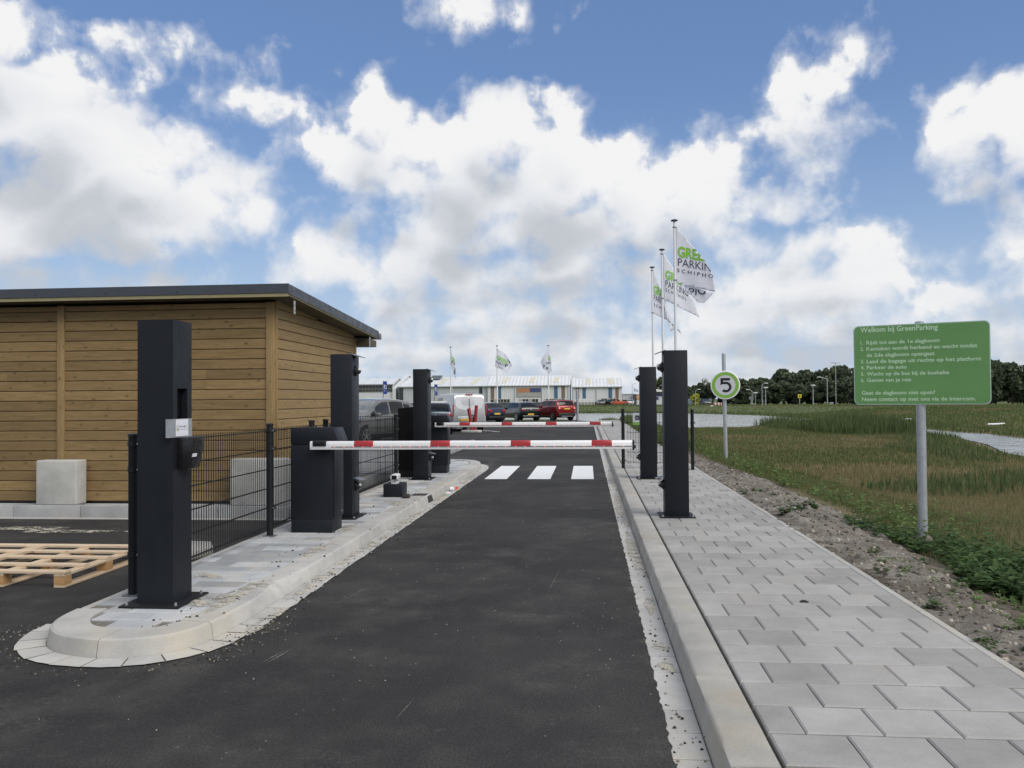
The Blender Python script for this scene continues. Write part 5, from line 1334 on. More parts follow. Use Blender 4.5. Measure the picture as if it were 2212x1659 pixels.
def car(name, label, cat, loc, heading, spec, group='parked cars'):
    """local +Y is forward, origin on the ground at mid-length. heading: degrees clockwise from +Y"""
    t = thing(name, label, cat, loc, -R(heading), group)
    L, W = spec['L'], spec['W']; pm = spec['paint']
    top = interp(*zip(*spec['top'])); belt = interp(*zip(*spec['belt'])); wid = interp(*zip(*spec['wid'])); sill = interp(*zip(*spec['sill']))
    rw = spec.get('roofw', 0.80)
    def ring(y):
        w = W/2*wid(y); b = belt(y); tp = max(top(y), b+0.012); zb = sill(y); g = min(1.0, (tp-b)/(spec['H']-spec['bh']))
        wr = w*(0.955-(0.955-rw)*max(0, g)**0.9)
        return [(w*0.80, zb), (w*0.955, zb+0.05), (w*0.995, zb+0.20), (w, zb+(b-zb)*0.55), (w*0.985, b-0.10), (w*0.955, b), (wr*0.5+w*0.4775*1.0, (b+tp)/2+0.0), (wr, tp-0.05*g), (wr*0.86, tp-0.008), (wr*0.45, tp+0.012), (0, tp+0.018)]
    def ringfix(y):
        P = ring(y); P[6] = ((P[5][0]+P[7][0])/2+0.012, (P[5][1]+P[7][1])/2); return P
    ys = sorted(set([-L/2, -L/2+0.01, -L/2+0.03, -L/2+0.07, -L/2+0.12, L/2, L/2-0.01, L/2-0.03, L/2-0.07, L/2-0.12]+[float(v) for v in np.linspace(-L/2, L/2, 46)]+[float(p[0]) for p in spec['top']]))
    vs = []; fs = []; n = 11
    for y in ys:
        P = ringfix(y)
        for sx in (1, -1):
            for (x, z) in P: vs.append((sx*x, y, z))
    for i in range(len(ys)-1):
        for s in (0, 1):
            for k in range(n-1):
                a = i*2*n+s*n+k; q = (a, a+1, a+2*n+1, a+2*n); fs.append(q if s == 0 else q[::-1])
        a = i*2*n; fs.append((a, a+2*n, a+3*n, a+n))
    for i, flip in ((0, False), (len(ys)-1, True)):
        a = i*2*n; loop = [a+k for k in range(n)]+[a+n+k for k in range(n-2, -1, -1)]
        fs.append(tuple(loop))
    m = MB(); m.add(vs, fs); body = m.build('body', pm, t, smooth=True, angle=42)
    bm = bmesh.new(); bm.from_mesh(body.data); bmesh.ops.remove_doubles(bm, verts=bm.verts, dist=0.0005)
    bmesh.ops.recalc_face_normals(bm, faces=bm.faces)
    bm.to_mesh(body.data); bm.free()
    # side glass follows the strip between belt and roof edge
    def sidept(y, u, s, off=0.006):
        P = ringfix(y); a, b, c = Vector((P[5][0], 0, P[5][1])), Vector((P[6][0], 0, P[6][1])), Vector((P[7][0], 0, P[7][1]))
        p = a.lerp(b, u*2) if u < 0.5 else b.lerp(c, u*2-1)
        return (s*(p.x+off), y, p.z+off*0.3)
    for s in (1, -1):
        for (y0, y1, u0, u1, mat) in spec['side']:
            vs = []; N = 9
            for i in range(N+1):
                y = y0+(y1-y0)*i/N
                for u in (u0, (u0+u1)/2, u1): vs.append(sidept(y, u, s))
            m = MB(); m.add(vs, [(3*i+k, 3*i+k+1, 3*i+k+4, 3*i+k+3) for i in range(N) for k in (0, 1)]); m.build('side_window', mat, t, smooth=True)
    # front and rear glass lie on the sloping ends of the roofline
    for nm, (y0, y1, inset, mat) in (('windscreen', spec['ws']), ('rear_window', spec['rw'])):
        vs = []; N = 8
        for i in range(N+1):
            y = y0+(y1-y0)*i/N; P = ringfix(y); dyn = (top(y+0.02)-top(y-0.02))/0.04; nv = Vector((0, -dyn, 1)).normalized()*0.007
            for k in range(-4, 5):
                f = k/4*inset; x = P[7][0]*f; a = abs(f)*P[7][0]
                xsn = [q[0] for q in P[7:]][::-1]; zsn = [q[1] for q in P[7:]][::-1]
                z = float(np.interp(a, xsn, zsn)); vs.append((x, y+nv.y, z+nv.z))
        m = MB(); m.add(vs, [(9*i+k, 9*i+k+1, 9*i+k+10, 9*i+k+9) for i in range(N) for k in range(8)]); m.build(nm, mat, t, smooth=True)
    # wheels
    r = spec.get('wr', 0.32)
    for yw in spec['axles']:
        for s in (1, -1):
            xo = s*(W/2*wid(yw)-0.005)
            a = MB(); a.lathe([(r+0.055, xo-s*0.03), (r+0.055, xo+s*0.006), (r+0.02, xo+s*0.008)], (0, yw, r+0.01), 28, 'x'); a.build('wheel_arch', MAT['blacktrim'], t)
            a = MB(); a.lathe([(r*0.7, xo-s*0.2), (r*0.96, xo-s*0.19), (r, xo-s*0.15), (r, xo-s*0.02), (r*0.95, xo+s*0.008), (r*0.72, xo+s*0.012)], (0, yw, r), 28, 'x'); wh = a.build('wheel', MAT['rubber'], t, smooth=True, angle=50)
            a = MB(); a.lathe([(r*0.70, xo+s*0.004), (r*0.72, xo+s*0.016), (r*0.64, xo+s*0.016), (r*0.62, xo+s*0.002)], (0, yw, r), 28, 'x')
            for q in range(5):
                an = 2*math.pi*q/5+0.3; c, sn = math.cos(an), math.sin(an); w_ = r*0.10
                pts = [(-w_*1.2, 0.0), (w_*1.2, 0.0), (w_*0.8, r*0.66), (-w_*0.8, r*0.66)]
                vv = [(xo+s*0.0205, yw+c*b-sn*a_, r+sn*b+c*a_) for a_, b in pts]+[(xo+s*0.004, yw+c*b-sn*a_, r+sn*b+c*a_) for a_, b in pts]
                a.add(vv, [(0, 1, 2, 3), (0, 4, 5, 1), (1, 5, 6, 2), (2, 6, 7, 3), (3, 7, 4, 0)])
            a.lathe([(r*0.16, xo+s*0.006), (r*0.15, xo+s*0.026)], (0, yw, r), 14, 'x')
            a.build('rim', MAT['rim'], wh, smooth=True, angle=30)
    # lamps, plates and trim
    def endbox(nm, x0, x1, z0, z1, end, mat, parent=t, depth=0.03, wrap=0.0, yoff=0.0):
        y = (-L/2 if end < 0 else L/2); a = MB()
        ya, yb = (y-0.012-yoff, y+depth) if end < 0 else (y-depth, y+0.012+yoff)
        a.box(min(x0, x1), max(x0, x1), ya, yb, z0, z1); return a.build(nm, mat, parent, bevel=0.008)
    for nm, x0, x1, z0, z1, end, mat, yo in spec['extras']:
        if x0 >= 0 and x1 > 0 and nm in ('tail_light', 'headlight', 'fog_light'):
            endbox(nm, x0, x1, z0, z1, end, mat, yoff=yo); endbox(nm, -x1, -x0, z0, z1, end, mat, yoff=yo)
        else: endbox(nm, x0, x1, z0, z1, end, mat, yoff=yo)
    for s in (1, -1):
        ym, zm = spec['mirror']; w = W/2*wid(ym)
        a = MB(); a.box(s*w*0.95 if s > 0 else s*(w+0.2), s*(w+0.2) if s > 0 else s*w*0.95, ym-0.05, ym+0.06, zm-0.06, zm+0.09); a.build('mirror', spec.get('mirmat', pm), t, bevel=0.03)
        for (yh, zh) in spec['handles']:
            w = W/2*wid(yh); a = MB(); a.box(s*w-0.012 if s > 0 else s*w-0.018, s*w+0.018 if s > 0 else s*w+0.012, yh-0.09, yh+0.09, zh-0.013, zh+0.013); a.build('door_handle', spec.get('hmat', pm), t, bevel=0.005)
        for yd in spec['doors']:
            N = 7; vs = []
            for i in range(N):
                P = ringfix(yd); k = 1+i*4/(N-1); a0 = int(k); fr = k-a0
                x = P[a0][0]*(1-fr)+P[min(a0+1, 5)][0]*fr; z = P[a0][1]*(1-fr)+P[min(a0+1, 5)][1]*fr
                vs += [(s*(x+0.0025), yd-0.005, z), (s*(x+0.0025), yd+0.005, z)]
            a = MB(); a.add(vs, [(2*i, 2*i+1, 2*i+3, 2*i+2) for i in range(N-1)]); a.build('door_gap', MAT['void'], t, recalc=False)
    # lower body cladding
    if spec.get('clad'):
        for s in (1, -1):
            a = MB(); vs = []; ys2 = np.linspace(spec['axles'][0]+0.4, spec['axles'][1]-0.4, 8)
            for y in ys2:
                P = ringfix(float(y)); vs += [(s*(P[1][0]+0.004), float(y), P[1][1]), (s*(P[2][0]+0.006), float(y), P[2][1]-0.03)]
            a.add(vs, [(2*i, 2*i+1, 2*i+3, 2*i+2) for i in range(7)]); a.build('sill_cladding', MAT['blacktrim'], t, recalc=False)
    return t
bt, gl, gd = MAT['blacktrim'], MAT['glass'], MAT['glassdark']
def hatch(L, W, H, pm, **k):
    """a rounded hatchback: stations along y from the tail (-L/2) to the nose (+L/2)"""
    h = L/2
    s = dict(L=L, W=W, H=H, bh=0.95, paint=pm,
        top=[(-h, 0.80), (-h+.04, 0.98), (-h+.14, 1.10), (-h+.55, H-0.10), (-h+.95, H-0.02), (-h+1.9, H), (h-1.95, H-0.07), (h-1.15, 1.03), (h-.95, 0.98), (h-.3, 0.86), (h-.05, 0.72), (h, 0.60)],
        belt=[(-h, 0.78), (-h+.05, 0.95), (-h+.3, 1.0), (h-1.3, 0.93), (h-.9, 0.92), (h-.3, 0.82), (h, 0.57)],
        wid=[(-h, .80), (-h+.06, .90), (-h+.35, .97), (-h+1.2, 1.0), (h-1.2, 1.0), (h-.4, .95), (h-.08, .84), (h, .72)],
        sill=[(-h, .36), (-h+.3, .22), (h-.3, .2), (h, .3)],
        side=[(-h+.62, -h+1.0, .12, .80, gd), (-h+1.06, -h+1.95, .10, .90, gd), (-h+2.05, h-1.62, .10, .90, gl)],
        ws=(h-1.92, h-1.22, .93, gl), rw=(-h+.16, -h+.56, .88, gd), axles=(-h+.8, h-.85), wr=.32,
        extras=[('tail_light', .46, W/2*.84, .80, .97, -1, MAT['lamp_red'], .02), ('headlight', .42, W/2*.72, .60, .74, 1, MAT['lamp_clear'], .0), ('number_plate', -.26, .26, .62, .73, -1, MAT['plate_y'], .022), ('rear_bumper', -W/2*.80, W/2*.80, .36, .52, -1, bt, .015), ('grille', -.4, .4, .42, .56, 1, bt, .01)],
        mirror=(h-1.45, .98), handles=[(-h+1.75, .86), (-h+2.75, .84)], doors=[-h+1.02, -h+2.0, h-1.3])
    s.update(k); return s
P_red = paint('red_car_paint', (0.26, 0.012, 0.016)); P_blk = paint('black_car_paint', (0.010, 0.011, 0.013)); P_blue = paint('dark_blue_car_paint', (0.016, 0.026, 0.055))
P_teal = paint('petrol_blue_car_paint', (0.014, 0.032, 0.055)); P_gry = paint('grey_car_paint', (0.15, 0.148, 0.147), 0.3, 0.25); P_sil = paint('silver_van_paint', (0.42, 0.43, 0.45), 0.25, 0.38)
P_wht = paint('white_car_paint', (0.7, 0.7, 0.71), 0.0); P_org = paint('orange_paint', (0.55, 0.10, 0.025), 0.1); P_roofw = MAT['white']

# red small off-roader
L, W, H = 4.17, 1.78, 1.62; h = L/2
sp_ = hatch(L, W, H, P_red, bh=1.05, roofw=.84, clad=True, wr=.335,
    top=[(-h, 0.95), (-h+.03, 1.10), (-h+.08, 1.16), (-h+.28, 1.52), (-h+.40, 1.60), (-h+1.6, H), (h-1.75, H-.06), (h-1.2, 1.12), (h-1.0, 1.07), (h-.2, .98), (h-.04, .85), (h, .7)],
    belt=[(-h, .93), (-h+.04, 1.07), (-h+.3, 1.10), (h-1.2, 1.03), (h-.3, .95), (h, .68)], rw=(-h+.09, -h+.28, .9, gd), side=[(-h+.42, -h+.85, .14, .82, gd), (-h+.92, -h+1.72, .1, .9, gd), (-h+1.80, h-1.62, .1, .9, gl)], ws=(h-1.74, h-1.26, .92, gl),
    extras=[('tail_light', .52, W/2*.88, .86, 1.03, -1, MAT['lamp_red'], .02), ('fog_light', .62, W/2*.84, .93, 1.0, -1, MAT['lamp_lit'], .026), ('headlight', .45, W/2*.75, .72, .86, 1, MAT['lamp_clear'], 0), ('number_plate', -.26, .26, .86, .97, -1, MAT['plate_y'], .024), ('rear_bumper', -W/2*.86, W/2*.86, .34, .60, -1, bt, .03), ('skid_plate', -.5, .5, .30, .36, -1, MAT['galvdark'], .035), ('badge', -.05, .05, 1.03, 1.10, -1, MAT['rim'], .022), ('grille', -.5, .5, .6, .75, 1, bt, .01)], mirror=(h-1.4, 1.08))
c = car('parked_car', 'red compact off-roader with black lower bumper, rightmost in the parked row', 'car', (-2.75, 66.6, 0), -33, sp_)
# dark roof skin of the red car
m = MB(); m.prism([(-.62, 0), (.62, 0), (.58, .035), (-.58, .035)], -0.95, 0.55, 'y'); m.build('roof_panel', P_blk, c, loc=(0, 0, 1.612), bevel=0.012)
# black five-door hatchback
car('parked_car', 'black hatchback between the red car and the dark blue estate', 'car', (-5.5, 66.2, 0), -30, hatch(4.42, 1.81, 1.49, P_blk,
    extras=[('tail_light', .52, .80, .80, .92, -1, MAT['lamp_red'], .02), ('headlight', .42, .62, .60, .74, 1, MAT['lamp_clear'], .0), ('number_plate', -.26, .26, .46, .57, -1, MAT['plate_y'], .024), ('bumper_strip', -.68, .68, .385, .41, -1, MAT['rim'], .024), ('rear_bumper', -.7, .7, .30, .38, -1, bt, .015), ('badge', -.06, .06, .83, .92, -1, MAT['rim'], .018), ('grille', -.4, .4, .42, .56, 1, bt, .01)]))
# dark blue estate
L, W, H = 4.75, 1.83, 1.48; h = L/2
car('parked_car', 'dark blue estate car half hidden by the silver van', 'car', (-8.0, 59.2, 0), -46, hatch(L, W, H, P_blue,
    top=[(-h, .82), (-h+.04, 1.0), (-h+.12, 1.08), (-h+.50, 1.38), (-h+.75, 1.44), (-h+2.3, H), (h-2.0, H-.07), (h-1.2, 1.0), (h-1.0, .96), (h-.3, .84), (h-.05, .7), (h, .6)],
    side=[(-h+.62, -h+1.25, .14, .80, gd), (-h+1.32, -h+2.1, .10, .9, gd), (-h+2.18, h-1.66, .10, .9, gl)], handles=[(-h+1.95, .86), (-h+2.9, .84)], doors=[-h+1.28, -h+2.14, h-1.35]))
# petrol-blue crossover with a white roof
L, W, H = 4.12, 1.78, 1.56; h = L/2
sp_ = hatch(L, W, H, P_teal, clad=True, bh=1.03, wr=.335,
    top=[(-h, .86), (-h+.03, 1.04), (-h+.09, 1.12), (-h+.42, 1.44), (-h+.62, 1.52), (-h+1.7, H), (h-1.8, H-.07), (h-1.15, 1.08), (h-.95, 1.03), (h-.25, .92), (h-.04, .78), (h, .66)],
    belt=[(-h, .84), (-h+.05, 1.02), (-h+.3, 1.08), (h-1.2, 1.0), (h-.3, .9), (h, .64)], rw=(-h+.10, -h+.43, .88, gd),
    extras=[('tail_light', .54, .80, .84, .98, -1, MAT['lamp_red'], .03), ('headlight', .45, .66, .7, .82, 1, MAT['lamp_clear'], 0), ('number_plate', -.26, .26, .62, .73, -1, MAT['plate_y'], .034), ('chrome_strip', -.33, .33, .76, .79, -1, MAT['rim'], .03), ('rear_bumper', -.76, .76, .34, .56, -1, bt, .02), ('grille', -.5, .5, .55, .68, 1, bt, .01)], mirror=(h-1.4, 1.05))
c = car('parked_car', 'petrol blue crossover with white roof and aerial, just behind the second barrier', 'car', (-7.8, 41.0, 0), -16, sp_)
m = MB(); m.prism([(-.66, -.02), (.66, -.02), (.60, .03), (-.60, .03)], -1.35, 0.6, 'y'); m.build('roof_panel', P_roofw, c, loc=(0, 0, 1.55), bevel=0.012)
m = MB(); m.tube((0, -1.25, 1.56), (0, -1.42, 1.80), 0.008, 0.005, 6); m.build('aerial', bt, c)
m = MB(); m.prism([(0, -.075), (.05, 0), (0, .075), (-.05, 0)], -0.005, 0.0, 'y'); m.cur = 0; m.build('badge', MAT['rim'], c, loc=(0.0, -h-0.018, .93))
# silver van
L, W, H = 4.97, 1.86, 2.0; h = L/2
sp_ = dict(L=L, W=W, H=H, bh=1.12, paint=P_sil, roofw=.86, wr=.33,
    top=[(-h, 1.05), (-h+.015, 1.25), (-h+.05, 1.55), (-h+.11, 1.90), (-h+.22, 1.98), (-h+1.5, H), (h-1.55, H-.05), (h-.98, 1.45), (h-.80, 1.20), (h-.25, 1.02), (h-.05, .88), (h, .7)],
    belt=[(-h, 1.0), (-h+.02, 1.12), (-h+.1, 1.14), (h-1.0, 1.10), (h-.3, .96), (h, .68)],
    wid=[(-h, .90), (-h+.03, .955), (-h+.12, .985), (-h+.6, 1.0), (h-1.4, 1.0), (h-.5, .95), (h-.08, .85), (h, .75)],
    sill=[(-h, .34), (-h+.2, .26), (h-.3, .24), (h, .32)],
    side=[(h-2.55, h-1.75, .14, .82, gd), (h-1.66, h-1.0, .10, .84, gl)], ws=(h-1.52, h-.84, .92, gl), rw=(-h+.1098, -h+.11, .01, gd), axles=(-h+.95, h-.95),
    extras=[('tail_light', .865, .925, .80, 1.42, -1, MAT['lamp_red'], .01), ('headlight', .5, .68, .74, .95, 1, MAT['lamp_clear'], 0), ('number_plate', -.55, -.05, .56, .67, -1, MAT['plate_y'], .035), ('plate_surround', -.66, .04, .50, .80, -1, MAT['galv'], .02), ('rear_bumper', -W/2*.92, W/2*.92, .34, .50, -1, bt, .05), ('brake_light', -.2, .2, 1.93, 1.97, -1, MAT['lamp_red'], -.09), ('door_gap', -.006, .006, .55, 1.86, -1, MAT['void'], -.002), ('door_handle', .1, .3, .82, .86, -1, bt, .02), ('grille', -.45, .45, .6, .75, 1, bt, .01)],
    mirror=(h-1.15, 1.2), handles=[(h-2.4, 1.0), (h-1.6, 1.0)], doors=[h-1.7, h-2.6, h-0.95])
c = car('parked_van', 'silver panel van with windowless rear doors behind the second boom', 'van', (-7.15, 45.2, 0), -24, sp_)
for sx in (-1, 1):                                  # pressed panels of the rear doors, their lit tone painted into the colour
    m = MB(); pts = [(.06, 1.84), (.70, 1.80), (.76, 1.36), (.62, 1.20), (.36, 1.12), (.06, 1.10)]
    m.add([(sx*x, -h-0.012+float(np.interp(z, [1.05, 1.25, 1.55, 1.9], [0, .015, .05, .11])), z) for x, z in pts], [tuple(range(6)) if sx < 0 else tuple(range(5, -1, -1))]); m.build('door_panel', paint('lit_door_paint', (0.52, 0.53, 0.55), 0.2, 0.4), c, recalc=False)
v, f = fit_text('V-301-DT', .40, .075, 0.01, 1); m = MB(); m.add([(-.5+a, -h-0.0485, .577+b) for a, b in v], f); m.build('lettering', MAT['ink'], c, recalc=False)
m = MB(); m.add([(-.548, -h-.0485, .566), (-.515, -h-.0485, .566), (-.515, -h-.0485, .664), (-.548, -h-.0485, .664)], [(0, 1, 2, 3)]); m.build('plate_band', MAT['flagblue'], c, recalc=False)
# grey people carrier facing the camera on the left
L, W, H = 4.6, 1.83, 1.72; h = L/2
car('parked_car', 'grey people carrier seen behind the mesh fence, nose to the left', 'car', (-8.47, 31.7, 0), 201, hatch(L, W, H, P_gry, bh=1.0, roofw=.78, wr=.345, mirmat=P_gry, clad=True,
    top=[(-h, .85), (-h+.03, 1.03), (-h+.10, 1.15), (-h+.48, 1.50), (-h+.8, 1.62), (-h+1.9, H), (h-2.05, H-.04), (h-.98, 1.12), (h-.75, 1.03), (h-.25, .90), (h-.04, .75), (h, .62)],
    belt=[(-h, .83), (-h+.05, 1.0), (-h+.3, 1.10), (h-1.2, 1.0), (h-.7, .97), (h-.25, .86), (h, .6)],
    side=[(-h+.72, -h+1.15, .14, .78, gd), (-h+1.22, -h+2.1, .10, .88, gd), (-h+2.2, h-1.52, .10, .88, gl), (h-1.47, h-1.2, .16, .7, gl)], ws=(h-2.02, h-1.04, .92, MAT['screen']), mirror=(h-1.45, 1.1),
    handles=[(-h+1.95, .92), (-h+2.9, .9)], doors=[-h+1.18, -h+2.15, h-1.45]))
# V-shaped red stop posts on a concrete foot
t = thing('red_stop_posts', 'pair of splayed red posts on a low concrete foot behind the second boom', 'bollard', (-5.85, 41.6, 0))
m = MB(); m.prism([(-.52, -.2), (.4, -.28), (.52, .1), (.3, .3), (-.45, .25)], 0, .12, 'z'); m.build('foot', MAT['kerb_sandy'], t, bevel=.03)
for x0, x1, z1 in ((.02, -.15, 1.22), (.14, .25, 1.37)):
    m = MB(); m.tube((x0, 0, .121), (x1, 0, z1), .085, .085, 14); m.build('post', MAT['redpost'], t, smooth=True, angle=50)
m = MB(); m.tube((.08, .12, .121), (.07, .12, .8), .05, .05, 12); m.build('short_post', MAT['redpost'], t, smooth=True, angle=50)
# slim post at the end of the car park
t = thing('slim_post', 'slim pale post at the far edge of the car park, right of the red car', 'post', (-.81, 66.3, -0.02))
m = MB(); m.tube((0, 0, 0), (0, 0, 2.42), .10, .10, 12); m.sphere((0, 0, 2.42), .10, 10, 6, sz=.5); m.build('pole', MAT['galv'], t, smooth=True, angle=50)
m = MB(); m.lathe([(0.17, 0.0), (0.15, 0.06)], (0, 0, 0), 12); m.build('foot', MAT['galvdark'], t)

# ------------------------------------------------------------------ far buildings
def ribbed(name, c, pitch, rough=0.5, axis=0, amt=0.12):
    t = NT(name); x = t.sep(t.obj)[axis]
    w = t.n.new('ShaderNodeMath'); w.operation = 'PINGPONG'; t.l.new(x, w.inputs[0]); w.inputs[1].default_value = pitch/2
    k = t.rng(w.outputs[0], 0.0, pitch/2, 1-amt, 1+amt)
    n = t.noise(0.4, 5, 0.6, t.scale(t.obj, (1, 1, 0.35)))
    col = t.ramp(n, [(0.3, tuple(v*0.93 for v in c)), (0.7, tuple(min(1, v*1.05) for v in c))])
    t.bump(w.outputs[0], 0.6, 0.05)
    return t.set(t.mix(1.0, col, k, 'MULTIPLY'), rough)
MAT['roofrib'] = ribbed('corrugated_roof', (0.64, 0.66, 0.68), 1.0)
MAT['roofgrey'] = ribbed('smooth_pale_roof', (0.60, 0.63, 0.66), 3.0, amt=0.03)
MAT['wallrib'] = ribbed('ribbed_wall', (0.60, 0.61, 0.62), 0.6, amt=0.07)
MAT['wallgrey'] = ribbed('grey_wall', (0.44, 0.46, 0.48), 0.9, amt=0.05)
MAT['skylight'] = simple('skylight_sheet', (0.60, 0.58, 0.45), 0.5, 0, 0.06, 1)
MAT['stripbrown'] = simple('brown_panel', (0.19, 0.13, 0.10), 0.6, 0, 0.1, 1)
MAT['stripblue'] = simple('blue_panel', (0.06, 0.13, 0.22), 0.6, 0, 0.08, 1)
MAT['winglass'] = simple('building_glass', (0.02, 0.025, 0.03), 0.08, 0, 0.4, 0.7)
MAT['winframe'] = simple('cream_frame', (0.5, 0.48, 0.4), 0.5, 0, 0.05, 1)
MAT['plinthd'] = simple('dark_plinth', (0.07, 0.075, 0.085), 0.7, 0, 0.1, 1)
MAT['wallwhite'] = simple('white_wall', (0.58, 0.6, 0.62), 0.5, 0, 0.05, 0.5)
MAT['boardorange'] = simple('faded_orange_board', (0.42, 0.19, 0.10), 0.7, 0, 0.12, 1.5)
MAT['boardblue'] = simple('dark_blue_board', (0.055, 0.07, 0.17), 0.6, 0, 0.1, 1.5)
MAT['boardgrey'] = simple('grey_board', (0.33, 0.33, 0.31), 0.7, 0, 0.1, 1.5)
MAT['concretefar'] = simple('far_concrete', (0.38, 0.385, 0.39), 0.8, 0, 0.1, 0.6)
MAT['containerblue'] = ribbed('container_blue_grey', (0.15, 0.20, 0.27), 0.5, amt=0.12)
MAT['asphaltfar'] = MAT['asphalt']
Z0 = 0.0
def gable_hall(t, x0, x1, y0, yr, depth, eave, ridge, roofmat, wallmat):
    m = MB(); m.box(x0, x1, y0, y0+depth, 0.9, eave-0.05); w = m.build('wall', wallmat, t, recalc=True)
    m = MB(); m.box(x0, x1, y0-0.05, y0+depth, 0.0, 0.9); m.build('plinth', MAT['plinthd'], t)
    m = MB(); d2 = y0+depth
    vs = [(x0-.2, y0-.4, eave), (x1+.2, y0-.4, eave), (x1+.2, yr, ridge), (x0-.2, yr, ridge), (x0-.2, d2+.4, eave), (x1+.2, d2+.4, eave)]
    vs += [(x, y, z-0.25) for x, y, z in vs]
    m.add(vs, [(0, 1, 2, 3), (3, 2, 5, 4), (6, 9, 8, 7), (9, 10, 11, 8), (0, 6, 7, 1), (4, 5, 11, 10), (1, 7, 8, 2), (2, 8, 11, 5), (0, 3, 9, 6), (3, 4, 10, 9)])
    r = m.build('roof', roofmat, t)
    m = MB()
    for x in (x0+.001, x1-.001): m.add([(x, y0, eave-.06), (x, yr, ridge-.26), (x, d2, eave-.06)], [(0, 1, 2)])
    m.build('gable', wallmat, t, recalc=False)
    m = MB(); m.box(x0-.2, x1+.2, y0-.55, y0-.41, eave-.14, eave+.06); m.build('gutter_trough', MAT['concretefar'], r)
    return r
def skylights(r, xs, w, y0, yr, eave, ridge, a=0.25, b=0.85):
    for (x, dx) in xs:
        p = []
        for f in (a, b):
            y = y0-.4+(yr-y0+.4)*f; z = eave+(ridge-eave)*f+.05; p.append((y, z))
        m = MB(); m.add([(x, p[0][0], p[0][1]), (x+w, p[0][0], p[0][1]), (x+w+dx, p[1][0], p[1][1]), (x+dx, p[1][0], p[1][1])], [(0, 1, 2, 3)]); m.build('skylight', MAT['skylight'], r, recalc=False)
def strips(t, items, y, z0, z1):
    for x0, x1, mt in items:
        m = MB(); m.box(x0, x1, y-.06, y-.002, z0, z1); m.build('colour_panel', MAT[mt], t)
def window_band(t, x0, x1, y, z0, z1, n, open_=()):
    m = MB(); m.box(x0, x1, y-.10, y-.002, z0, z1); f = m.build('window', MAT['winframe'], t)
    w = (x1-x0)/n
    for i in range(n):
        m = MB(); m.box(x0+i*w+.08, x0+(i+1)*w-.08, y-.13, y-.101, z0+.1, z1-.1); m.build('pane', MAT['winglass'] if i not in open_ else MAT['boardgrey'], f)
def downpipes(t, xs, y, z1, mat='wallwhite'):
    for x in xs:
        m = MB(); m.tube((x, y-.2, 0), (x, y-.2, z1), .11, n=8); m.build('downpipe', MAT[mat], t)

t = thing('warehouse', 'long pale warehouse with corrugated roof, yellow skylights and a big board', 'building', (-28.4, 235, 0.1))
O = -28.4
r = gable_hall(t, 0, -5.0-O, 0, 8, 16, 5.68, 8.7, MAT['roofrib'], MAT['wallrib'])
skylights(r, [(-24.8-O, 1.1), (-16.8-O, .8), (-9.9-O, .7)], 1.25, 0, 8, 5.68, 8.7)
strips(t, [(-27.5-O, -26.5-O, 'stripbrown'), (-25.3-O, -24.5-O, 'stripblue'), (-9.4-O, -8.4-O, 'stripblue'), (-7.35-O, -6.35-O, 'stripbrown')], 0, 1.95, 5.5)
downpipes(t, [-20.5-O, -12.8-O, -5.3-O], 0, 5.6)
window_band(t, -27.5-O, -22.0-O, 0, .95, 1.92, 6, (1,)); window_band(t, -19.4-O, -13.9-O, 0, .9, 1.92, 6, (0, 3)); window_band(t, -11.8-O, -6.5-O, 0, .95, 1.93, 6)
m = MB(); m.box(-20.1-O, -13.1-O, -.2, -.01, 2.5, 5.0); bd = m.build('board', MAT['boardgrey'], t)
m = MB(); m.box(-19.9-O, -16.35-O, -.23, -.201, 3.75, 4.95); m.build('orange_field', MAT['boardorange'], bd)
m = MB(); m.box(-16.3-O, -13.2-O, -.23, -.201, 3.75, 4.95); m.build('blue_field', MAT['boardblue'], bd)

t = thing('warehouse', 'grey hall with a smooth pale roof joined left of the striped warehouse', 'building', (-54.3, 235.6, 0.1)); O = -54.3
r = gable_hall(t, 0, -28.45-O, 0, 8, 16, 5.66, 8.6, MAT['roofgrey'], MAT['wallgrey'])
skylights(r, [(-43.4-O, 1.6), (-33.6-O, 1.4)], 1.3, 0, 8, 5.66, 8.6, .2, .88)
m = MB(); m.prism([(-46.2-O, 7.9), (-43.2-O, 7.9), (-42.6-O, 9.0), (-45.4-O, 9.0)], 5.0, 7.4, 'y'); m.build('dormer', MAT['galvdark'], r)
m = MB(); m.box(-54.2-O, -53.0-O, -.08, -.002, .9, 5.4); m.build('dark_opening', MAT['winglass'], t)
m = MB(); m.box(-30.9-O, -30.0-O, -.08, -.002, .9, 5.3); m.build('glass_strip', MAT['winglass'], t)
m = MB(); m.box(-37.0-O, -32.2-O, -.25, -.002, 3.5, 3.75); m.build('canopy', MAT['plinthd'], t)
downpipes(t, [-38.6-O], 0, 5.5)

t = thing('office_building', 'pale office with a long dark window band and a steep white gable spike', 'building', (-80, 235, 0.1)); O = -80
r = gable_hall(t, 0, -55.9-O, 0, 8, 16, 6.45, 8.4, MAT['roofgrey'], MAT['wallwhite'])
m = MB(); m.box(.3, -56.2-O, -.12, -.002, 4.2, 6.3); wn = m.build('window', MAT['winframe'], t)
for i in range(24):
    m = MB(); a = .4+i*.98; m.box(a+.03, a+.95, -.16, -.121, 4.3, 5.05); m.box(a+.03, a+.95, -.16, -.121, 5.15, 6.25); m.build('pane', MAT['winglass'], wn)
m = MB(); m.add([(-55.9-O, -.6, 5.2), (-55.0-O, -.6, 5.2), (-52.7-O, 8.0, 9.55), (-53.6-O, 8.0, 9.55), (-51.7-O, 11.5, 8.0), (-50.9-O, 11.5, 8.0), (-55.9-O, -.6, 0), (-55.0-O, -.6, 0)], [(0, 1, 2, 3), (3, 2, 5, 4), (0, 6, 7, 1)])
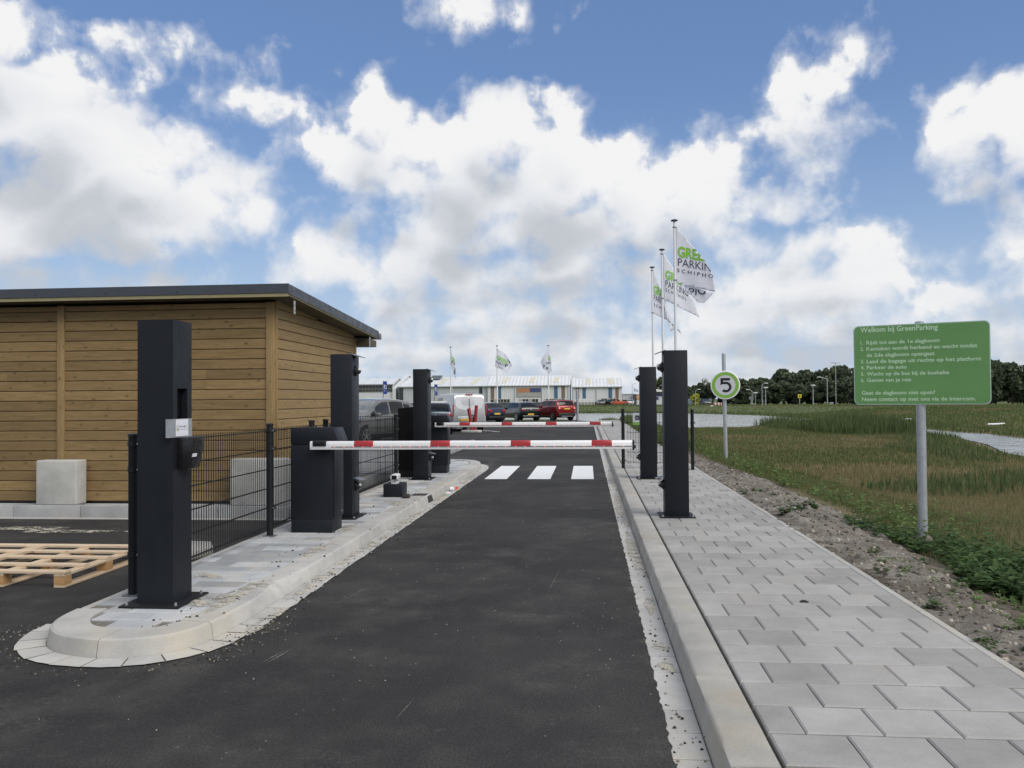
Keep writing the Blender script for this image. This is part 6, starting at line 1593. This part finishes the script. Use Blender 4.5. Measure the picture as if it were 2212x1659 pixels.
o = m.build('gable_fin', MAT['wallwhite'], t); md = o.modifiers.new('thick', 'SOLIDIFY'); md.thickness = .5; md.offset = -1

t = thing('warehouse', 'lower right hall with brown and blue panels and two skylights', 'building', (-4.4, 236.5, 0.1)); O = -4.4
r = gable_hall(t, 0, 9.7-O, 0, 8, 16, 5.15, 7.85, MAT['roofrib'], MAT['wallrib'])
skylights(r, [(-.4-O, .1), (6.1-O, -.25)], 1.35, 0, 8, 5.15, 7.85, .28, .95)
strips(t, [(-3.3-O, -2.35-O, 'stripbrown'), (-1.4-O, -.45-O, 'stripblue'), (5.95-O, 6.95-O, 'stripblue'), (7.9-O, 8.8-O, 'stripbrown')], 0, 1.85, 4.95)
downpipes(t, [2.62-O, -4.0-O], 0, 5.1); window_band(t, 3.9-O, 8.8-O, 0, .85, 1.88, 6, (2,))
t = thing('white_rack', 'open white metal rack standing against the right hall', 'rack', (-2.8, 234.6, 0.1))
for i in range(6):
    m = MB(); m.box(i*.94-.05, i*.94+.05, 0, .1, 0, 1.75); m.box(i*.94-.05, i*.94+.05, 1.0, 1.1, 0, 1.75); m.build('upright', MAT['white'], t)
for z in (.85, 1.72):
    m = MB(); m.box(-.05, 4.75, -.02, .0, z-.05, z+.05); m.build('rail', MAT['white'], t)
m = MB(); m.box(.05, 4.65, .2, .9, .1, .8); m.build('stacked_sheets', MAT['boardgrey'], t)
t = thing('annex_building', 'low grey flat annex right of the halls', 'building', (9.9, 239, 0.1))
m = MB(); m.box(0, 4.0, 0, 8, 0, 3.0); m.build('wall', MAT['wallgrey'], t)
m = MB(); m.box(-.1, 4.1, -.2, 8.1, 3.001, 3.15); m.build('roof', MAT['wallwhite'], t)
m = MB(); m.box(.1, 1.4, -.05, -.002, 0, 1.4); m.build('door', MAT['winglass'], t)
t = thing('orange_building', 'small white building with an orange upper front, left of the gate pillars', 'building', (13.9, 238, 0.1))
m = MB(); m.box(0, 2.6, 0, 6, 0, 1.4); m.build('lower_wall', MAT['wallwhite'], t)
m = MB(); m.box(0, 2.6, -.05, 6, 1.401, 2.95); b = m.build('orange_front', simple('orange_cladding', (.52, .24, .08), .6, 0, .1, 2), t)
m = MB(); m.box(-.05, 2.65, -.08, -.051, 2.1, 2.25); m.build('white_line', MAT['white'], b)
m = MB(); m.box(-1.1, -.02, .1, 6, 0, 2.9); m.build('dark_wall', MAT['plinthd'], t)
t = thing('blue_white_building', 'white building with dark blue lettered fascia seen between the two right pillars', 'building', (17.8, 242, 0.1))
m = MB(); m.box(0, 6.2, 0, 8, 0, 3.6); m.build('wall', MAT['wallwhite'], t)
m = MB(); m.box(0, 6.2, -.05, -.001, 2.35, 3.05); m.build('blue_band', MAT['boardblue'], t)
m = MB(); m.box(.4, 2.6, -.05, -.001, 1.3, 2.2); m.build('blue_window', MAT['boardblue'], t)
m = MB(); m.box(0.2, 6.0, -.06, -.001, 3.15, 3.5); m.build('dark_glazing', MAT['winglass'], t)
m = MB(); m.prism([(-.3, 3.601), (6.4, 3.601), (6.4, 4.1), (3.2, 4.15), (1.6, 4.5), (-.3, 4.55)], -1.0, 6.0, 'y'); m.build('roof', MAT['white'], t, bevel=.05)

def totem(label, x, y, z0, z1, w):
    t = thing('blue_totem', label, 'sign', (x, y, -0.05))
    m = MB(); m.box(-w/2, w/2, -.06, .06, z0, z1); p = m.build('panel', simple('totem_blue', (.022, .045, .27), .35, 0, .08, 2), t)
    m = MB(); m.box(-w/2-.03, -w/2+.03, -.065, .065, 0, z1+.05); m.build('post', MAT['galvdark'], t)
    a = MB(); zz = z0+(z1-z0)*.70; s = w/.45
    for i in range(6): a.box(-.14*s, .0, -.064, -.0605, zz-i*.075, zz-i*.075+.045)
    a.build('text_lines', MAT['white'], p)
    v, f = fit_text('2', .14*s, .42, .02, 1); a = MB(); a.add([(.06*s+q, -.0645, zz-.42+b) for q, b in v], f); a.build('lettering', MAT['white'], p, recalc=False)
    v, f = fit_text('J', .06*s, .2, .02, 1); a = MB(); a.add([(-.05*s+q, -.0645, zz-.68+b) for q, b in v], f); a.build('lettering', MAT['white'], p, recalc=False)
totem('bigger blue upright sign with white text above the grey car', -23.53, 95, 2.5, 4.0, .44)
totem('smaller blue upright sign with white text above the silver van', -17.5, 95, 2.3, 3.58, .33)

# ------------------------------------------------------------------ far vehicles
P_far = {'b': P_blk, 'w': P_wht, 's': P_gry, 'd': P_blue}
def small_far(label, x, y, h, pm): car('far_car', label, 'car', (x, y, .12), h, hatch(4.2, 1.78, 1.48, pm), 'cars parked before the warehouse')
small_far('tiny grey blue car parked before the right hall', 3.7, 231, 170, P_gry)
small_far('tiny dark car parked just left of the orange pickup', 6.1, 231.5, 160, P_blk)
small_far('tiny white car parked at the grey annex', 11.8, 231, 180, P_wht)
small_far('tiny silver car parked by the blue grey containers', 26.3, 188, 175, P_gry)
small_far('tiny white car on the road before the tree belt', 34.1, 190, 60, P_wht)
L, W, H = 4.66, 1.7, 1.5; h = L/2
sp_ = hatch(L, W, H, P_org, bh=.95, wr=.33,
    top=[(-h, .9), (-h+.05, .98), (-h+.3, .99), (-h+2.0, 1.0), (-h+2.08, 1.1), (-h+2.25, 1.44), (-h+2.7, H), (h-1.75, H-.07), (h-1.15, 1.02), (h-.9, .98), (h-.2, .9), (h, .7)],
    belt=[(-h, .88), (-h+.1, .96), (h-1.0, .95), (h-.2, .88), (h, .66)], side=[(-h+2.3, h-1.6, .12, .86, gl)], rw=(-h+2.1, -h+2.24, .85, gd), doors=[-h+2.2, h-1.35])
car('pickup_truck', 'orange pickup truck parked sideways before the right hall', 'pickup', (8.65, 228, .12), -90, sp_, None)

# ------------------------------------------------------------------ street furniture on the far bank
def lamp(label, x, y, h, kind, arm=0.0, z=0.1, r=.07):
    t = thing('street_lamp', label, 'street lamp', (x, y, z), 0, 'street lamps along the far road')
    m = MB(); m.tube((0, 0, 0), (0, 0, h), r*1.2, r*.8, 10); m.build('pole', MAT['galv'], t, smooth=True, angle=50)
    if kind == 'arm':
        m = MB(); m.tube((0, 0, h-.05), (arm, 0, h+.25), r*.55, r*.5, 8); m.build('arm', MAT['galv'], t, smooth=True)
        s = 1 if arm > 0 else -1; m = MB(); m.box(min(arm, arm+s*.6), max(arm, arm+s*.6), -.13, .13, h+.2, h+.34); m.build('lamp_head', MAT['greywhite'], t, bevel=.04)
    elif kind == 'top':
        m = MB(); m.lathe([(.10, h), (.42, h+.24), (.44, h+.32), (.2, h+.42)], (0, 0, 0), 14); m.build('lamp_head', MAT['greywhite'], t, smooth=True)
    else:
        m = MB(); m.box(-.9, .9, -.15, .15, h, h+.13); m.build('lamp_head', MAT['galv'], t, bevel=.03)
LY = 150
lamp('tall street lamp with a short arm right of the round sign', 30.75, LY, 3.9, 'arm', .45)
lamp('mushroom headed street lamp right beside the tall arm lamp', 31.16, LY-1, 3.1, 'top')
lamp('mushroom headed street lamp standing alone before the middle of the trees', 39.0, LY-2, 3.4, 'top')
lamp('tall street lamp with its arm reaching left before the trees', 41.95, LY, 4.9, 'arm', -1.1)
lamp('street lamp half covered by the left edge of the green sign', 46.5, LY-2, 3.75, 'top')
lamp('thin street lamp between the round sign and the yellow bush', 19.8, LY+5, 3.0, 'arm', .35)
lamp('small low lamp left of the tall arm lamp', 29.6, LY, 2.2, 'top', r=.05)
lamp('thin pole lamp between the grey board and the tall lamp', 30.2, LY+6, 2.9, 'arm', -.5)
lamp('high double headed lamp mast rising over the tree tops', 49.5, 171, 8.45, 'bar')
lamp('slim street lamp with a thin arm before the grey annex', 12.05, 226, 5.5, 'arm', .6)
def board_sign(name, label, x, y, w, h, zc, mat, z=0.1, extra=None):
    t = thing(name, label, 'sign', (x, y, z))
    m = MB(); m.tube((0, 0, 0), (0, 0, zc), .06, n=8); m.build('post', MAT['galv'], t)
    m = MB(); m.box(-w/2, w/2, -.09, -.06, zc-h/2, zc+h/2); p = m.build('panel', mat, t)
    if extra: extra(p, zc)
board_sign('info_board', 'small grey board on a post before the trees, right of the round sign', 28.85, LY, .8, .55, 1.6, MAT['galvdark'])
def tri(p, zc):
    m = MB(); m.add([(-.22, -.094, zc-.18), (.22, -.094, zc-.18), (0, -.094, zc+.2)], [(0, 1, 2)]); m.build('triangle', MAT['redpost'], p, recalc=False)
    m = MB(); m.add([(-.1, -.098, zc-.12), (.1, -.098, zc-.12), (0, -.098, zc+.08)], [(0, 1, 2)]); m.build('symbol', MAT['ink'], p, recalc=False)
board_sign('warning_sign', 'bright yellow square warning sign before the dark trees', 37.2, LY, .6, .62, 1.85, simple('yellow_sign', (.75, .62, .03), .4, 0, .03, 3), extra=tri)
t = thing('road_barrier', 'red and white striped road barrier behind the round sign', 'barrier', (23.0, 150, .1))
m = MB(); m.box(-.75, .75, 0, .05, .25, .5); m.box(-.75, .75, 0, .05, .55, .8); b = m.build('boards', MAT['white'], t)
for i in range(3):
    m = MB(); m.box(-.75+i*.55, -.5+i*.55, -.02, -.001, .25, .5); m.box(-.75+i*.55, -.5+i*.55, -.02, -.001, .55, .8); m.build('red_field', MAT['boomred'], b)
for x in (-.6, .6):
    m = MB(); m.box(x-.03, x+.03, .055, .1, 0, .85); m.build('post', MAT['galvdark'], t)
t = thing('road_barrier', 'small white barred road barrier at the right of the tree belt', 'barrier', (42.7, 150, .1))
m = MB(); m.box(-.25, .25, 0, .05, .25, .38); m.box(-.25, .25, 0, .05, .55, .68); m.build('boards', MAT['white'], t)
for x in (-.2, .2):
    m = MB(); m.box(x-.03, x+.03, .055, .1, 0, .75); m.build('post', MAT['galvdark'], t)
for lab, x, y, w in (('blue grey container left, half behind the large pillar', 22.6, 192, 2.4), ('blue grey container behind the tiny silver car', 27.2, 194, 2.6)):
    t = thing('container', lab, 'container', (x, y, .1), 0, 'blue grey containers')
    m = MB(); m.box(-w/2, w/2, 0, 2.4, 0.15, 1.5); m.build('body', MAT['containerblue'], t, bevel=.02)
    m = MB(); m.box(-w/2+.1, w/2-.1, .1, 2.3, 0, .149); m.build('skids', MAT['plinthd'], t)
for lab, x, y, l in (('short white pipe end poking from the far bank by the round sign', 19.5, 133, .5), ('white pipe end on the ditch bank left of the green sign post', 25.4, 69, .9), ('white pipe end on the ditch bank right of the green sign post', 25.3, 54, 1.1)):
    m = MB(); m.tube((-l/2, 0, 0), (l/2, .2, .03), .06, n=10); o = m.build('pipe_end', MAT['white'], loc=(x, y, float(height([x], [y])[0])+.12)); tag(o, lab, 'pipe', 'white pipe ends on the bank')
m = MB(); t = thing('flag', 'pale blue flag far off beside the grey annex', 'flag', (14.3, 258, .1))
m.tube((0, 0, 0), (0, 0, 5.3), .06, .04, 8); m.build('mast', MAT['pole'], t)
flag_piece('cloth', t, simple('pale_blue_cloth', (.45, .5, .68), .8, 0, .05, 3), [(.05, 5.1), (.6, 4.75), (1.3, 4.5), (1.35, 3.7), (.6, 3.75), (.05, 4.0)], [(0, 1, 2, 3, 4, 5)], lambda x, z: -.06-.12*math.sin(x*4), thick=True)

# ------------------------------------------------------------------ trees
def m_leaf(name, a, b):
    t = NT(name); i = t.island()
    col = t.ramp(i, [(0.0, a), (0.6, b), (1.0, tuple(min(1, v*1.5) for v in b))])
    t.set(col, 0.75, 0, 0.25); return translucent(t, 0.3)
MAT['leafdark'] = m_leaf('dark_foliage', (0.048, 0.064, 0.042), (0.105, 0.13, 0.078))
MAT['leafolive'] = m_leaf('olive_foliage', (0.06, 0.08, 0.035), (0.12, 0.15, 0.065))
MAT['leafmid'] = m_leaf('mid_foliage', (0.055, 0.072, 0.045), (0.115, 0.142, 0.082))
MAT['leafyellow'] = m_leaf('yellow_foliage', (0.22, 0.23, 0.03), (0.42, 0.42, 0.06))
MAT['bark'] = simple('bark', (0.05, 0.042, 0.035), 0.9, 0, 0.3, 6, 0.3)
def leaf_mesh(name, centres, size, rng, flat=0.0):
    """one small folded leaf-cluster quad per centre"""
    n = len(centres); d = rng.normal(size=(n, 3)); d[:, 2] = d[:, 2]*(1-flat)+0.001; d /= np.linalg.norm(d, axis=1)[:, None]
    e = np.cross(d, rng.normal(size=(n, 3))); e /= np.linalg.norm(e, axis=1)[:, None]
    s = size*rng.uniform(.5, 1.3, n)[:, None]
    v = np.stack([centres-d*s*.5, centres+e*s*.42, centres+d*s*.6, centres-e*s*.42], 1).reshape(-1, 3)
    f = np.arange(4*n).reshape(-1, 4)
    me = bpy.data.meshes.new(name); me.from_pydata(v.tolist(), [], f.tolist()); me.update(); return me
def crown_points(H, W, seed, n, base=0.12, lobes=16):
    rng = np.random.default_rng(seed); L = []
    for i in range(lobes):
        z = base+(1-base)*rng.uniform(.08, .92); rr = W/2*math.sin(math.pi*min(1, max(.08, (1.08-z)/(1.08-base)*.85+.05)))**.7
        a = rng.uniform(0, 6.28); k = rng.uniform(.25, .85)*rr; L.append((k*math.cos(a), k*math.sin(a), z*H, rng.uniform(.14, .26)*W, rng.uniform(.10, .17)*H))
    L.append((rng.normal()*W*.08, 0, H*.90, W*.16, H*.12))
    out = []
    per = n//len(L)
    for (x, y, z, a, b) in L:
        u = rng.normal(size=(per, 3)); u /= np.linalg.norm(u, axis=1)[:, None]; r = rng.uniform(.35, 1.08, per)**.55
        out.append(np.stack([x+u[:, 0]*a*r, y+u[:, 1]*a*r, z+u[:, 2]*b*r], 1))
    return np.concatenate(out), L, rng
def make_tree(name, label, x, y, z, H, W, seed, mat, n=3400, size=.55, group=None, proto={}):
    key = (seed, mat.name)
    if key not in proto:
        pts, L, rng = crown_points(10.0, 8.0, seed, n)
        me = leaf_mesh('crown', pts, size*10/H, rng)
        me.materials.append(mat)
        m = MB(); m.tube((0, 0, 0), (0.1, 0, 4.5), .28, .17, 8); m.tube((.1, 0, 4.5), (-.1, .1, 8), .17, .05, 7)
        for (lx, ly, lz, a, b) in L[:7]: m.tube((.05, 0, 2.2+.25*lz*.5), (lx*.8, ly*.8, lz), .10, .03, 6)
        tr = bpy.data.meshes.new('trunk'); tr.from_pydata(m.v, [], m.f); tr.materials.append(MAT['bark']); proto[key] = (me, tr)
    t = thing(name, label, 'tree', (x, y, z), seed*1.3+x, group)
    t.scale = (W/8, W/8, H/10)
    c = bpy.data.objects.new('crown', proto[key][0]); COL.objects.link(c); c.parent = t
    k = bpy.data.objects.new('trunk', proto[key][1]); COL.objects.link(k); k.parent = t
rr = random.Random(12)
# height of the tree belt along x, read at 200 m
belt_x = [21, 24, 26, 28.5, 30, 35.5, 38.6, 44, 47.5, 51, 54, 58, 60, 62, 66, 74]; belt_h = [5.6, 5.2, 4.5, 5.6, 5.2, 6.0, 6.4, 7.3, 7.7, 7.9, 8.2, 8.6, 8.6, 6.6, 7.0, 7.0]
TG = 'dark trees of the belt behind the pond'
x = 21.5; i = 0
while x < 84:
    y = 200+rr.uniform(-6, 12); H = float(np.interp(x, belt_x, belt_h))*rr.uniform(.86, 1.04)*y/200
    pale = i % 4 == 2
    if i % 5 == 3: H *= 1.09
    make_tree('broadleaf_tree', ('slightly paler' if pale else 'dark')+' broadleaf tree standing in the tree belt behind the pond', x*y/200, y, .05, H, H*rr.uniform(.6, .9), 1+i % 6, MAT['leafmid' if pale else 'leafdark'], group=('paler' if pale else 'dark')+' trees of the belt behind the pond')
    x += rr.uniform(1.5, 2.3); i += 1
# a second, nearer rank fills the foot of the belt
x = 33
while x < 80:
    y = 186+rr.uniform(-3, 4); H = float(np.interp(x, belt_x, belt_h))*rr.uniform(.5, .72)
    make_tree('broadleaf_tree', 'dark broadleaf tree standing in the tree belt behind the pond', x*y/200, y, .05, H, H*1.05, 1+i % 6, MAT['leafdark'], group=TG)
    x += rr.uniform(1.7, 2.5); i += 1
x = 50
while x < 100:
    y = 158+rr.uniform(-4, 6); H = rr.uniform(4.6, 6.0)
    make_tree('broadleaf_tree', 'dark broadleaf tree standing in the tree belt behind the pond', x, y, .2, H, H*rr.uniform(.7, .95), 1+i % 6, MAT['leafdark'], group='dark trees of the belt behind the pond')
    x += rr.uniform(1.9, 2.9); i += 1
make_tree('broadleaf_tree', 'tall dark tree at the right border with a rounded bushy top', 72.9, 150, 0.3, 7.0, 5.6, 3, MAT['leafdark'])
make_tree('broadleaf_tree', 'dark tree right beside the green sign edge with a narrow top', 69.3, 150, 0.3, 7.5, 4.6, 5, MAT['leafdark'])
make_tree('broadleaf_tree', 'small dark tree low at the far right behind the ditch', 76.0, 149, 0.3, 5.4, 4.8, 2, MAT['leafdark'])
make_tree('pale_tree', 'paler loose tree topping the belt left of the round sign', 28.0, 206, .1, 6.6, 3.4, 7, MAT['leafolive'], 700, .36)
make_tree('broadleaf_tree', 'olive green tree rising between the two right pillars', 22.6, 262, .1, 8.4, 6.0, 4, MAT['leafolive'])
make_tree('yellow_shrub', 'bright yellow shrub beside the large right pillar', 24.0, 188, .1, 2.7, 2.4, 6, MAT['leafyellow'], 900, .3)

# ------------------------------------------------------------------ meadow, reeds, weeds
def blades(name, x, y, h, w, mats, mi, lean, rng, label, cat='grass', zoff=-0.01):
    """one bent two-part blade per point"""
    n = len(x); z = height(x, y)+zoff; a = rng.uniform(0, 2*math.pi, n)
    fx, fy = np.cos(a), np.sin(a); sx, sy = -fy, fx; L = rng.uniform(.2, 1.0, n)*lean*h
    P = lambda k, wd, t: np.stack([x+fx*L*t+sx*wd*k, y+fy*L*t+sy*wd*k, z+h*(.55 if t == .35 else (1 if t else 0))], 1)
    v0 = P(-1, w*.5, 0); v1 = P(1, w*.5, 0); v2 = P(1, w*.38, .35); v3 = P(-1, w*.38, .35); v4 = P(0, w, 1.0)
    v = np.stack([v0, v1, v2, v3, v4], 1).reshape(-1, 3); b = np.arange(n)[:, None]*5
    q = np.concatenate([b, b+1, b+2, b+3], 1); t = np.concatenate([b+3, b+2, b+4], 1)
    me = bpy.data.meshes.new(name)
    nv, nl = len(v), n*7
    me.vertices.add(nv); me.vertices.foreach_set('co', v.ravel())
    loops = np.concatenate([q, t], 1).ravel(); me.loops.add(nl); me.loops.foreach_set('vertex_index', loops.astype(np.int32))
    st = np.stack([np.arange(n)*7, np.arange(n)*7+4], 1).ravel(); me.polygons.add(2*n)
    me.polygons.foreach_set('loop_start', st.astype(np.int32)); me.polygons.foreach_set('loop_total', np.tile([4, 3], n).astype(np.int32))
    me.polygons.foreach_set('material_index', np.repeat(mi, 2).astype(np.int32))
    me.update(calc_edges=True); me.validate()
    o = link_mesh(name, me, mats); tag(o, label, cat, kind='stuff'); return o
def m_blade(name, a, b, c):
    t = NT(name); col = t.ramp(t.island(), [(0.0, a), (0.55, b), (1.0, c)]); t.set(col, 0.75, 0, 0.2); return translucent(t, 0.4)
GB = [m_blade('brown_grass', (0.165, 0.14, 0.066), (0.215, 0.182, 0.09), (0.27, 0.235, 0.125)),
      m_blade('green_grass', (0.085, 0.11, 0.04), (0.12, 0.15, 0.055), (0.165, 0.19, 0.075)),
      m_blade('reed_green', (0.07, 0.10, 0.04), (0.10, 0.138, 0.055), (0.135, 0.175, 0.072)),
      m_blade('bank_green', (0.085, 0.115, 0.04), (0.13, 0.165, 0.06), (0.18, 0.21, 0.085))]
rng = np.random.default_rng(3)
def greenness(x, y): return 0.62*vnoise(x, y, 7.0, 5)+0.38*vnoise(x, y, 2.1, 6)
# meadow between the paving and the pond
def meadow(n, y0, y1, h0, h1, w, name, label, power=1.0):
    y = y0+(y1-y0)*rng.random(n*3)**power; x = PAVE_R+rng.random(n*3)*(y*0.62+1.0)
    e = SOIL_EDGE(y)+.1+rng.normal(0, .22, len(y)); s, far = pond_dist(x, y)
    k = (x > e) & (s > 0.6) & ~far; x, y = x[k][:n], y[k][:n]
    g = greenness(x, y); edge = x < SOIL_EDGE(y)+0.9+0.05*y
    mi = np.where((g+rng.normal(0, .12, len(x)) > .52) | (edge & (rng.random(len(x)) < .75)), 1, 0)
    hh = rng.uniform(h0, h1, len(x))*(0.8+0.25*(mi == 1))
    blades(name, x, y, hh, w*rng.uniform(.6, 1.4, len(x)), GB, mi, .55, rng, label)
meadow(170000, 5, 22, .04, .13, .005, 'meadow_grass', 'dry brown and green meadow grass nearest the paving', 0.8)
meadow(80000, 20, 62, .06, .18, .02, 'meadow_grass', 'dry brown meadow grass towards the pond', 0.9)
# reeds and tall green stands at the water
def stand(n, cx, cy, rx, ry, h0, h1, w, name, label, mi=2):
    a = rng.uniform(0, 6.283, n); r = np.sqrt(rng.random(n)); x = cx+rx*r*np.cos(a)+rng.normal(0, rx*.12, n); y = cy+ry*r*np.sin(a)+rng.normal(0, ry*.12, n)
    s, far = pond_dist(x, y); k = (s > -1.5); x, y, r = x[k], y[k], r[k]
    blades(name, x, y, rng.uniform(h0, h1, len(x))*(1.15-.5*r), w*rng.uniform(.6, 1.4, len(x)), GB, np.full(len(x), mi), .35, rng, label, 'reeds')
def cloud_of(parts, h0, h1, w, name, label, mi=2, cat='reeds', lean=.35):
    X, Y, Hh = [], [], []
    for (n, cx, cy, rx, ry, k) in parts:
        a = rng.uniform(0, 6.283, n); r = np.sqrt(rng.random(n)); x = cx+rx*r*np.cos(a)+rng.normal(0, rx*.1, n); y = cy+ry*r*np.sin(a)+rng.normal(0, ry*.1, n)
        X.append(x); Y.append(y); Hh.append(rng.uniform(h0, h1, n)*(1.15-.5*r)*k)
    x, y, hh = np.concatenate(X), np.concatenate(Y), np.concatenate(Hh); s, far = pond_dist(x, y); k = s > -1.2
    x, y, hh = x[k], y[k], hh[k]
    blades(name, x, y, hh, w*rng.uniform(.6, 1.4, len(x)), GB, np.full(len(x), mi), lean, rng, label, cat)
cloud_of([(2200, 14.6, 50, 1.8, 5.0, .9), (2600, 16.0, 51, 2.4, 5.0, 1.1), (700, 12.6, 55, .9, 3.0, .45), (900, 17.8, 50.5, 1.4, 3, .9), (1200, 18.8, 60, 1.4, 7, .9), (900, 14.5, 62, 2.0, 4, .8)], .6, 1.35, .045, 'pond_reeds', 'tall dark green reeds along the pond in the middle of the meadow')
cloud_of([(420, 14.6, 36, 1.2, 3.5, .55), (380, 13.6, 31, 1.2, 3, .4), (500, 17.2, 43.5, 1.2, 2.5, .55), (500, 12.0, 30, 1.0, 4, .5), (420, 9.0, 19, 1.9, 1.5, .5), (360, 10.8, 20.5, 1.8, 1.3, .45), (380, 7.0, 18.0, 1.3, 1.2, .42)], .35, .9, .035, 'ditch_reeds', 'rough green stems beside the ditch right of the green sign post')
cloud_of([(900, 2.3, 76, 1.2, 3.0, .6), (1500, 3.2, 66, 1.0, 4.0, .7), (1500, 2.9, 56, .6, 8.0, .6), (1500, 3.2, 42, .9, 7.0, .55), (1200, 2.9, 30, .6, 5.0, .5)], .5, 1.1, .05, 'pond_reeds', 'green weeds along the far right edge of the pavement and pond', 1)
# the far bank: long grass seen edge on
n = 110000; y = rng.uniform(30, 215, n); x = rng.uniform(-60, 75, n); s, far = pond_dist(x, y); k = far & (s > .1) & (s < 75); x, y = x[k], y[k]
blades('bank_grass', x, y, rng.uniform(.06, .20, len(x)), .0009*y*rng.uniform(.6, 1.4, len(x)), GB, np.where(greenness(x, y) > .36, 3, 0), .5, rng, 'long green grass on the bank beyond the pond')
# darker growth right at the far waterline
n = 60000; y = rng.uniform(30, 134, n); x = rng.uniform(-40, 30, n); s, far = pond_dist(x, y); k = far & (s > -.3) & (s < 2.2); x, y = x[k], y[k]
blades('bank_grass', x, y, rng.uniform(.12, .42, len(x)), .0009*y*rng.uniform(.6, 1.4, len(x)), GB, np.full(len(x), 2), .4, rng, 'dark sedge along the far waterline', 'sedge')

n = 70000; y = rng.uniform(22, 100, n); x = 21+40*rng.random(n)**1.6; s, far = pond_dist(x, y); k = far & (s > .3); x, y = x[k], y[k]
blades('bank_grass', x, y, rng.uniform(.08, .26, len(x)), .0009*y*rng.uniform(.6, 1.4, len(x)), GB, np.where(greenness(x, y) > .3, 3, 0), .5, rng, 'grass on the bank right of the ditch')
# leafy weeds
MAT['weed'] = m_leaf('weed_leaf', (0.036, 0.07, 0.024), (0.07, 0.12, 0.04))
MAT['weedlight'] = m_leaf('pale_weed_leaf', (0.075, 0.125, 0.04), (0.13, 0.20, 0.065))
def leafy(points, rng, size, stem_h):
    """upright stems carrying pointed leaves; returns leaf faces as arrays"""
    V = []; F = []; n0 = 0
    for (x, y, z, h) in points:
        k = int(rng.integers(7, 13)); lean = rng.normal(0, .12, 2)
        for j in range(k):
            f = (j+.6)/k; a = rng.uniform(0, 6.28); l = size*rng.uniform(.6, 1.3)*(1.1-.55*f); up = rng.uniform(-.25, .5)
            c, s = math.cos(a), math.sin(a); b = np.array([x+lean[0]*f*h, y+lean[1]*f*h, z+f*h])
            d = np.array([c, s, up])*l; w = np.array([-s, c, 0])*l*.32; mid = b+d*.5+np.array([0, 0, l*.10])
            V += [b, mid+w, b+d, mid-w]; F.append((n0, n0+1, n0+2, n0+3)); n0 += 4
    return np.array(V), F
def weed_obj(name, points, size, mat, label, cat, kind=None, seed=1, loc=None):
    r = np.random.default_rng(seed); V, F = leafy(points, r, size, .3); me = bpy.data.meshes.new(name); me.from_pydata(V.tolist(), [], F); me.update()
    o = link_mesh(name, me, mat); tag(o, label, cat, kind=kind); return o
def zat(x, y): return float(height(np.array([x]), np.array([y]))[0])
def patch(n, cx, cy, rx, ry, h0, h1, seed):
    r = np.random.default_rng(seed); out = []
    for i in range(n):
        a = r.uniform(0, 6.28); q = math.sqrt(r.random()); x = cx+rx*q*math.cos(a); y = cy+ry*q*math.sin(a); x = max(x, PAVE_R+.08); out.append((x, y, zat(x, y), r.uniform(h0, h1)*(1.15-.5*q)))
    return out
pts = patch(150, 4.15, 9.4, .62, 1.15, .12, .42, 1)+patch(130, 4.2, 8.0, .75, 1.0, .15, .48, 2)+patch(90, 3.55, 7.4, .4, .5, .1, .32, 3)+patch(110, 4.1, 6.7, .55, .9, .1, .4, 4)+patch(60, 3.6, 10.6, .4, .8, .08, .25, 8)+patch(90, 3.7, 5.6, .35, .8, .06, .22, 9)+patch(120, 4.6, 7.2, .6, 1.4, .2, .5, 10)
weed_obj('nettle_patch', pts, .12, MAT['weed'], 'dark leafy nettles growing round the foot of the green sign', 'weeds', 'stuff', 5)
pts = []
for i in range(230):
    y = random.uniform(11, 30); x = float(SOIL_EDGE(y))+abs(random.gauss(0, .7)); pts.append((x, y, zat(x, y), random.uniform(.1, .38)))
weed_obj('verge_weeds', pts, .11, MAT['weedlight'], 'pale leafy weeds along the inner edge of the soil verge', 'weeds', 'stuff', 6)
pts = []
for i in range(120):
    y = random.uniform(4.6, 8.2); x = random.uniform(2.6, 3.6)+(.0 if y > 6 else .1); pts.append((x, y, zat(x, y), random.uniform(.03, .10)))
weed_obj('low_weeds', pts, .06, MAT['weedlight'], 'low creeping weeds on the soil in the lower right corner', 'weeds', 'stuff', 7)
pts = []
for i in range(46):
    y = 4.2+15*random.random()**1.4; x = PAVE_R+.12+random.random()*(float(SOIL_EDGE(y))-PAVE_R-.1); pts += patch(random.randint(2, 5), x, y, .06, .06, .03, .11, 100+i)
weed_obj('soil_weeds', pts, .055, MAT['weed'], 'sparse little weeds dotted over the bare soil verge', 'weeds', 'stuff', 9)
for lab, x, y, n, rx, h, sd in (('bushy weed at the pavement edge, right of the large pillar', 2.50, 10.85, 16, .11, .24, 11), ('small low weed just beyond the bushy one on the soil', 2.80, 11.45, 9, .09, .16, 12), ('little weed in the middle of the soil verge', 3.25, 12.6, 9, .12, .14, 13), ('small weed on the soil close to the gate', 2.70, 13.7, 8, .11, .12, 14)):
    weed_obj('weed', patch(n, x, y, rx, rx, h*.5, h, sd), .085, MAT['weed'], lab, 'weed', None, sd)
